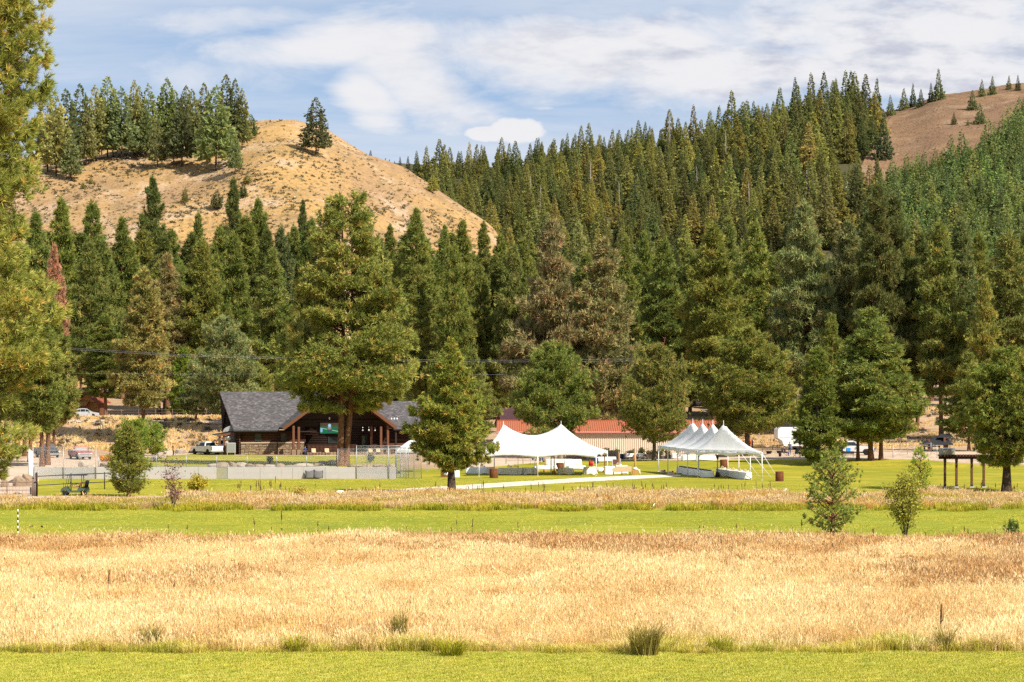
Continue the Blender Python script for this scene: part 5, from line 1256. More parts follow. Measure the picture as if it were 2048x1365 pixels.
def chain_fence(label, posts, z0, z1, extra_rails=(), base=None, name='chain_link_fence', rp=0.035, sp=0.16):
    """posts: list of (x, y); mesh and rails from z0 to z1, posts down to base"""
    e = empty(name, (0, 0, 0), 0, label, 'fence'); base = z0 if base is None else base
    ox, oy = posts[0]; e.location = (ox, oy, base)
    for x, y in posts:
        b = MB(); b.tube([(x - ox, y - oy, 0), (x - ox, y - oy, z1 - base + 0.04)], rp, 7); b.build('post', STEEL, e)
    for z in (z1, *extra_rails):
        b = MB(); b.tube([(x - ox, y - oy, z - base) for x, y in posts], rp * 0.8, 6); b.build('rail', STEEL, e)
    for (xa, ya), (xb, yb) in zip(posts[:-1], posts[1:]): chain_mesh((xa - ox, ya - oy), (xb - ox, yb - oy), z0 - base, z1 - base, e, sp)
    return e
WY = WALLY + 0.11
zt_ = zy(912, WY)
chain_fence('low chain-link fence along the top of the concrete wall before the lodge', [(wx(p), WY) for p in (196, 254, 312, 372, 433, 494, 553, 613, 675)], 1.24, zt_, (1.3,))
chain_fence('higher chain-link fence section on the wall in front of the twin-trunked pine', [(wx(p), WY) for p in (675.5, 734, 791)], 1.24, zy(898.5, WY), ())
chain_fence('tallest chain-link fence section with a second top rail before the lodge wing', [(wx(p), WALLY - 0.06) for p in (713, 777, 812)], 0.0, zy(892, WALLY), (zy(897, WALLY),))
chain_fence('tall chain-link backstop in front of the dark truck and the red pickup', [(wx(p), WALLY - 0.08) for p in (66, 127, 192)], 0.0, zy(895, WALLY), (zy(901, WALLY),))
chain_fence('tall angled chain-link enclosure beside the pop-up canopy', [(wx(793, 262), 262), (wx(801, 261), 261), (wx(808, 260), 260), (wx(817, 259), 259), (wx(828, 258), 258), (wx(843, 257), 257)], 0.0, zy(896, 259), (), None, 'chain_link_fence', 0.03, 0.10)
pn = empty('windscreen_panel', (wx(66), WALLY - 0.1, 0), 0, 'tall pale windscreen panel seen edge-on at the end of the backstop', 'panel')
b = MB(); xa, ya, xb, yb = 0.0, 0.0, wx(57.5, 244) - wx(66), 244 - WALLY
b.add([(xa, ya, .1), (xb, yb, .1), (xb, yb, zy(897, 244)), (xa, ya, zy(905, WALLY)), (xa + .05, ya, .1), (xb + .05, yb, .1), (xb + .05, yb, zy(897, 244)), (xa + .05, ya, zy(905, WALLY))],
      [(0, 1, 2, 3), (7, 6, 5, 4), (0, 4, 5, 1), (1, 5, 6, 2), (2, 6, 7, 3), (3, 7, 4, 0)]); part(b, 'fabric', WHITE, pn)
b = MB(); b.tube([(xb, yb, -0.3), (xb, yb, zy(896, 244))], 0.04, 7); part(b, 'post', STEEL, pn)
# nets leaning on the wall
for px, lab, flip in ((611, 'grey practice net leaning on the concrete wall, nearer the metal gate', 1), (629, 'grey practice net leaning on the concrete wall, nearer the tall fence', -1)):
    o = empty('practice_net', (wx(px), WALLY - 0.15, 0), 0, lab, 'net', 'practice nets leaning on the wall')
    V = []; n = 7
    for i in range(n):
        for j in range(n):
            u, v = i / (n - 1), j / (n - 1)
            V.append((u * 0.9 + 0.06 * math.sin(v * 3.1) * flip, -0.42 * (1 - v) - 0.12 * math.sin(u * 3.14), 0.12 + v * 0.78 - 0.13 * math.sin(u * 3.14) * v + (0.08 * u if flip > 0 else 0.08 * (1 - u)) * v))
    Fc = [(i * n + j, (i + 1) * n + j, (i + 1) * n + j + 1, i * n + j + 1) for i in range(n - 1) for j in range(n - 1)]
    b = MB(); b.add(V, Fc, True); ob = b.build('netting', NETG, o); md = ob.modifiers.new('thickness', 'SOLIDIFY'); md.thickness = 0.02
    b = MB(); b.tube([V[i] for i in (0, n - 1)], 0.03, 6); b.tube([V[n * n - n], V[n * n - 1]], 0.03, 6); b.tube([V[0], V[n * n - n]], 0.03, 6); part(b, 'frame', DARKM, o)

# ---------------------------------------------------------------- black pipe fence and ranch gate at the cart path
pf = empty('pipe_fence', (wx(74, 221), 221, 0), 0, 'black two-rail pipe fence behind the golf cart', 'fence')
pp = [(74, 221, 2.0), (142, 226, 1.72), (209, 231, 1.66), (262, 235, 1.64)]
ox = wx(74, 221)
for px, d, h in pp:
    b = MB(); b.tube([(wx(px, d) - ox, d - 221, -0.1), (wx(px, d) - ox, d - 221, h)], 0.055, 7); part(b, 'post', DARKM, pf)
for dz in (0.12, 0.95):
    b = MB(); b.tube([(wx(px, d) - ox, d - 221, h - dz - (0.25 if px == 74 else 0)) for px, d, h in pp], 0.045, 7); part(b, 'rail', DARKM, pf)
gp = [(66.5, 935, 0.09, AGED, 'grey weathered wooden gatepost with a forked top at the cart path'), (73, 946, 0.11, TIMBERD, 'dark brown wooden gatepost touching the pipe fence'), (69.5, 948, 0.10, AGED, 'grey leaning wooden gatepost between the two others')]
for px, ytop, r_, m_, lab in gp:
    d = 216.5; o = empty('gatepost', (wx(px, d), d, -0.1), 0, lab, 'post')
    b = MB(); h = zy(ytop, d) + 0.1; b.tube([(0, 0, 0), (0.02, 0.02, h * 0.5), (0.05 if px < 68 else -0.02, 0, h)], [r_, r_ * 0.95, r_ * 0.8], 9); part(b, 'shaft', m_, o)
    b = MB(); b.tube([(0, 0, h * 0.62), (0, 0, h * 0.66)], r_ * 1.12, 9); part(b, 'wire_band', DARKM, o)
rgt = empty('ranch_gate', (wx(-60, 216), 216, 0), 0, 'rusty pipe ranch gate with wire squares beside the golf cart path', 'gate')
x1 = wx(65, 216) - wx(-60, 216)
for z in (0.22, 0.58, 0.95, 1.30):
    b = MB(); b.tube([(0, 0, z), (x1, 0, z)], 0.03, 6); part(b, 'rail', RUSTM, rgt)
for x in (0.03, wx(14, 216) - wx(-60, 216), x1 - 0.03):
    b = MB(); b.tube([(x, 0, 0.05), (x, 0, 1.42)], 0.045, 6); part(b, 'upright', RUSTM, rgt)
b = MB(); x = 0.2
while x < x1: b.tube([(x, 0, 0.2), (x, 0, 1.3)], 0.008, 4); x += 0.3
z = 0.3
while z < 1.3: b.tube([(0, 0, z), (x1, 0, z)], 0.006, 4); z += 0.16
w = part(b, 'wire_grid', RUSTM, rgt); w['kind'] = 'stuff'
b = MB(); b.bbox(x1 - 0.22, x1 - 0.1, -0.06, 0.06, 0.2, 0.85, 0.02); part(b, 'latch_box', BLACK, rgt)

# ---------------------------------------------------------------- beige shed with orange roof, and the building behind it
sp0 = D(1000, 346)
shed = empty('metal_shed', (sp0.x, 346, 0), 0, 'long beige ribbed metal shed with an orange steel roof', 'shed')
SL = wx(1440, 346) - wx(1000, 346); sh = zy(863.5, 346)
b = MB(); b.box(0, SL, 0, 13, -0.6, sh - 0.05); part(b, 'wall', TINWALL, shed)
b = MB(); x = 0.0
while x < SL: b.prism([(x, 0.0), (x + 0.05, -0.07), (x + 0.13, -0.07), (x + 0.18, 0.0)], -0.4, sh - 0.08, 'z'); x += 0.3
w = part(b, 'wall_rib', TINWALL, shed); w['kind'] = 'stuff'
rz = zy(842, 352.5)
for y0_, y1_, nm in ((-0.5, 6.5, 'roof'), (13.5, 6.52, 'rear_roof')):
    b = MB(); b.slab([(-0.5, y0_, sh), (SL + 0.5, y0_, sh), (SL + 0.5, y1_, rz), (-0.5, y1_, rz)], 0.08); part(b, nm, REDROOF, shed)
b = MB(); x = -0.4
while x < SL + 0.4: b.slab([(x, -0.52, sh + 0.06), (x + 0.07, -0.52, sh + 0.06), (x + 0.07, 6.5, rz + 0.06), (x, 6.5, rz + 0.06)], 0.058); x += 0.32
w = part(b, 'roof_rib', REDROOF, shed); w['kind'] = 'stuff'
b = MB(); b.bbox(-0.5, SL + 0.5, -0.60, -0.53, sh - 0.16, sh + 0.02, 0.01); part(b, 'eave_trim', PINKROOF, shed)
b = MB(); b.bbox(-0.5, SL + 0.5, 6.35, 6.67, rz + 0.02, rz + 0.12, 0.02); part(b, 'ridge_cap', REDROOF, shed)
b = MB(); b.prism([(0.0, sh - 0.05), (13.0, sh - 0.05), (6.5, rz - 0.1)], 0.0, 0.2, 'x'); part(b, 'gable', TINWALL, shed)
pr0 = D(1003, 392)
pink = empty('far_building', (pr0.x, 392, pr0.z), R(6), 'building with a faded pinkish red metal roof hidden behind pines', 'building')
b = MB(); b.box(0.4, 8.6, 0.4, 9.6, -0.5, 3.2); part(b, 'wall', TIMBERD, pink)
b = MB(); b.slab([(-0.4, -0.6, 3.0), (9.4, -0.6, 3.0), (9.4, 5.0, 6.3), (0.3, 5.0, 6.3)], 0.1); part(b, 'roof', PINKROOF, pink)
b = MB(); b.slab([(0.3, 5.02, 6.3), (9.4, 5.02, 6.3), (9.4, 10.6, 3.0), (-0.4, 10.6, 3.0)], 0.1); part(b, 'rear_roof', PINKROOF, pink)
b = MB(); b.prism([(0.4, 3.2), (9.6, 3.2), (5.0, 5.95)], 0.4, 0.5, 'x'); part(b, 'gable', TIMBERD, pink)
window(2.0, 0.36, 0.9, 1.0, 1.2, pink); 

# log cabin on the bank
c0 = D(152, 436)
cab = empty('log_cabin', (c0.x, c0.y, c0.z), R(-12), 'small orange-brown log cabin with a red roof up on the bank', 'cabin')
b = MB(); b.box(0.1, 3.9, 0.1, 4.4, -0.5, 2.6); part(b, 'wall_core', TIMBER, cab)
b = MB(); z = -0.2
while z < 2.6: b.tube([(-0.15, 0.05, z), (4.15, 0.05, z)], 0.12, 7); z += .235
w = part(b, 'log_wall', OAK, cab); w['kind'] = 'stuff'
b = MB(); b.prism([(0.0, 2.62), (4.0, 2.62), (2.0, 4.2)], -0.02, 0.12, 'y'); part(b, 'gable_wall', OAK, cab)
for s in (-1, 1):
    b = MB(); xe = 2 + s * 2.75; b.slab([(2.0, -1.4, 4.55), (xe, -1.4, 2.55), (xe, 5.0, 2.55), (2.0, 5.0, 4.55)], 0.12); part(b, 'roof', CABROOF, cab)
    b = MB(); b.slab([(2.0, -1.44, 4.5), (xe, -1.44, 2.5), (xe, -1.34, 2.5), (2.0, -1.34, 4.5)], 0.2); part(b, 'barge_board', CABROOF, cab)
b = MB(); b.slab([(-1.6, -1.9, 2.05), (2.6, -1.9, 2.05), (2.6, 0.0, 3.0), (-1.6, 0.0, 3.0)], 0.1); po = part(b, 'porch_roof', TIMBER, cab)
for k in range(7):
    b = MB(); t = k / 7; b.box(-1.6, 2.6, -1.93 + 1.9 * t, -1.78 + 1.9 * t, 2.055 + 0.95 * t, 2.15 + 0.95 * t); b.build('slat', OAK, po)
for x in (-1.4, 2.4):
    b = MB(); b.tube([(x, -1.75, -0.4), (x, -1.75, 2.0)], 0.1, 8); part(b, 'porch_post', TIMBER, cab)
b = MB(); b.box(1.5, 2.4, -0.10, 0.0, 0.0, 2.0); part(b, 'door', PRED, cab)

# pipe and rail fences on the bank and at the right-hand drive
def rail_fence(label, pts, h, rails, mat, r=0.04, cat='fence', rr=0.02):
    e = empty('rail_fence', tuple(pts[0]), 0, label, cat); o = Vector(pts[0])
    for p in pts:
        q = Vector(p) - o; b = MB(); b.tube([q + Vector((0, 0, -0.2)), q + Vector((0, 0, h + 0.06))], r, 7); b.build('post', mat, e)
    for z in rails:
        b = MB(); b.tube([Vector(p) - o + Vector((0, 0, z)) for p in pts], rr, 6); b.build('rail', mat, e)
    return e
rail_fence('grey metal rail fence along the bank road beside the silver car', [D(px, 424) for px in (176, 210, 243, 277, 311, 345, 379, 413)], 1.45, (0.45, 0.9, 1.42), RUSTM)
rail_fence('grey pipe rail fence of the corral by the pavilion', [D(px, d) for px, d in ((1786, 308), (1815, 324), (1828, 308), (1862, 322), (1874, 306))], 1.55, (0.4, 0.78, 1.15, 1.52), STEEL)
rail_fence('brown pipe rail fence across the drive behind the wide pines', [D(px, 350) for px in (1700, 1752, 1800, 1850, 1900, 1950)], 1.45, (0.5, 0.95, 1.4), RUSTM)
rail_fence('rusty rail fence behind the four-peaked tent near the camp', [D(px, 332) for px in (1498, 1525, 1563, 1600)], 1.5, (0.35, 0.75, 1.12, 1.45), RUSTM)
rail_fence('low rusty pipe rail fence behind the two-peaked tent', [D(px, 306) for px in (1012, 1046, 1080, 1112)], 0.9, (0.45, 0.88), RUSTM)

# ---------------------------------------------------------------- pavilion and raised platform
pv0 = D(1880, 338)
pav = empty('pavilion', tuple(pv0), 0, 'small open pavilion with a black two-tier roof on orange timber posts', 'pavilion')
zb = pv0.z; T1, T2 = zy(884, 338) - zb, zy(868, 338) - zb
for x, y in ((-1.7, -1.0), (0.45, -1.0), (1.2, 1.3), (-1.0, 1.3)):
    b = MB(); b.bbox(x - 0.16, x + 0.16, y - 0.16, y + 0.16, -0.2, (T1 + 0.35) if x != 0.45 else T2 - 0.5, 0.03); part(b, 'post', TIMBER, pav)
b = MB(); b.add([(-2.6, -1.6, T1 - 0.3), (1.6, -1.6, T1 - 0.3), (1.6, 2.0, T1 - 0.3), (-2.6, 2.0, T1 - 0.3), (-0.9, -0.3, T1 + 0.55), (0.6, -0.3, T1 + 0.55), (0.6, 0.8, T1 + 0.55), (-0.9, 0.8, T1 + 0.55), (-2.6, -1.6, T1 - 0.42), (1.6, -1.6, T1 - 0.42), (1.6, 2.0, T1 - 0.42), (-2.6, 2.0, T1 - 0.42)],
      [(0, 1, 5, 4), (1, 2, 6, 5), (2, 3, 7, 6), (3, 0, 4, 7), (4, 5, 6, 7), (8, 9, 1, 0), (9, 10, 2, 1), (10, 11, 3, 2), (11, 8, 0, 3), (11, 10, 9, 8)]); part(b, 'lower_roof', BLACK, pav)
b = MB(); b.add([(-0.5, -1.0, T2 - 0.5), (1.85, -1.0, T2 - 0.5), (1.85, 1.0, T2 - 0.5), (-0.5, 1.0, T2 - 0.5), (0.1, -0.1, T2), (1.3, -0.1, T2), (1.3, 0.2, T2), (0.1, 0.2, T2)],
      [(0, 1, 5, 4), (1, 2, 6, 5), (2, 3, 7, 6), (3, 0, 4, 7), (4, 5, 6, 7), (3, 2, 1, 0)]); part(b, 'upper_roof', BLACK, pav)
b = MB(); b.bbox(-2.2, 0.2, 0.9, 1.1, 0.6, 0.75, 0.01); b.bbox(-2.1, -1.9, 0.9, 1.1, -0.2, 0.6, 0.01); b.bbox(0.0, 0.16, 0.9, 1.1, -0.2, 0.6, 0.01); part(b, 'bench', DARKM, pav)
pd_ = G(1930, 976); d_ = pd_.y
plat = empty('raised_platform', (wx(1890, d_), d_, 0), 0, 'raised timber platform on four posts with a grey panelled box on one end', 'platform')
k_ = d_ / F
for px in (1890, 1913, 1943.5, 1967.5):
    x = (px - 1890) * k_; ztop = zy(918, d_)
    b = MB(); b.bbox(x - 0.11, x + 0.11, -0.11, 0.11, 0.15, ztop, 0.015); po = part(b, 'post', TIMBER, plat)
    b = MB(); b.bbox(x - 0.125, x + 0.125, -0.125, 0.125, 0.1, 0.32, 0.01); b.build('steel_shoe', DARKM, po)
    b = MB(); b.bbox(x - 0.125, x + 0.125, -0.125, 0.125, ztop - 0.28, ztop + 0.01, 0.01); b.build('steel_cap', DARKM, po)
    b = MB(); b.bbox(x - 0.22, x + 0.22, -0.22, 0.22, -0.1, 0.12, 0.02); part(b, 'footing', CWALL, plat)
zb1, zb2 = zy(919, d_), zy(913, d_)
b = MB(); b.bbox(-0.6, 90 * k_, -0.16, 0.16, zb1 + 0.02, zb2, 0.02); part(b, 'beam', TIMBERD, plat)
for k in range(16):
    b = MB(); x = -0.55 + k * 0.3; b.bbox(x, x + 0.14, -0.9, 0.9, zb2 + 0.004, zb2 + 0.16, 0.02); part(b, 'joist', TIMBER, plat)
bx = empty('panelled_box', (wx(1880, d_), d_, zb2 + 0.17), 0, 'weathered grey panelled box standing on the end of the raised platform', 'box')
bh = zy(896.5, d_) - zb2 - 0.17
for x0, x1, y_ in ((0.0, 0.02 + 27 * k_, -0.8),):
    b = MB(); b.bbox(x0, x1, y_, y_ + 1.5, 0, bh - 0.06, 0.02); part(b, 'shell', PANELG, bx)
for k in range(3):
    b = MB(); w_ = (27 * k_) / 3; b.bbox(k * w_ + 0.02, (k + 1) * w_ - 0.01, -0.83, -0.802, 0.03, bh - 0.09, 0.008); part(b, 'panel', PANELG, bx)
b = MB(); b.bbox(-0.03, 27 * k_ + 0.05, -0.86, 0.74, bh - 0.055, bh, 0.01); part(b, 'lid', STEEL, bx)

# overhead wires
def wire(label, pts, d, r=0.022, sag=1.0):
    P = []
    for (xa, ya), (xb, yb) in zip(pts[:-1], pts[1:]):
        for i in range(12):
            t = i / 12; P.append((wx(xa + (xb - xa) * t, d), 0, zy(ya + (yb - ya) * t, d) - sag * 0 ))
    P.append((wx(pts[-1][0], d), 0, zy(pts[-1][1], d)))
    b = MB(); b.tube([Vector(p) - Vector(P[0]) for p in P], r, 5); o = b.build('power_line', STEEL, None); o.location = (P[0][0], d, P[0][2]); tag(o, label, 'power line')
wire('upper of the paired power lines crossing the pine belt', [(-40, 682), (150, 697), (350, 709), (560, 715.5), (760, 719), (1010, 721), (1300, 718)], 372, .013)
wire('lower of the paired power lines crossing the pine belt', [(-40, 685), (150, 700), (350, 712), (560, 718.5), (760, 722), (1010, 724.5), (1300, 722)], 372, .013)
wire('thin single power line strung low over the lodge roof', [(-40, 742), (150, 747), (350, 749), (560, 748), (760, 748), (1010, 750)], 372, 0.009)
# ---------------------------------------------------------------- tents
def tent(label, A, Bv, Cv, peaks, hl, hp, nx=40, ny=26, name='frame_tent', scallop=0.28, legs_u=5, legs_v=3, k=2.1, guy=()):
    """roof sheet over the parallelogram A + u*Bv + v*Cv; peaks: list of (u, v); eave height hl, peak height hp"""
    A = Vector(A); Bv = Vector(Bv); Cv = Vector(Cv)
    e = empty(name, tuple(A), 0, label, 'tent')
    nu, nv = nx, ny
    def P(u, v): return Bv * u + Cv * v
    LB, LC = Bv.length, Cv.length
    def hgt(u, v):
        # slack fabric: each peak pulls a cone that sags to the eaves; ridge saddles between the peaks
        best = 0.0
        edge = min(v, 1 - v) * 2
        # profile along v towards the peak line, along u between neighbours
        us = [p[0] for p in peaks]
        lo = max([q for q in us if q <= u], default=None); hi = min([q for q in us if q >= u], default=None)
        if lo is None: t = u / us[0]; s = t
        elif hi is None: t = (1 - u) / (1 - us[-1]); s = t
        else:
            m = (u - lo) / (hi - lo) if hi > lo else 0.0
            s = 1 - 0.42 * (math.sin(m * math.pi)) ** 0.8 if hi > lo else 1.0
        s = max(0.0, min(1.0, s))
        rho = min(edge, 1.0)
        if lo is None or hi is None:
            q = min(rho, s); return (hp - hl) * (q ** k * 0.72 + q * 0.28)
        return (hp - hl) * (0.72 * (rho ** k) + 0.28 * rho) * s
    V = []; Fc = []
    for i in range(nu + 1):
        for j in range(nv + 1):
            u, v = i / nu, j / nv; p = P(u, v); V.append((p.x, p.y, hl + hgt(u, v)))
    for i in range(nu):
        for j in range(nv): Fc.append((i * (nv + 1) + j, (i + 1) * (nv + 1) + j, (i + 1) * (nv + 1) + j + 1, i * (nv + 1) + j + 1))
    b = MB(); b.add(V, Fc, True); c = b.build('canopy', CANVAS, e); c.modifiers.new('thickness', 'SOLIDIFY').thickness = 0.012
    # valance: hangs from each eave, arched between legs
    for (s, t, n, lg) in (((0, 0), (1, 0), 48, legs_u), ((0, 1), (1, 1), 48, legs_u), ((0, 0), (0, 1), 30, legs_v), ((1, 0), (1, 1), 30, legs_v)):
        V = []; Fc = []
        for i in range(n + 1):
            w = i / n; u = s[0] + (t[0] - s[0]) * w; v = s[1] + (t[1] - s[1]) * w; p = P(u, v) * 1.0
            m = (w * (lg - 1)) % 1.0; drop = 0.30 + 0.28 * abs(math.cos(m * math.pi)) ** 3
            off = 0.02 * math.sin(i * 1.7)
            V += [(p.x + off, p.y + off, hl + 0.005), (p.x + off * 2, p.y - 0.03, hl - drop)]
        for i in range(n): Fc.append((2 * i, 2 * i + 2, 2 * i + 3, 2 * i + 1))
        b = MB(); b.add(V, Fc, True); c = b.build('valance', CANVAS, e); c.modifiers.new('thickness', 'SOLIDIFY').thickness = 0.012
    done = set()
    for i in range(legs_u):
        for j in range(legs_v):
            if 0 < i < legs_u - 1 and 0 < j < legs_v - 1: continue
            if 0 < j < legs_v - 1: continue
            p = P(i / (legs_u - 1), j / (legs_v - 1)); gz = float(tz(A.x + p.x, A.y + p.y)) - A.z
            b = MB(); b.tube([(p.x, p.y, gz - 0.05), (p.x, p.y, hl - 0.02)], 0.055, 8); lg = b.build('leg', GPOLE, e)
            b = MB(); b.box(p.x - 0.12, p.x + 0.12, p.y - 0.12, p.y + 0.12, gz - 0.04, gz + 0.025); b.build('foot_plate', GPOLE, lg)
    for u, v in peaks:
        p = P(u, v); z = hl + hgt(u, v)
        b = MB(); b.tube([(p.x, p.y, hl - 0.1), (p.x, p.y, z + 0.30)], [0.04, 0.022], 6); b.build('peak_pole', GPOLE, e)
    for s, t in (((0, 0), (1, 0)), ((0, 1), (1, 1)), ((0, 0), (0, 1)), ((1, 0), (1, 1))):
        p, q = P(*s), P(*t); b = MB(); b.tube([(p.x, p.y, hl - 0.03), (q.x, q.y, hl - 0.03)], 0.03, 6); b.build('eave_bar', GPOLE, e)
    for (u, v, dx, dy) in guy:
        p = P(u, v); b = MB(); b.tube([(p.x, p.y, hl - 0.1), (p.x + dx, p.y + dy, 0.0)], 0.03, 5); b.build('guy_strap', GPOLE, e)
    return e
# two-peaked tent: long side to the viewer
d1 = 264.0
TA = Vector((wx(958, d1), d1, 0)); TL = wx(1193, d1) - wx(958, d1)
tent('white two-peaked frame tent over round tables, its long side to the viewer', TA, (TL, 1.2, 0), (1.6, 9.4, 0), [(0.145, .5), (0.645, .5)], zy(906, d1), zy(846, d1 + 4.7) - 0.1, 56, 26, legs_u=3, legs_v=3, k=1.9)
# four-peaked tent: runs away from the viewer
FA = Vector((wx(1396, 259.5), 259.5, 0)); FB = Vector((wx(1317, 278), 278, 0)); FC = Vector((wx(1524, 253.0), 253.0, 0))
fb_, fc_ = FB - FA, FC - FA
fl = zy(901, 259.5)
tent('white four-peaked frame tent sheltering two rows of long tables', FA, fb_, fc_, [(0.135, .5), (0.38, .5), (0.62, .5), (0.865, .5)], fl, zy(847, 258) , 64, 26, legs_u=5, legs_v=3, k=1.75,
     guy=((0.0, 1.0, 1.9, 1.5), (0.25, 1.0, 2.4, 1.0), (0.5, 1.0, 2.3, 1.0)))
# pop-up canopy behind the lawn tree
pc = Vector((wx(793, 276), 276, 0)); ph, pt_ = zy(901, 276), zy(878, 277.5)
pop = empty('popup_canopy', tuple(pc), R(4), 'small white pop-up canopy with an emblem, behind the chain-link enclosure', 'canopy')
b = MB(); b.add([(0, 0, ph), (3.6, 0, ph), (3.6, 3.6, ph), (0, 3.6, ph), (1.8, 1.8, pt_)], [(0, 1, 4), (1, 2, 4), (2, 3, 4), (3, 0, 4)]); c = part(b, 'canopy_top', CANVAS, pop); c.modifiers.new('thickness', 'SOLIDIFY').thickness = 0.01
for q in (((0, 0), (3.6, 0)), ((3.6, 0), (3.6, 3.6)), ((3.6, 3.6), (0, 3.6)), ((0, 3.6), (0, 0))):
    b = MB(); (xa, ya), (xb, yb) = q; b.add([(xa, ya, ph), (xb, yb, ph), (xb, yb, ph - 0.28), (xa, ya, ph - 0.28)], [(0, 1, 2, 3)]); c = part(b, 'valance', CANVAS, pop); c.modifiers.new('thickness', 'SOLIDIFY').thickness = 0.01
for x, y in ((0.03, 0.03), (3.57, 0.03), (0.03, 3.57), (3.57, 3.57)):
    b = MB(); b.box(x - 0.03, x + 0.03, y - 0.03, y + 0.03, -0.05, ph); part(b, 'leg', STEEL, pop)
# ring-shaped emblem lying on the front slope
b = MB(); n = Vector((0, -(pt_ - ph), 1.8)).normalized(); sl = Vector((0, 1.8, pt_ - ph)).normalized(); cc = Vector((1.75, 0.75, ph + 0.75 / 1.8 * (pt_ - ph))) + n * 0.012
ring = []; 
for i in range(18):
    a = i / 18 * 6.283
    for r_ in (0.20, 0.27): ring.append(cc + Vector((math.cos(a) * r_ * 1.3, 0, 0)) + sl * (math.sin(a) * r_))
b.add(ring, [(2 * i, 2 * i + 1, (2 * i + 3) % 36, (2 * i + 2) % 36) for i in range(18)]); c = part(b, 'emblem', PANELG, pop); c.modifiers.new('thickness', 'SOLIDIFY').thickness = 0.004

# ---------------------------------------------------------------- tables under cloths, with settings
def cloth_mesh(kind, L, Wd, h, r, drop=None, ruffle=0.06, flare=0.12):
    """a cloth draped over a top: rings from the centre outwards and down, folds growing towards the hem"""
    n = 44; drop = drop or h - 0.05
    def outline(t):
        if kind == 'round': return math.cos(t) * L / 2, math.sin(t) * L / 2
        c, s = math.cos(t), math.sin(t); p = 0.16
        return L / 2 * math.copysign(abs(c) ** p, c), Wd / 2 * math.copysign(abs(s) ** p, s)
    V = [(0, 0, h)]; Fc = []
    ph_ = [r.uniform(0, 6.28) for _ in range(3)]
    rings = [(0.6, 0, 0), (1.0, 0, 0), (1.015, 0.08, 0.1), (1.0, 0.4, 0.5), (1.0, 0.75, 0.85), (1.0, 1.0, 1.0)]
    for sc_, f, am in rings:
        for i in range(n):
            t = i / n * 6.2832; x, y = outline(t)
            k = 1 + am * (flare + ruffle * math.sin(9 * t + ph_[0]) + ruffle * 0.6 * math.sin(14 * t + ph_[1])) * (0.8 / (max(L, Wd) / 2) if kind != 'round' else 1)
            nx, ny = (x, y); ln = math.hypot(x, y) or 1
            ex = am * (flare + ruffle * math.sin(9 * t + ph_[0]) + ruffle * .7 * math.sin(17 * t + ph_[1])) * 0.8
            hem = 0.05 * math.sin(5 * t + ph_[2]) * f
            V.append((x * sc_ + nx / ln * ex, y * sc_ + ny / ln * ex, h - drop * f + hem * (1 if f == 1.0 else 0.3)))
    Fc += [(0, 1 + i, 1 + (i + 1) % n) for i in range(n)]
    for q in range(len(rings) - 1):
        for i in range(n): Fc.append((1 + q * n + i, 1 + q * n + (i + 1) % n, 1 + (q + 1) * n + (i + 1) % n, 1 + (q + 1) * n + i))
    b = MB(); b.add(V, Fc, True); return b
rt = random.Random(3)
def table(name, label, X, Y, z, kind, L, Wd, h=0.74, rz=0.0, cloth=CLOTH, drop=None, group=None, clab=None, flare=0.12, legs=True):
    t = empty(name, (X, Y, z), rz, label, 'table', group)
    b = MB()
    if kind == 'round': b.lathe([(L / 2 - 0.03, h - 0.04), (L / 2 - 0.01, h - 0.02), (L / 2 - 0.03, h - 0.012)], 20)
    else: b.bbox(-L / 2 + .02, L / 2 - .02, -Wd / 2 + .02, Wd / 2 - .02, h - 0.045, h - 0.012, 0.01)
    b.build('tabletop', PANELG, t)
    a, c = (L * .3, L * .3) if kind == 'round' else (L * .42, Wd * .36)
    for sx in (-1, 1):
        for sy in (-1, 1):
            b = MB(); b.tube([(sx * a, sy * c, 0), (sx * a, sy * c, h - 0.045)], 0.02, 6); b.build('leg', DARKM, t)
    co = cloth_mesh(kind, L, Wd, h, rt, drop, 0.06, flare).build('tablecloth', cloth, None)
    co.location = (X, Y, z + 0.004); co.rotation_euler = (0, 0, rz); tag(co, clab or 'white cloth on the ' + label.replace('under a white cloth ', ''), 'tablecloth', group and 'cloths on ' + group)
    return t
def candle_set(X, Y, z, label):
    e = empty('table_centrepiece', (X, Y, z), 0, label, 'centrepiece')
    for k, (x, y, h) in enumerate(((-0.12, 0, .22), (0.0, .06, .34), (0.12, -.03, .26))):
        b = MB(); b.lathe([(0.03, 0), (0.03, h), (0.012, h + .03)], 8, x, y); b.build('candle', CANDLE, e)
    b = MB(); b.lathe([(0.06, 0), (0.14, 0.06), (0.1, 0.14)], 9, 0.3, 0.02); b.build('flower_bowl', FLOWERW, e)
    return e
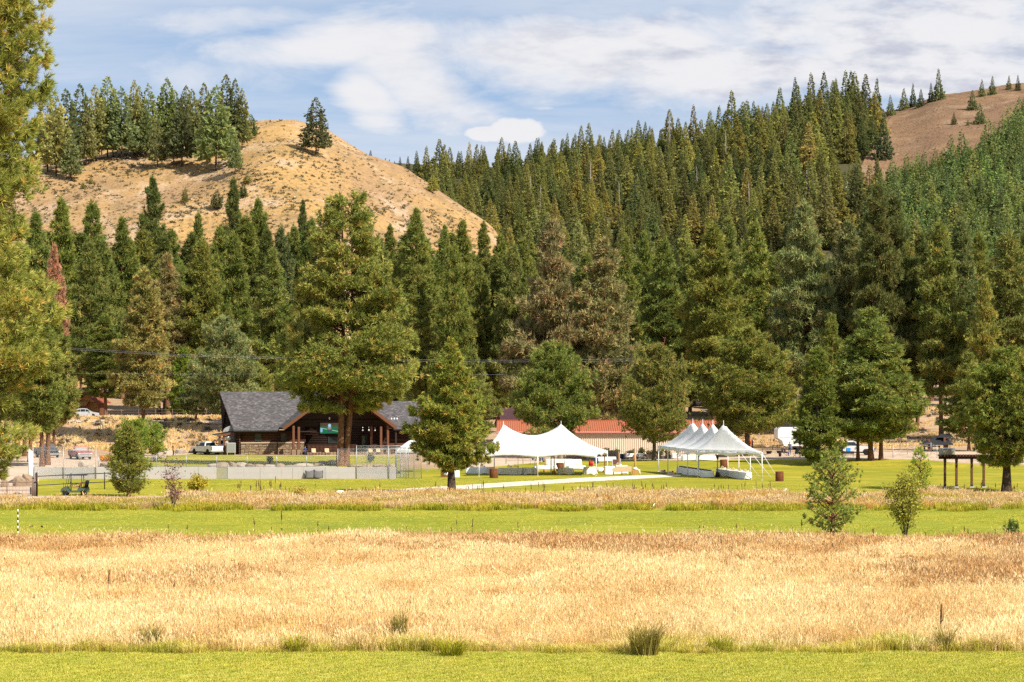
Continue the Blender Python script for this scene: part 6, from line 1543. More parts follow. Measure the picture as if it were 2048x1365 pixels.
# the round and long tables of the two-peaked tent: (px, row of feet, kind, L, W, h, cloth, label, cloth label)
def gy(px, y): p = G(px, y); return p.x, p.y, p.z
TT = [(972, 949, 'round', 1.85, 0, .75, CLOTH, 'round table at the outer end of the two-peaked tent, half behind the lawn tree', 'white cloth whose hem is lifted at the end of the two-peaked tent'),
      (1020, 950, 'rect', 2.6, .8, .75, CLOTH, 'long table just right of the rusty barrel by the two-peaked tent', 'long white cloth just right of the rusty barrel'),
      (1058, 950, 'round', 1.6, 0, .76, CLOTH, 'round table between the barrel and the wire crate', 'white swept-up cloth between the barrel and the wire crate'),
      (1093, 945, 'rect', 2.2, .8, .78, CLOTH, 'table with a short cloth beside the wire crate', 'short white cloth on the table beside the wire crate'),
      (1132, 949.5, 'round', 1.65, 0, .66, CREAM, 'low round table with a pleated cream cloth in front of the rusty barrel', 'pleated cream cloth on the low round table'),
      (1154, 945, 'rect', 1.9, .75, .74, CLOTH, 'table with a short cloth between the pleated cream one and the red drum', 'short white cloth between the pleated cream one and the tall bluish one'),
      (1180, 949.5, 'round', 1.35, 0, .82, CLOTH, 'high round table at the open corner of the two-peaked tent', 'bluish white cloth on the high round table at the tent corner'),
      (1201, 946, 'round', 1.0, 0, .62, CLOTH, 'small round table just outside the corner of the two-peaked tent', 'white cloth on the small round table outside the tent corner'),
      (1220, 949.5, 'rect', 1.1, .9, .90, CLOTH, 'tall square table left of the wicker settee', 'pale grey-white cloth on the tall table left of the settee'),
      (1243, 948, 'rect', 1.3, .9, .92, CLOTH, 'tall table behind the wicker settee', 'white cloth on the tall table behind the settee'),
      (1118, 934, 'rect', 3.2, .8, .92, CLOTH, 'long buffet table at the back of the two-peaked tent', 'long white cloth on the back buffet table'),
      (1146, 935, 'rect', 2.0, .8, .95, CLOTH, 'buffet table nearest the pale boulders', 'white cloth with a swag on the buffet nearest the boulders'),
      (945, 948, 'rect', 1.5, .8, .72, CLOTH, 'table mostly hidden under the boughs of the lawn tree', 'white cloth under the boughs of the lawn tree')]
for px, y, kind, L, Wd, h, cl, lab, cla in TT:
    X, Y, z = gy(px, y); X0 = X
    short = 'short' in cla or 'small' in cla
    table('round_table' if kind == 'round' else 'folding_table', lab, X, Y + (L / 2 if kind == 'round' else Wd / 2), z, kind, L, Wd, h, rt.uniform(-0.08, 0.08), cl, (0.38 if short else None), None, cla, 0.16 if kind == 'round' else 0.10)
for px, y, dz, lab in [(963, 948, .755, 'candles on the round table at the end of the two-peaked tent'), (1017, 949, .755, 'candles and flowers on the long table by the barrel'), (1030, 949, .755, 'second candle group on the long table by the barrel'), (1090, 944, .785, 'candles on the table beside the wire crate'), (1153, 944, .745, 'candles beside the pleated cream table'), (1236, 948, .925, 'tall candles behind the wicker settee')]:
    X, Y, z = gy(px, y); candle_set(X, Y + 0.35, z + dz, lab)
# long rows in the four-peaked tent
du_, dv_ = fb_.normalized(), fc_.normalized()
def row(v, u0, u1, n, lab, h=.75):
    for k in range(n):
        u = u0 + (u1 - u0) * (k + .5) / n; p = FA + fb_ * u + fc_ * v
        L = fb_.length * (u1 - u0) / n + 0.03
        rz = math.atan2(fb_.y, fb_.x)
        o = ORD[k]
        t = table('banquet_table', f'{o} long table from the front in the {lab} row of the four-peaked tent', p.x, p.y, 0.0, 'rect', L, 0.85, h, rz, CLOTH, None, f'long tables of the {lab} row', f'white cloth over the {o} table from the front in the {lab} row', 0.05)
        if lab == 'far':
            candle_set(p.x, p.y, h + .008, f'candles on the {o} table from the front in the far row of the four-peaked tent')
        else:
            for q in (-.25, .25):
                pp_ = p + fb_.normalized() * q * L; b = MB(); b.bbox(-.32, .32, -.22, .22, 0, .09, .02); e = empty('chafing_tray', (pp_.x, pp_.y, h + .008), rz, f'dark serving tray on the {o} table of the near row, ' + ('front half' if q < 0 else 'back half'), 'tray'); b.build('pan', DARKM, e)
                b = MB(); b.bbox(-.27, .27, -.17, .17, .092, .12, .02); b.build('lid', STEEL, e)
row(0.24, 0.06, 0.80, 5, 'near'); row(0.80, 0.02, 0.66, 5, 'far')

# ---------------------------------------------------------------- rusty barrels, drums, bins
def barrel(px, y, w, label, m=RUSTB, name='rusty_barrel', cat='barrel', h=None, group='rusty barrels on the lawn'):
    p = G(px, y); r_ = w * p.y / F / 2; h = h or 1.02
    e = empty(name, tuple(p), 0, label, cat, group)
    prof = [(r_ * .97, 0)]; n = 5
    for i in range(n):
        z = h * (i + .5) / n; prof += [(r_, z - .06), (r_ * 1.03, z), (r_, z + .06)]
    prof += [(r_ * 1.01, h - .03), (r_ * 1.02, h), (r_ * .93, h), (r_ * .93, h - .06)]
    b = MB(); b.lathe(prof, 20, 0, r_); b.build('shell', m, e)
    b = MB()
    for k in range(26):
        a = k / 26 * 6.283; x, yy = math.cos(a) * r_ * 1.0, r_ + math.sin(a) * r_ * 1.0
        b.tube([(x, yy, .03), (x, yy, h - .04)], 0.022, 4)
    w_ = b.build('corrugation', m, e); w_['kind'] = 'stuff'
    b = MB(); b.lathe([(r_ * .9, h - .07), (r_ * .9, h - .05)], 18, 0, r_); b.build('liner', DARKM, e)
    return e
barrel(987.5, 957, 16.5, 'rusty ribbed steel barrel on the lawn at the open end of the two-peaked tent')
barrel(1560, 963.5, 16, 'rusty ribbed steel barrel on the open lawn right of the four-peaked tent')
barrel(1120, 944, 15, 'rusty barrel standing behind the pleated cream table')
barrel(1448, 937, 14, 'rusty barrel seen behind the long tables of the four-peaked tent')
barrel(1182, 932.5, 8, 'red plastic drum at the back of the two-peaked tent', RED, 'plastic_drum', 'drum', .62, None)
barrel(1244, 919, 6.2, 'navy blue drum in front of the beige shed', NAVY, 'plastic_drum', 'drum', .72, None)
barrel(1193, 928, 7.5, 'blue drum by the corner leg of the two-peaked tent', BLUEP, 'plastic_drum', 'drum', .72, None)

# planters behind the lawn tree: two square tubs, one with a round emblem
for px, m_, lab in ((889, RUSTB, 'square rusty planter with a round white emblem beside the lawn tree'), (911, WHITE, 'square white planter half behind the lawn tree trunk')):
    p = G(px, 955); e = empty('square_planter', tuple(p), 0, lab, 'planter')
    b = MB(); b.bbox(-.42, .42, 0, .84, 0, .82, .03); b.build('tub', m_, e)
    if m_ is RUSTB:
        b = MB(); b.lathe([(0.24, 0), (0.24, 0.012)], 18); q = b.build('emblem', WHITE, e); q.location = (0.12, -0.006, 0.42); q.rotation_euler = (R(90), 0, 0)
    b = MB(); rr_ = random.Random(px)
    V = []; T_ = []
    for k in range(90):
        a = rr_.uniform(0, 6.28); l_ = rr_.uniform(.25, .7); c_ = Vector((math.cos(a) * .2, .42 + math.sin(a) * .2, .78)); tip = c_ + Vector((math.cos(a) * l_ * .6, math.sin(a) * l_ * .6, l_)); s_ = Vector((-math.sin(a), math.cos(a), 0)) * .05
        V += [c_ - s_, c_ + s_, tip]; T_.append((len(V) - 3, len(V) - 2, len(V) - 1))
    q = link('foliage', np_mesh('foliage', np.array([tuple(v) for v in V]), np.array(T_), [LEAF], np.random.default_rng(px).uniform(0, 1, len(V))), e); q.color = (.13, .14, .05, 1); q['kind'] = 'stuff'
# wire crate (dog kennel) among the tables
p = G(1059, 950); e = empty('wire_crate', tuple(p), 0, 'black wire crate with a dark tray between the white tables', 'crate')
b = MB()
for k in range(10):
    x = -0.5 + k / 9; b.tube([(x, 0, .05), (x, 0, .62)], .01, 4); b.tube([(x, .6, .05), (x, .6, .62)], .01, 4)
for z in (.08, .35, .62): b.tube([(-.5, 0, z), (.5, 0, z)], .012, 4); b.tube([(-.5, .6, z), (.5, .6, z)], .012, 4); b.tube([(-.5, 0, z), (-.5, .6, z)], .012, 4); b.tube([(.5, 0, z), (.5, .6, z)], .012, 4)
q = b.build('wire_frame', DARKM, e); q['kind'] = 'stuff'
b = MB(); b.bbox(-.52, .52, -.02, .62, 0, .09, .02); b.build('tray', BLACK, e)

# wooden poles with flowers, lamp poles with strings of bulbs
def flower_pole(px, y, ytop, label, r_=.075, boxed=False):
    p = G(px, y); h = zy(ytop, p.y) - p.z; e = empty('wooden_pole', tuple(p), 0, label, 'pole')
    b = MB(); b.tube([(0, 0, -.05), (0.02, 0, h * .5), (0, 0, h)], [r_, r_ * .95, r_ * .9], 9); b.build('shaft', OAK, e)
    b = MB(); rr_ = random.Random(int(px))
    for k in range(9):
        z = rr_.uniform(.1, .5) * h * .75; a = rr_.uniform(0, 6.28); b.lathe([(0.0, z - .06), (.07, z), (.0, z + .06)], 6, math.cos(a) * .1, math.sin(a) * .1)
    q = b.build('flower_garland', FLOWERW, e); q['kind'] = 'stuff'
    if boxed:
        b = MB(); b.bbox(-.33, .33, -.33, .33, 0, .5, .02); b.build('base_box', OAK, e)
        b = MB(); b.tube([(.2, -.1, .62), (.45, -.15, .5), (.56, -.18, .02)], [.09, .1, .06], 7); b.build('ribbon', FLOWERW, e)
        b = MB(); b.lathe([(.12, .5), (.3, .62), (.2, .8), (.02, .84)], 9); b.build('flowers', FLOWERW, e)
    else:
        b = MB(); b.lathe([(.16, 0), (.2, .05), (.2, .3), (.16, .34)], 10); b.build('base_pot', OAK, e)
flower_pole(1270, 950, 905, 'thick amber pole on a wooden box at the end of the concrete path', .12, True)
flower_pole(1238, 946, 907, 'amber wooden pole behind the wicker settee', .07)
flower_pole(1209, 946, 908, 'orange-brown pole right of the two-peaked tent corner', .07)
flower_pole(1108, 948, 905, 'amber pole in front of the two-peaked tent beside the pleated table', .07)
flower_pole(1090, 945, 906, 'amber pole under the tent edge, middle of three', .065)
flower_pole(1076, 945, 908, 'amber pole next to the steel patio heater', .065)
def string_post(px, y, ytop, label):
    p = G(px, y); h = zy(ytop, p.y) - p.z; e = empty('light_pole', tuple(p), 0, label, 'pole')
    b = MB(); b.tube([(0, 0, -.1), (0, 0, h)], .022, 6); b.build('shaft', DARKM, e)
    b = MB(); b.tube([(0, 0, h), (.12, 0, h + .02), (.14, 0, h - .08)], .015, 5); b.build('hook', DARKM, e)
    return p + Vector((0.1, 0, h))
tp = [string_post(1036, 951.5, 897, 'thin black light pole in front of the saddle of the two-peaked tent'), string_post(1104, 951.5, 896, 'thin black light pole in front of the right half of the two-peaked tent'), string_post(1184, 952, 899, 'thin black light pole near the right corner of the two-peaked tent')]
tl_ = G(960, 951.5); tp.insert(0, Vector((tl_.x, tl_.y, zy(901, tl_.y))))
rgt_ = G(1330, 930); tp.append(Vector((rgt_.x, rgt_.y, zy(888, rgt_.y))))
b = MB(); bulbs = []
for a_, c_ in zip(tp[:-1], tp[1:]):
    P_ = [a_.lerp(c_, i / 10) - Vector((0, 0, .55 * math.sin(i / 10 * math.pi))) for i in range(11)]
    b.tube([q - tp[0] for q in P_], .008, 4); bulbs += P_[1:-1:2]
sl_ = empty('string_lights', tuple(tp[0]), 0, 'string of small bulbs hung from the thin poles before the tents', 'string lights')
b.build('cable', DARKM, sl_)
for q in bulbs:
    b = MB(); q = q - tp[0]; b.lathe([(.015, q.z), (.04, q.z - .08), (.015, q.z - .13)], 6, q.x, q.y); b.build('bulb', BLACK, sl_)
# patio heaters
def heater(px, y, ytop, label, m=STEEL, base_cover=None, dd=None):
    p = G(px, y) if dd is None else D(px, dd); h = zy(ytop, p.y) - p.z; e = empty('patio_heater', tuple(p), 0, label, 'patio heater')
    b = MB(); b.lathe([(.2, 0), (.24, .05), (.22, .5), (.12, .6)], 12); b.build('base', base_cover or m, e)
    b = MB(); b.tube([(0, 0, .55), (0, 0, h - .4)], .04, 8); b.build('column', m, e)
    b = MB(); b.lathe([(.09, h - .5), (.12, h - .2), (.05, h - .1)], 10); b.build('burner', DARKM, e)
    b = MB(); b.lathe([(.42, h - .1), (.4, h - .07), (.1, h), (.02, h + .02)], 14); b.build('reflector', m, e)
heater(1070, 943, 905, 'steel patio heater at the edge of the two-peaked tent')
pmid = FA + fb_ * .30 + fc_ * .52
heater(1024 + pmid.x * F / pmid.y, 0, 910, 'green patio heater with black base nearer the front of the four-peaked tent', GREENP, BLACK, pmid.y)
pmid = FA + fb_ * .72 + fc_ * .50
heater(1024 + pmid.x * F / pmid.y, 0, 906, 'green patio heater deeper inside the four-peaked tent', GREENP, BLACK, pmid.y)
# wicker settee
p = G(1245, 951); e = empty('wicker_settee', (p.x - 1.05, p.y, p.z), 0, 'tan wicker settee with its back to the path', 'settee')
b = MB(); b.prism([(.0, .38), (2.0, .38), (2.1, .95), (1.7, 1.02), (1.05, .98), (.5, 1.0), (-.05, .72)], 0, .12, 'y'); b.build('backrest', WICKER, e)
b = MB(); b.bbox(.05, 1.95, .125, .75, .36, .5, .04); b.build('seat', WICKER, e)
for x in (0.06, 1.0, 1.9):
    for y in (.05, .68): 
        b = MB(); b.box(x - .03, x + .03, y - .03, y + .03, 0, .36); b.build('leg', TIMBERD, e)
for x in (-.04, 1.94):
    b = MB(); b.bbox(x, x + .12, .13, .74, .5, .74, .04); b.build('arm', WICKER, e)
# baskets at the tent feet, folding chairs, misc under the boulders
for px, y, w_, lab in ((1326, 948.5, .75, 'wicker basket of red flowers at the back leg of the four-peaked tent'), (1342, 951, .7, 'pale wooden crate of red flowers beside the four-peaked tent')):
    p = G(px, y); e = empty('flower_basket', tuple(p), 0, lab, 'basket')
    b = MB()
    if 'wicker' in lab: b.lathe([(w_ * .3, 0), (w_ * .48, .16), (w_ * .5, .26)], 12)
    else: b.bbox(-w_ / 2, w_ / 2, -.25, .25, 0, .28, .02)
    b.build('basket', WICKER, e)
    for k in range(7):
        b = MB(); a = k * 2.4; x, yy = .22 * math.cos(a), .16 * math.sin(a); z = .3 + .05 * (k % 3); b.lathe([(.02, z - .06), (.11, z), (.06, z + .09), (.01, z + .1)], 7, x, yy); b.build('flower', FLOWERR if k % 2 else FLOWERW, e)
for px, y, lab in ((1213, 926, 'low table with a folded grey cloth near the boulders behind the tent'), (1268, 918.5, 'long low table with a lilac-white cloth before the shed boulders'), (1362, 918, 'table with a white cloth seen through the back of the four-peaked tent'), (1384, 922, 'white-clothed table behind the back legs of the four-peaked tent'), (1412, 922, 'white-clothed table behind the green patio heaters')):
    X, Y, z = gy(px, y); table('folding_table', lab, X, Y + .4, z, 'rect', 2.4, .8, .74, rt.uniform(-.1, .1), CLOTH, .5 if px < 1300 else None, None, 'cloth of the ' + lab, .08)
for px, y, lab in ((1216, 929.5, 'white folding chair with something blue on it near the pale boulders'), (1285, 921.5, 'pale blue folding stool on the lawn edge before the shed')):
    p = G(px, y); e = empty('folding_chair', tuple(p), .4, lab, 'chair')
    b = MB(); b.bbox(-.22, .22, -.2, .22, .42, .46, .01); b.build('seat', BLUEP if 'something' in lab else CWHITE, e)
    b = MB(); b.bbox(-.22, .22, .2, .24, .46, .85, .01); b.build('backrest', CWHITE, e)
    for sx in (-1, 1):
        for a in (-1, 1):
            b = MB(); b.tube([(sx * .21, -.2 * a, 0), (sx * .21, .2 * a, .44)], .015, 5); b.build('leg', STEEL, e)
p = G(1233, 932); e = empty('display_board', tuple(p), -.1, 'dark display board standing on the lawn behind the settee', 'board')
b = MB(); b.bbox(-.55, .55, -.03, .03, .15, .8, .02); b.build('panel', plain('dark_display_print', (.16, .07, .07), .6, .2, var=.6, scale=4), e)
for x in (-.5, .5): 
    b = MB(); b.box(x - .03, x + .03, -.12, .2, 0, .9); b.build('leg', GPOLE, e)
p = G(1072, 930); e = empty('clothes_rack', tuple(p), 0, 'rack of dark blue garments behind the two-peaked tent', 'rack')
b = MB(); b.tube([(-.7, 0, 0), (-.7, 0, 1.5), (.9, 0, 1.5), (.9, 0, 0)], .02, 6); b.build('frame', DARKM, e)
for k in range(5):
    b = MB(); x = -.5 + k * .3; b.bbox(x, x + .22, -.12, .12, .55 - .08 * (k % 2), 1.46, .03); b.build('garment', NAVY if k % 2 else CDENIM, e)
# ---------------------------------------------------------------- vehicles
def wheel(parent, x, y, r, w=0.22, hub=CHROME):
    s = 1 if y > 0 else -1
    t = MB(); t.lathe([(r * .62, -w / 2), (r * .95, -w / 2), (r, -w / 2 + .04), (r, w / 2 - .04), (r * .95, w / 2), (r * .62, w / 2)], 20); o = t.build('wheel', RUBBER, parent); o.location = (x, y, r); o.rotation_euler = (R(90), 0, 0)
    h = MB(); h.lathe([(r * .6, -w * .48), (r * .6, w * .44), (r * .48, w * .40), (r * .2, w * .46), (r * .05, w * .46)], 16); q = h.build('rim', hub, o)
    if s < 0: pass
    if s > 0: q.scale = (1, 1, -1)
    return o
def arch(cx, r, n=8): return [(cx + r * math.cos(math.pi - a * math.pi / n), r * math.sin(math.pi - a * math.pi / n)) for a in range(n + 1)]
def body_side(L0, L1, zb, top, wheels, wr, wz):
    """closed side outline with wheel arches; top: list of (x, z) from rear to front"""
    P = [(L0, zb)]
    for cx in wheels:
        P += [(cx + dx, wz + dz) if wz + dz > zb else (cx + dx, zb) for dx, dz in [(wr * math.cos(math.pi - a * math.pi / 8), wr * math.sin(math.pi - a * math.pi / 8)) for a in range(9)]]
    P += [(L1, zb)] + top[::-1]
    return P
def hull(mb, prof, w, inset, zmid):
    """prism with sides leaning in above zmid (tumblehome): three slices"""
    n = len(prof)
    def yy(z): return w - inset * max(0, z - zmid)
    vs = [(x, -yy(z), z) for x, z in prof] + [(x, yy(z), z) for x, z in prof]
    fs = [tuple(range(n)), tuple(range(2 * n - 1, n - 1, -1))] + [(k, n + k, n + (k + 1) % n, (k + 1) % n) for k in range(n)]
    return mb.add(vs, fs)
def glass_panel(parent, quad, mat=CGLASS, name='window'):
    b = MB(); q = [Vector(p) for p in quad]; nrm = (q[1] - q[0]).cross(q[3] - q[0]).normalized()
    vs = q + [p - nrm * .02 for p in q]; b.add(vs, [(0, 1, 2, 3), (7, 6, 5, 4), (0, 4, 5, 1), (1, 5, 6, 2), (2, 6, 7, 3), (3, 7, 4, 0)]); return b.build(name, mat, parent)
def pickup(label, loc, rz, paint_, s=1.0, crew=True, old=False, cat='pickup truck', two_tone=None):
    e = empty('pickup_truck', loc, rz, label, cat); e.scale = (s, s, s)
    W_ = 1.0; wr = .41; fx, rx = 1.95, -1.75
    hood = 1.18 if not old else 1.12
    top = [(-2.85, .62), (-2.88, 1.22), (-.95 if crew else -.35, 1.22), (-.94 if crew else -.34, 1.20), (1.05, 1.20), (2.55, hood - .06), (2.85, hood - .16), (2.9, .62)]
    b = MB(); hull(b, body_side(-2.85, 2.88, .48, top, (rx, fx), wr + .08, .40), W_, .06, .9); b.build('body', paint_, e)
    # bed: dark floor recess
    b = MB(); b.box(-2.78, (-1.0 if crew else -.4), -.84, .84, 1.205, 1.232); b.build('bed_liner', BLACK, e)
    for y in (-1, 1):
        b = MB(); b.box(-2.86, (-.98 if crew else -.38), y * .98 - (.07 if y > 0 else 0), y * .98 + (.07 if y < 0 else 0), 1.215, 1.30); b.build('bed_rail', paint_, e)
    b = MB(); b.bbox(-2.93, -2.86, -.9, .9, .66, 1.28, .02); b.build('tailgate', two_tone or paint_, e)
    x0 = -.95 if crew else -.35
    cab = [(x0, 1.19), (x0 + .12, 1.86), (.35, 1.90), (1.12, 1.19)] if not old else [(x0, 1.19), (x0 + .06, 1.74), (.3, 1.76), (.78, 1.19)]
    b = MB(); hull(b, cab, .95, .28, 1.2); b.build('cab', paint_, e)
    zt = cab[1][1]; yb = lambda z: .95 - .28 * max(0, z - 1.2) + .012
    xs = cab[3][0]; 
    for y in (-1, 1):
        segs = [(x0 + .18, -.02), (.06, .62)] if crew else [(x0 + .12, .45)]
        for a, c in segs:
            za, zb_ = 1.26, zt - .12
            xf = lambda x, z: x if x < .3 else min(x, xs - (z - 1.19) / (zt - 1.19) * (xs - cab[2][0]) - .1)
            qd = [(a + .03, y * yb(za), za), (xf(c + .2, za), y * yb(za), za), (xf(c + .2, zb_), y * yb(zb_), zb_), (a + .08, y * yb(zb_), zb_)]
            glass_panel(e, qd if y < 0 else [qd[1], qd[0], qd[3], qd[2]])
    xw = lambda z, o=.012: xs - (z - 1.19) / (zt - 1.19) * (xs - cab[2][0]) + o
    glass_panel(e, [(xw(1.25), .82, 1.25), (xw(1.25), -.82, 1.25), (xw(zt - .08), -.7, zt - .08), (xw(zt - .08), .7, zt - .08)][::-1], SHIELD if old else CGLASS, 'windshield')
    xr = lambda z, o=.012: x0 + (z - 1.19) / (zt - 1.19) * (cab[1][0] - x0) - o
    glass_panel(e, [(xr(1.3), -.78, 1.3), (xr(1.3), .78, 1.3), (xr(zt - .12), .66, zt - .12), (xr(zt - .12), -.66, zt - .12)][::-1], CGLASS, 'rear_window')
    b = MB(); b.bbox(2.86, 2.98, -.72, .72, .70, hood - .2, .02); b.build('grille', CHROME if old else DARKM, e)
    b = MB(); b.bbox(2.88, 3.08, -.98, .98, .42, .64, .03); b.build('front_bumper', CHROME, e)
    b = MB(); b.bbox(-3.06, -2.88, -.95, .95, .44, .64, .03); b.build('rear_bumper', CHROME, e)
    for y in (-1, 1):
        b = MB(); b.bbox(2.84, 2.96, y * .84 - .13, y * .84 + .13, .74, hood - .22, .02); b.build('headlight', LAMPW, e)
        b = MB(); b.bbox(-2.92, -2.84, y * .93 - .06, y * .93 + .065, .75, 1.2, .01); b.build('tail_light', LAMPR, e)
        b = MB(); b.bbox(.82, .98, y * 1.1 - .12, y * 1.1 + .12, 1.2, 1.42, .02); b.build('mirror', BLACK if not old else CHROME, e)
        for x in (rx, fx): wheel(e, x, y * .86, wr)
    b = MB(); b.box(-2.5, 2.5, -.7, .7, .3, .5); b.build('chassis', BLACK, e)
    return e
def on(px, d=None, y=None): return D(px, d) if d else G(px, y)
p = on(94, 333); pickup('charcoal pickup truck parked behind the straight pine trunks', (p.x, p.y, p.z), R(-62), PCHAR, 1.0)
p = on(160, 325); pickup('old faded red pickup truck facing the court', (p.x, p.y, p.z), R(-66), PRED, .98, False, True, two_tone=PSILVER)
p = on(414, 346); pickup('white crew-cab pickup seen from behind beside the lodge', (p.x, p.y, p.z), R(128), PWHITE, 1.0, True)
p = on(1700, 320); pickup('white pickup truck parked under the pines by the campers', (p.x + .3, p.y, p.z), R(-14), PWHITE, 1.0, True)
p = on(449, 358); pickup('white pickup mostly hidden behind the lean-to posts', (p.x, p.y, p.z), R(100), PWHITE, 1.0, True)
# silver crossover on the bank road
p = D(171, 418.5); e = empty('estate_car', (p.x, p.y, p.z + .12), R(4), 'silver crossover car driving on the bank road', 'car')
top = [(-2.2, .7), (-2.22, 1.0), (-2.0, 1.05), (1.0, 1.02), (1.9, .9), (2.25, .72), (2.3, .5)]
b = MB(); hull(b, body_side(-2.2, 2.28, .32, top, (-1.35, 1.35), .40, .33), .9, .06, .8); b.build('body', PSILVER, e)
gh = [(-2.05, 1.0), (-1.75, 1.42), (-1.0, 1.60), (-.1, 1.62), (.35, 1.52), (1.25, 1.0)]
b = MB(); hull(b, gh, .86, .32, 1.0); b.build('cabin', PSILVER, e)
yb = lambda z: .86 - .32 * (z - 1.0) + .012
for y in (-1, 1):
    for a, c, ztop_a, ztop_c in ((-1.72, -.85, 1.36, 1.47), (-.78, .02, 1.49, 1.50), (.09, .85, 1.48, 1.16)):
        qd = [(a, y * yb(1.07), 1.07), (c if c < .5 else 1.0, y * yb(1.07), 1.07), (c, y * yb(ztop_c), ztop_c) if c < .5 else (.36, y * yb(1.44), 1.44), (a + .1 if a < -1.5 else a, y * yb(ztop_a), ztop_a)]
        glass_panel(e, qd if y < 0 else [qd[1], qd[0], qd[3], qd[2]])
    for x in (-1.35, 1.35): wheel(e, x, y * .8, .34)
    b = MB(); b.bbox(2.0, 2.26, y * .68 - .16, y * .68 + .16, .68, .8, .02); b.build('headlight', LAMPW, e)
    b = MB(); b.bbox(-2.24, -2.1, y * .75 - .1, y * .75 + .1, .8, 1.0, .02); b.build('tail_light', LAMPR, e)
    b = MB(); b.bbox(.72, .88, y * .98 - .09, y * .98 + .09, 1.02, 1.16, .02); b.build('mirror', PSILVER, e)
xg = lambda z: 1.25 - (z - 1.0) / .52 * .9 + .012
glass_panel(e, [(xg(1.05), -.72, 1.05), (xg(1.05), .72, 1.05), (xg(1.47), .6, 1.47), (xg(1.47), -.6, 1.47)], CGLASS, 'windshield')
b = MB(); b.box(-1.9, 1.9, -.7, .7, .2, .36); b.build('chassis', BLACK, e)
# golf cart
p = G(150, 992); e = empty('golf_cart', (p.x, p.y, p.z + .03), R(180), 'dark green golf cart with an open roof beside the bushy young pine', 'golf cart'); e.scale = (1, 1, 1)
b = MB(); hull(b, body_side(-1.2, 1.2, .28, [(-1.22, .52), (-1.15, .68), (-.35, .70), (-.28, .42), (.5, .40), (.62, .74), (.85, .80), (1.12, .66), (1.22, .45)], (-.82, .82), .29, .22), .58, .05, .5); b.build('body', PGREEN, e)
for x in (-.82, .82):
    for y in (-.5, .5): wheel(e, x, y, .225, .2, PWHITE)
b = MB(); b.bbox(-.42, .12, -.52, .52, .70, .82, .04); b.build('seat', TANSEAT, e)
b = MB(); b.prism([(-.52, .84), (-.40, .84), (-.52, 1.2), (-.62, 1.2)], -.52, .52, 'y'); b.build('backrest', TANSEAT, e)
b = MB(); b.bbox(-1.06, .78, -.6, .6, 1.80, 1.86, .02); b.build('roof', BLACK, e)
for y in (-.53, .53):
    b = MB(); b.tube([(-.68, y, .65), (-.72, y, 1.1), (-.68, y, 1.8)], .035, 6); b.build('rear_strut', BLACK, e)
    b = MB(); b.tube([(.78, y, .75), (.66, y, 1.3), (.58, y, 1.8)], .025, 6); b.build('front_strut', BLACK, e)
    b = MB(); b.tube([(-.3, y, .82), (-.25, y, 1.0), (.1, y, 1.02), (.14, y, .82)], .025, 6); b.build('arm_rail', BLACK, e)
b = MB(); b.tube([(.62, .25, .62), (.30, .25, 1.05)], .025, 6); b.lathe([(.0, 0), (.0, .01)], 4); q = b.build('steering_column', BLACK, e)
b = MB()
for k in range(14):
    a0, a1 = k / 14 * 6.283, (k + 1) / 14 * 6.283; c_ = Vector((.28, .25, 1.07)); u_ = Vector((.7, 0, .7)); v_ = Vector((0, 1, 0))
    b.tube([c_ + (u_ * math.cos(a0) + v_ * math.sin(a0)) * .19, c_ + (u_ * math.cos(a1) + v_ * math.sin(a1)) * .19], .018, 5)
q = b.build('steering_wheel', BLACK, e)
for y in (-.28, .28):
    b = MB(); b.tube([(-1.0, y, .7), (-1.12, y, 1.35)], .13, 8); q = b.build('golf_bag', BLACK, e)
b = MB(); b.bbox(-1.2, -.62, -.45, .45, .68, .76, .02); b.build('bag_deck', BLACK, e)
b = MB(); b.tube([(1.12, -.4, .6), (1.1, -.4, 1.15)], .02, 5); b.build('sand_bottle_post', BLACK, e)
# white travel trailer among the pines
p = D(1556, 345); e = empty('travel_trailer', (p.x, p.y, p.z), R(8), 'white travel trailer standing under the pines behind the campers', 'trailer')
hT = zy(855, 345) - p.z
b = MB(); b.prism([(0, 1.7), (.6, 1.35), (.9, .55), (6.4, .55), (6.6, .9), (6.6, hT), (.4, hT), (0, hT - .3)], 0, 2.3, 'y'); b.build('body', PWHITE, e)
b = MB(); b.bbox(.1, 6.5, -.02, -.004, 1.72, 1.78, .004); b.build('stripe', STEEL, e)
for x, w_ in ((2.2, .9), (4.2, .9)):
    b = MB(); b.bbox(x, x + w_, -.03, -.004, 1.95, 2.5, .01); b.build('window', GLASS, e)
b = MB(); b.bbox(3.3, 3.9, -.03, -.004, .7, 2.4, .01); b.build('door', WHITE, e)
for x in (3.0, 3.75): wheel(e, x, .2, .36); wheel(e, x, 2.1, .36)
b = MB(); b.tube([(.9, 1.15, .6), (-.7, 1.15, .55)], .06, 6); b.tube([(-.5, 1.15, .55), (-.5, 1.15, 0)], .04, 6); b.build('hitch', DARKM, e)

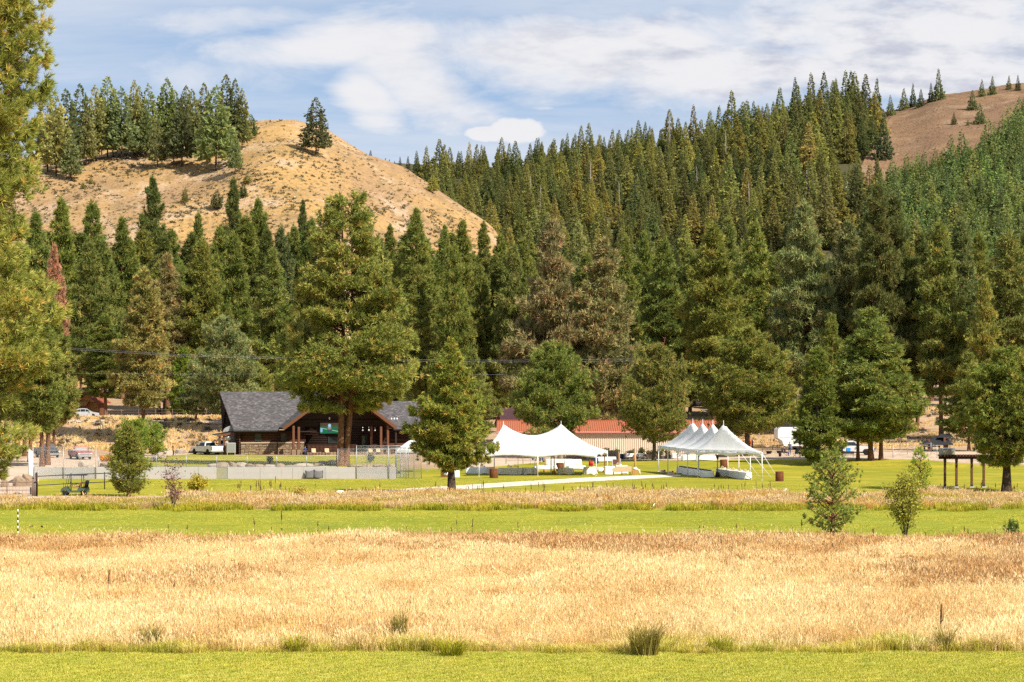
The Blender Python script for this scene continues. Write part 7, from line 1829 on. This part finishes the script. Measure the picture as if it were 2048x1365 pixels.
# ---------------------------------------------------------------- people
def person(label, loc, rz, shirt, trousers, hair, seated=False, long_hair=False, h=1.74, arm_fwd=0.0, sleeve=True):
    e = empty('person', loc, rz, label, 'person')
    s = h / 1.74
    if not seated:
        J = {'pel': (0, 0, .94), 'bel': (0, .0, 1.08), 'che': (0, .01, 1.28), 'nck': (0, .0, 1.47), 'hd0': (0, -.01, 1.56), 'hd1': (0, -.02, 1.67),
             'lh': (-.10, 0, .90), 'lk': (-.11, -.03, .50), 'la': (-.12, .03, .09), 'lt': (-.14, -.14, .04), 'rh': (.10, 0, .90), 'rk': (.12, -.10, .50), 'ra': (.13, -.02, .09), 'rt': (.15, -.19, .04),
             'ls': (-.19, .02, 1.41), 'le': (-.25, .05, 1.13), 'lw': (-.26, -.04 - arm_fwd, .90 + arm_fwd * .7), 'lf': (-.26, -.08 - arm_fwd, .82 + arm_fwd * .8), 'rs': (.19, .02, 1.41), 're': (.25, .05, 1.13), 'rw': (.26, -.06 - arm_fwd, .90 + arm_fwd * .7), 'rf': (.26, -.10 - arm_fwd, .82 + arm_fwd * .8)}
    else:
        J = {'pel': (0, 0, .48), 'bel': (0, .05, .62), 'che': (0, .09, .84), 'nck': (0, .08, 1.02), 'hd0': (0, .06, 1.10), 'hd1': (0, .04, 1.21),
             'lh': (-.10, -.03, .47), 'lk': (-.14, -.44, .50), 'la': (-.14, -.46, .09), 'lt': (-.15, -.62, .04), 'rh': (.10, -.03, .47), 'rk': (.14, -.44, .50), 'ra': (.15, -.42, .09), 'rt': (.16, -.58, .04),
             'ls': (-.19, .08, .96), 'le': (-.25, .02, .72), 'lw': (-.2, -.22, .66), 'lf': (-.18, -.30, .64), 'rs': (.19, .08, .96), 're': (.25, .02, .72), 'rw': (.2, -.22, .66), 'rf': (.18, -.30, .64)}
    Rd = {'pel': .15, 'bel': .135, 'che': .155, 'nck': .06, 'hd0': .085, 'hd1': .092, 'lh': .095, 'rh': .095, 'lk': .065, 'rk': .065, 'la': .048, 'ra': .048, 'lt': .04, 'rt': .04, 'ls': .07, 'rs': .07, 'le': .046, 're': .046, 'lw': .034, 'rw': .034, 'lf': .036, 'rf': .036}
    names = list(J); idx = {n: i for i, n in enumerate(names)}
    E = [('pel', 'bel'), ('bel', 'che'), ('che', 'nck'), ('nck', 'hd0'), ('hd0', 'hd1'), ('pel', 'lh'), ('lh', 'lk'), ('lk', 'la'), ('la', 'lt'), ('pel', 'rh'), ('rh', 'rk'), ('rk', 'ra'), ('ra', 'rt'), ('che', 'ls'), ('ls', 'le'), ('le', 'lw'), ('lw', 'lf'), ('che', 'rs'), ('rs', 're'), ('re', 'rw'), ('rw', 'rf')]
    me = bpy.data.meshes.new('body'); me.from_pydata([tuple(c * s for c in J[n]) for n in names], [(idx[a], idx[b_]) for a, b_ in E], [])
    tmp = bpy.data.objects.new('tmp_body', me); COL.objects.link(tmp)
    sk = tmp.modifiers.new('skin', 'SKIN'); sk.use_smooth_shade = True
    for n in names:
        v = me.skin_vertices[0].data[idx[n]]; v.radius = (Rd[n] * s, Rd[n] * s * (.78 if n in ('che', 'bel', 'pel') else 1)); v.use_root = (n == 'pel')
    tmp.modifiers.new('sub', 'SUBSURF').levels = 1
    dg = bpy.context.evaluated_depsgraph_get(); m2 = bpy.data.meshes.new_from_object(tmp.evaluated_get(dg)); m2.name = 'body'
    bpy.data.objects.remove(tmp)
    for m_ in (SKIN, shirt, trousers, BLACK): m2.materials.append(m_)
    for p_ in m2.polygons:
        c = p_.center / s; z = c.z
        mi = 0
        zt_, zw = J['nck'][2] - .015, J['pel'][2] + .05
        if z < .11: mi = 3
        elif seated:
            if z > zt_: mi = 0
            elif c.y > -.12 and z > zw - .02 and abs(c.x) < .3: mi = 1 if (z > .7 or abs(c.x) < .2) else 0
            elif c.y < -.15 and z > .6: mi = 0
            else: mi = 2
        else:
            if z > zt_: mi = 0
            elif abs(c.x) > .205 and z < (1.2 if not sleeve else .93): mi = 0
            elif z > zw: mi = 1
            elif abs(c.x) > .215: mi = 0
            else: mi = 2
        p_.material_index = mi
    b = link('body', m2, e)
    hx, hy, hz_ = (c * s for c in J['hd1'])
    hb = MB(); hb.lathe([(.098 * s, hz_ - .02), (.108 * s, hz_ + .03), (.095 * s, hz_ + .085), (.05 * s, hz_ + .115), (.005, hz_ + .12)], 12, hx, hy + .018)
    if long_hair: hb.tube([(hx, hy + .06, hz_ + .03), (hx, hy + .11, hz_ - .1), (hx, hy + .12, hz_ - .3)], [.09, .1, .06], 8)
    hb.build('hair', hair, e)
    return e
p = G(346, 913); person('person in black shirt and black shorts walking past the pale boulders', (p.x, p.y, p.z), R(100), CBLACK, CBLACK, HAIRD, h=1.78, sleeve=False)
p = D(1684, 312); person('person in dark clothes standing beside the white pickup under the pines', (p.x, p.y, p.z), R(60), CBLACK, CBLACK, HAIRD, arm_fwd=.2)
p = D(1579.5, 322); person('person with long blond hair and a blue top standing before the trailer', (p.x, p.y, p.z), R(160), CBLUE, CDENIM, HAIRB, long_hair=True, h=1.7)
p = D(1570, 316); person('person in dark clothes seated in the camp chair by the trailer', (p.x, p.y, p.z), R(70), CBLACK, CDENIM, HAIRD, True)
p = D(1604, 314); person('person in a red striped shirt seated by the dark tent pole', (p.x, p.y, p.z), R(-20), CRED, CDENIM, HAIRB, True)
p = D(1613, 315); person('person in pale clothes and white cap seated next to the red striped shirt', (p.x, p.y, p.z), R(10), CWHITE, CWHITE, CWHITE, True)
pp_ = lodge.matrix_basis @ Vector((8.9, -3.9, 0.0)); person('person in navy clothes seated at the lodge porch post', (pp_.x, pp_.y, pp_.z), R(20), NAVY, CDENIM, HAIRD, True)
def camp_chair(px, d, rz, m, label):
    p = D(px, d); e = empty('camp_chair', tuple(p), rz, label, 'chair')
    b = MB(); b.bbox(-.26, .26, -.26, .24, .38, .43, .02); b.build('seat', m, e)
    b = MB(); b.prism([(.22, .42), (.28, .42), (.42, .98), (.36, .98)], -.26, .26, 'x'); b.build('backrest', m, e)
    for sx in (-1, 1):
        for a in (-1, 1):
            b = MB(); b.tube([(sx * .27 * a, -.26, 0), (-sx * .27 * a, -.26 + .5 * (sx > 0), .42)], .014, 5); b.build('leg', DARKM, e)
        b = MB(); b.bbox(sx * .3 - .04, sx * .3 + .04, -.25, .28, .60, .63, .01); b.build('arm', BLACK, e)
camp_chair(1570, 316.1, R(70), BLACK, 'black camp chair under the seated person by the trailer')
camp_chair(1591, 312, R(-40), BLACK, 'empty black camp chair left of the dark tent pole')
camp_chair(1604, 314.1, R(-20), BLACK, 'black camp chair under the person in red stripes')
camp_chair(1613, 315.1, R(10), BLACK, 'black camp chair under the person in pale clothes')
camp_chair(1624, 311, R(30), BLACK, 'empty black camp chair beside the column-shaped pine')
camp_chair(1653, 312, R(-15), BLACK, 'black camp chair heaped with dark bags right of the column-shaped pine')
camp_chair(1667, 314, R(25), CBLACK, 'camp chair in the shade close to the person by the pickup')
p = D(1696, 311); e = empty('folding_table', tuple(p), 0, 'black folding table with a cooler in front of the white pickup', 'table')
b = MB(); b.bbox(-.75, .75, -.35, .35, .7, .74, .01); b.build('tabletop', BLACK, e)
for x in (-.68, .68):
    for y in (-.3, .3): 
        b = MB(); b.tube([(x, y, 0), (x, y, .7)], .018, 5); b.build('leg', DARKM, e)
b = MB(); b.bbox(-.74, .74, -.355, -.335, .42, .69, .006); b.build('cloth_skirt', BLACK, e)
e = empty('cooler', (p.x + .05, p.y, p.z + .742), 0, 'bright blue cooler on the black table by the pickup', 'cooler')
b = MB(); b.bbox(-.27, .27, -.2, .2, 0, .36, .03); b.build('box', BLUEB, e); b = MB(); b.bbox(-.28, .28, -.21, .21, .362, .43, .02); b.build('lid', BLUEB, e)
p = D(1600, 309); e = empty('dark_pole', tuple(p), 0, 'thin dark upright pole among the campers', 'pole')
b = MB(); b.tube([(0, 0, -.1), (0, 0, 2.0)], .06, 7); b.build('shaft', TIMBERD, e); b = MB(); b.lathe([(.14, -.05), (.14, .04), (.07, .06)], 10); b.build('base', DARKM, e)
p = D(1505, 331); e = empty('notice_post', tuple(p), 0, 'dark post carrying an orange-red notice by the rail fence', 'sign')
b = MB(); b.bbox(-.1, .1, -.1, .1, -.2, 1.75, .02); b.build('post', TIMBERD, e); b = MB(); b.bbox(-.45, -.1, -.14, -.105, 1.2, 1.75, .01); b.build('notice', ORANGE, e)
p = D(1560, 314); e = empty('small_bin', tuple(p), 0, 'small dark bin on the gravel beside the seated camper', 'bin'); b = MB(); b.lathe([(.16, 0), (.2, .42), (.21, .45)], 12); b.build('bucket', TIMBERD, e); b = MB(); b.lathe([(.22, .452), (.2, .5), (.05, .52)], 12); b.build('lid', BLACK, e)
for i, (px, d) in enumerate(((1538, 327), (1559, 328))):
    p = D(px, d); e = empty('feed_tub', tuple(p), 0, 'dark rubber feed tub under the rusty rail fence, ' + ('nearer the notice' if i == 0 else 'nearer the trailer'), 'tub'); b = MB(); b.lathe([(.3, 0), (.42, .34), (.44, .38), (.4, .38), (.38, .34)], 14); b.build('bowl', BLACK, e)
    b = MB(); b.tube([(-.4, 0, .34), (-.5, 0, .44), (-.42, .05, .5)], .02, 5); b.build('handle', DARKM, e)
# porch furniture
for lx, lab in ((10.1, 'tan chair on the lodge porch edge nearest the seated person'), (11.0, 'low brown side table between the porch chairs'), (12.0, 'tan slung chair at the middle of the porch edge'), (18.3, 'tan patio chair behind the tall fence, first after the trunks'), (19.4, 'tan patio chair behind the tall fence near the stone post base')):
    q = lodge.matrix_basis @ Vector((lx, -4.3, 0)); e = empty('patio_chair' if 'chair' in lab.split(' on')[0].split(' at')[0].split(' behind')[0] else 'side_table', (q.x, q.y, q.z), R(14), lab, 'chair' if 'side table' not in lab else 'table')
    if 'side table' in lab:
        b = MB(); b.bbox(-.3, .3, -.25, .25, .42, .47, .01); b.build('tabletop', TIMBER, e)
    else:
        b = MB(); b.bbox(-.3, .3, -.28, .28, .38, .46, .03); b.build('seat', WICKER, e); b = MB(); b.prism([(.24, .44), (.32, .44), (.44, .95), (.38, .95)], -.3, .3, 'x'); b.build('backrest', WICKER, e)
    for x in (-.25, .25):
        for y in (-.2, .2): 
            b = MB(); b.box(x - .02, x + .02, y - .02, y + .02, 0, .38); b.build('leg', TIMBERD, e)

# ---------------------------------------------------------------- boulders
def boulder_mesh(seed, sx, sy, sz):
    r = np.random.default_rng(seed); import bmesh
    bm = bmesh.new(); bmesh.ops.create_icosphere(bm, subdivisions=3, radius=1.0)
    pl = r.normal(size=(9, 3)); pl[:, 2] *= .6; pl /= np.linalg.norm(pl, axis=1, keepdims=True); dd = r.uniform(.58, .85, 9)
    for v in bm.verts:
        c = np.array(v.co)
        for n_, d in zip(pl, dd):
            k = c @ n_
            if k > d: c = c - n_ * (k - d) * .92
        c = c * (1 + .05 * math.sin(7 * c[0] + seed) * math.cos(6 * c[1] - seed) + .03 * math.sin(15 * c[2] + 11 * c[0]))
        v.co = (c[0] * sx, c[1] * sy, (c[2] + .55) * sz)
    me = bpy.data.meshes.new('boulder'); bm.to_mesh(me); bm.free(); return me
def boulder(px, y, w, h, label, mat=BOULDER, group=None, d=None, seed=None):
    p = G(px, y) if d is None else D(px, d); k = p.y / F
    me = boulder_mesh(seed or int(px * 7 + y), w * k / 1.5, w * k / 1.9, h * k / 1.3); me.materials.append(mat)
    o = link('boulder', me); o.location = (p.x, p.y + w * k / 3, p.z - h * k * .12); o.rotation_euler = (0, 0, 0.2 * math.sin(px)); return tag(o, label, 'boulder', group)
BR = [(426, 936, 16, 9), (444, 936, 26, 12), (465, 936, 16, 14), (482, 936, 18, 12), (499, 937, 16, 10), (517, 937, 18, 9), (541, 937, 24, 9), (560, 937, 13, 11), (580, 937, 24, 7), (607, 935, 26, 9), (631, 933, 22, 9), (645, 931, 16, 10), (661, 930, 22, 10)]
for i, (px, y, w, h) in enumerate(BR): boulder(px, y, w * 1.3, h * .85, f'{ORD[i]} boulder from the metal gate in the rock row on the lodge lawn', BOULDER if i % 3 else BOULDERP, 'boulders in the rock row on the lodge lawn')
BR2 = [(709, 936, 24, 9), (733, 936, 22, 8), (756, 936, 22, 9), (779, 936, 20, 9)]
for i, (px, y, w, h) in enumerate(BR2): boulder(px, y, w * 1.1, h * .85, f'{ORD[i]} boulder right of the twin trunks, behind the tall fence', BOULDER, 'boulders behind the tall fence')
SB = [(1092, 925, 16, 15), (1122, 921, 16, 16), (1146, 920, 26, 19), (1163, 920, 14, 17), (1178, 920, 20, 17), (1196, 919, 18, 16), (1213, 919, 20, 17), (1224, 919, 18, 17), (1251, 918.5, 14, 12), (1289, 918.5, 12, 10), (1303, 918.5, 16, 10), (1318, 918.5, 12, 9), (1337, 918, 12, 9), (1236, 919, 12, 13), (1268, 918.5, 14, 11)]
for i, (px, y, w, h) in enumerate(sorted(SB)): boulder(px, y, w, h, f'{ORD[i]} tan boulder of the retaining row before the shed, counted from its left end', BOULDER if i % 4 else BOULDERP, 'boulders of the retaining row before the shed')
LB_ = [(36, 974, 22, 20, 'tall tan boulder behind the ranch gate, left of a grey-topped one'), (52, 972, 24, 24, 'grey-topped boulder next to the tall white fence panel'), (8, 975, 12, 16, 'grey boulder behind the far side of the ranch gate'), (34, 990, 20, 7, 'flat pale stone lying behind the ranch gate'),
       (168, 937, 22, 17, 'big pale boulder behind the backstop near the red pickup'), (183, 938, 18, 8, 'low pale boulder right of the big one behind the backstop'), (212, 934, 30, 8, 'long flat boulder below the yellow flowers'), (238, 933, 22, 9, 'boulder at the end of the yellow flower bed'),
       (308, 921, 14, 9, 'small pale boulder left of the walking person'), (322, 917, 20, 11, 'pale boulder just left of the walking person'), (334, 909, 22, 10, 'pale boulder behind the walking person'), (362, 908, 22, 10, 'pale boulder right of the walking person'), (384, 907, 14, 6, 'low stone between the walking person and the white pickup'), (300, 925, 12, 6, 'low stone at the lawn corner left of the walking person')]
for px, y, w, h, lab in LB_: boulder(px, y, w, h, lab, BOULDERP if 'pale' in lab else BOULDER)
boulder(680, 996, 21, 14, 'white rock at the near end of the concrete path', plain('white_rock', (.72, .68, .62), .9, .1, var=.08, scale=3))
# flagstone at the lodge corner
p = G(481, 912); b = MB(); b.bbox(-.9, .6, 0, 1.0, 0, .12, .03); o = b.build('stone_step', BOULDERP, None); o.location = p; tag(o, 'pale stone step at the corner of the stone wainscot', 'step')

# ---------------------------------------------------------------- shrubs, flowers, saplings
def shrub(name, label, px, base, top, w, seed, col, n=900, leaf=.09, stems=7, cat='shrub', bark=BARKD, hollow=.25, mat=LEAF, d=None, levels=True, vase=.5):
    p = G(px, base) if d is None else D(px, d); r = np.random.default_rng(seed); H = zy(top, p.y) - p.z; Rr = w * p.y / F / 2
    e = empty(name, tuple(p), 0, label, cat); tv, tt, tips = [], [], []
    def addt(P, rad, n_=4):
        V, T = tube_np(P, rad, n_); o = sum(len(v) for v in tv); tv.append(V); tt.append(T + o)
    for k in range(stems):
        a = 6.283 * k / stems + r.normal() * .3; rad = Rr * r.uniform(.2, .95); h = H * (r.uniform(.75, 1.0) if rad < Rr * .6 else r.uniform(.5, .85))
        P0 = np.array([math.cos(a) * .05, math.sin(a) * .05, -.05]); P2 = np.array([math.cos(a) * rad, math.sin(a) * rad, h]); P1 = P0 * (1 - vase) + P2 * vase + np.array([0, 0, h * .12])
        addt([P0, P1, P2], [.022, .015, .006], 5)
        for j in range(6):
            t = r.uniform(.25, .95); q = P0 * (1 - t) ** 2 + 2 * P1 * t * (1 - t) + P2 * t * t if True else P1
            b_ = r.uniform(0, 6.283); l = Rr * r.uniform(.2, .5); q2 = q + np.array([math.cos(b_) * l, math.sin(b_) * l, l * r.uniform(.3, 1.0)])
            addt([q, q2], [.012, .004], 3); tips += [q2, (q + q2) / 2, q]
        tips.append(P2)
    tips = np.array(tips); c = tips[r.integers(0, len(tips), n)] + r.normal(size=(n, 3)) * Rr * .16
    ax = r.normal(size=(n, 3)); ax /= np.linalg.norm(ax, axis=1, keepdims=True); sd_ = np.cross(ax, r.normal(size=(n, 3))); sd_ /= np.linalg.norm(sd_, axis=1, keepdims=True)
    s = leaf * r.uniform(.6, 1.3, n)[:, None]
    V = np.stack([c - ax * s, c + sd_ * s * .5, c + ax * s, c - sd_ * s * .5], 1).reshape(-1, 3); V[:, 2] = np.maximum(V[:, 2], .02)
    T = np.arange(n * 4).reshape(n, 4)
    link('stems', np_mesh('stems', np.concatenate(tv), np.concatenate(tt), [bark]), e)
    f = link('leaves', np_mesh('leaves', V, T, [mat], np.repeat(r.uniform(0, 1, n), 4)), e); f.color = (*col, 1); f['kind'] = 'stuff'; return e
shrub('leafy_shrub', 'upright yellow-green leafy shrub on bare stems at the meadow edge', 1811, 1080, 942, 80, 801, (.34, .33, .065), 4600, .085, 14, vase=.6)
shrub('red_sapling', 'thin sapling with sparse dark red leaves before the concrete wall', 347, 1018, 912, 74, 802, (.20, .055, .075), 620, .085, 9, cat='sapling', bark=BARKG, vase=.42)
shrub('round_bush', 'rounded golden-yellow bush right of the red-leaved sapling', 395, 989, 953, 44, 803, (.45, .37, .05), 1900, .10, 14)
shrub('round_bush', 'low straw-yellow bush in the rough grass before the court', 598, 999, 978, 34, 804, (.5, .38, .10), 1200, .09, 12)
shrub('yellow_maple', 'small yellow-leaved tree peeking out at the photo edge', 4, 925, 856, 30, 805, (.75, .42, .03), 700, .22, 6, cat='tree', d=335)
shrub('garden_shrub', 'small dark shrub on the lawn between the lodge and the rock row', 540, 928, 914, 16, 806, (.12, .15, .05), 700, .12, 8)
shrub('garden_shrub', 'dark green shrub against the fence beside the lodge wing', 740, 926, 908, 16, 807, (.08, .12, .04), 700, .12, 8)
shrub('garden_shrub', 'grey-white bush at the tailgate of the white pickup', 432, 909, 894, 16, 808, (.35, .36, .28), 600, .12, 8)
shrub('weed_clump', 'dry branched weed standing in the meadow near its far edge', 978, 1116, 1083, 26, 809, (.28, .20, .10), 500, .05, 9, bark=BROWN)
for i, (px, w) in enumerate(((212, 12), (222, 14), (233, 12), (204, 8))):
    shrub('flower_clump', f'{ORD[i]} clump of yellow flowers behind the flat boulder at the yard', px, 924, 913, w * 1.4, 820 + i, (.75, .37, .015), 420, .11, 7, cat='flowers', mat=LEAF)
for i, px in enumerate((1160, 1178, 1196, 1212, 1232, 1262, 1282, 1300, 1320, 1336)):
    shrub('garden_shrub', f'{ORD[i]} low shrub along the foot of the beige shed', px, 906, 895, 18, 840 + i, (.14, .15, .06), 380, .13, 6, group_ := 'shrub', d=338) if False else shrub('garden_shrub', f'{ORD[i]} low dark shrub along the foot of the beige shed', px, 906, 897 + (i % 3) * 2, 17, 840 + i, (.14, .14, .06), 380, .13, 6, d=338)
# tussocks and stalks in the meadow
def tussock(px, base, top, w, seed, mat, label, n=170, lean=.6):
    p = G(px, base); r = np.random.default_rng(seed); H = zy(top, p.y) - p.z
    V, T, C = blades(n, H, w * p.y / F * .2, lean, .013, r, .35, .1)
    o = link('grass_tussock', np_mesh('grass_tussock', V, T, [mat], C)); o.location = p; return tag(o, label, 'grass tussock')
tussock(800, 1292, 1206, 60, 901, DKG, 'tall brown-green grass tussock near the middle of the meadow edge', 200, .22)
tussock(1290, 1312, 1236, 130, 902, DKG, 'biggest dark tussock, a wide mound at the meadow edge', 420, .6)
tussock(300, 1300, 1242, 80, 903, DKG, 'dark green tussock in shadow at the meadow edge', 220, .5)
tussock(905, 1313, 1268, 110, 904, YELG, 'bright green arching tussock beside the mown strip', 240, 1.3)
tussock(1890, 1304, 1240, 70, 905, DKG, 'loose brownish tussock at the foot of a dark stalk', 150, .5)
tussock(590, 1306, 1262, 90, 906, YELG, 'yellow-green tussock on the meadow edge', 200, .9)
tussock(1440, 1306, 1262, 110, 907, YELG, 'bright yellow-green tussock right of the biggest dark one', 220, .9)
def stalk_mesh(seed, h):
    r = random.Random(seed); b = MB(); P_ = [(0, 0, -.05), (.01, 0, h * .3), (.015 + r.uniform(-.02, .02), .01, h * .55)]; b.tube(P_, [.012, .011, .012], 5)
    P_ = [P_[-1]]; rad = [.018]
    for k in range(1, 9): P_.append((.015 + r.uniform(-.012, .012), .01, h * (.55 + .45 * k / 8))); rad.append(r.uniform(.026, .04) * (1 if k < 8 else .3))
    b.tube(P_, rad, 6)
    for k in range(r.randint(0, 2)):
        z = h * r.uniform(.45, .6); a = r.uniform(0, 6.28); b.tube([(.01, 0, z), (.07 * math.cos(a), .07 * math.sin(a), z + .1), (.09 * math.cos(a), .09 * math.sin(a), z + h * .25)], [.012, .022, .008], 5)
    for k in range(5):
        a = r.uniform(0, 6.28); z = r.uniform(.0, .15); b.tube([(0, 0, z), (.12 * math.cos(a), .12 * math.sin(a), z + .06)], [.02, .004], 4)
    o = b.build('mullein_stalk', BROWN, None); return o
ST = [stalk_mesh(i, 1.5) for i in range(5)]
BIGS = [(215, 1200, 1138, 'tallest dark mullein stalk in the meadow'), (347, 1203, 1164, 'dark mullein stalk right of the tallest one'), (67, 1195, 1160, 'bent dry stalk near the photo edge left of the tallest one'), (1880, 1300, 1206, 'dark knobbly stalk standing out of a tussock at the meadow edge'),
        (1442, 1112, 1070, 'dark stalk clump at the far edge of the meadow, middle of three'), (1436, 1106, 1072, 'thin dark stalk at the far edge of the meadow, first of three'), (925, 1088, 1072, 'short dark stalk far back in the meadow'), (1500, 1112, 1082, 'dark stalk at the far edge of the meadow, third of three'), (243, 1076, 1058, 'dark stalk at the fairway edge near the striped pole'),
        (900, 998, 966, 'tall thin stalk beside the trunk of the lawn tree'), (563, 1062, 1020, 'tall rusty stalk on the fairway edge before the court'), (870, 984, 963, 'thin dark stalk left of the lawn tree')]
r3 = random.Random(77); used = [False] * 5
rest = []
for a, c, n, y0_, y1_, hh in ((470, 565, 22, 984, 992, 26), (930, 1340, 46, 986, 994, 22), (1340, 1640, 16, 984, 990, 20), (1840, 2048, 18, 984, 990, 20), (560, 930, 10, 986, 994, 20), (200, 1700, 22, 1064, 1072, 26), (1700, 2048, 12, 1078, 1084, 22), (900, 2048, 26, 1080, 1120, 22), (0, 2048, 14, 1130, 1230, 30)):
    for _ in range(n): y = r3.uniform(y0_, y1_); rest.append((r3.uniform(a, c), y, y - hh * r3.uniform(.55, 1.25)))
for px, y, yt, lab in BIGS + [(a, b_, c, None) for a, b_, c in rest]:
    i = r3.randrange(5); src = ST[i]; p = G(px, y); hgt = zy(yt, p.y) - p.z
    o = src if not used[i] else src.copy()
    if used[i]: COL.objects.link(o)
    used[i] = True; s = hgt / 1.5; o.location = p; o.scale = (max(s, .8), max(s, .8), s); o.rotation_euler = (r3.uniform(-.06, .06), r3.uniform(-.08, .08), r3.uniform(0, 6.28))
    if not lab:
        lab = 'thin dead mullein stalk in the rough grass below the lawns' if y < 1000 else 'thin dead mullein stalk at the edge of the fairway' if y < 1085 and y > 1000 and yt < 1062 else 'small dead mullein stalk standing in the dry meadow'
    tag(o, lab, 'dead stalk', None if lab in [q[3] for q in BIGS] else ('dead stalks in the rough grass' if 'rough' in lab else 'dead stalks at the fairway edge' if 'fairway' in lab else 'dead stalks in the dry meadow'))
# striped golf marker
p = G(35.5, 1069); e = empty('striped_pole', tuple(p), 0, 'black and white striped yardage pole at the fairway edge', 'marker pole')
hp_ = zy(1019, p.y)
for k in range(9):
    b = MB(); b.tube([(0, 0, hp_ * k / 9 + .002), (0, 0, hp_ * (k + 1) / 9)], .045, 9); b.build('band', WHITE if k % 2 == 0 else BLACK, e)
p = G(1841, 1081); e = empty('marker_stake', tuple(p), 0, 'short orange marker stake below the yellow-green shrub', 'stake'); b = MB(); b.bbox(-.04, .04, -.04, .04, -.1, .2, .01); b.build('stake', ORANGE, e); b = MB(); b.box(-.042, .042, -.042, .042, .202, .23); b.build('cap', RED, e)
p = G(1303, 1019); e = empty('white_pipe', tuple(p), 0, 'slanting white pipe at the near edge of the rough grass', 'pipe'); b = MB(); b.tube([(0, 0, 0), (.22, 0, .42)], .035, 8); b.build('pipe', WHITE, e); b = MB(); b.tube([(.22, 0, .42), (.25, 0, .48)], .045, 8); b.build('cap', WHITE, e)
p = G(1570, 986); e = empty('sprinkler_valve', tuple(p), 0, 'small white valve stand at the lawn edge near the lone barrel', 'valve'); b = MB(); b.tube([(0, 0, 0), (0, 0, .3)], .03, 7); b.build('riser', WHITE, e); b = MB(); b.tube([(-.18, 0, .32), (.18, 0, .34)], .035, 7); b.build('cross_pipe', WHITE, e)
for px, y, lab in ((62, 1058, 'black bird on the fairway, nearer the striped pole'), (84, 1058.5, 'black bird on the fairway, farther from the striped pole')):
    p = G(px, y); e = empty('bird', tuple(p), .5 * px, lab, 'bird'); b = MB(); b.tube([(-.16, 0, .1), (-.08, 0, .13), (0, 0, .15), (.08, 0, .19), (.11, 0, .22), (.17, 0, .21)], [.008, .04, .06, .045, .035, .006], 8); b.tube([(-.01, .02, .1), (0, .02, 0)], .006, 4); b.tube([(-.01, -.02, .1), (0, -.02, 0)], .006, 4); b.build('body', BLACK, e)
# fallen logs on the far slope
for px, y, L_, rz, lab in ((1395, 436, 22, .5, 'pale fallen log low on the forested hillside'), (1687, 372, 20, .9, 'upper pale fallen log in the bare strip of the slope'), (1680, 382, 16, .4, 'lower pale fallen log in the bare strip of the slope')):
    d = on_hill(H2, px, y) or 1100; b = MB(); L2 = L_ * d / F; b.tube([(0, 0, .5), (L2, .5, .9 + L2 * .3)], [.35, .2], 7); o = b.build('fallen_log', plain('bleached_log', (.5, .42, .36), .9), None); o.location = ((px - 1024) * d / F, d, hz_at(H2, px, d)); o.rotation_euler = (0, 0, 0); tag(o, lab, 'log')
d = on_hill(H1, 342, 330) or 780; b = MB(); b.tube([(0, 0, .4), (2.5, .3, 1.0), (4.5, .4, .4)], [.5, .35, .15], 7); b.tube([(1.0, .1, .8), (.2, 0, 3.2), (-1.6, 0, 4.2)], [.2, .12, .04], 6); b.tube([(.4, 0, 2.2), (1.2, 0, 3.6)], [.1, .03], 5); o = b.build('fallen_snag', plain('grey_dead_wood', (.22, .17, .14), .9), None); o.location = ((342 - 1024) * d / F, d, hz_at(H1, 342, d)); tag(o, 'grey fallen snag under the hilltop grove', 'snag')
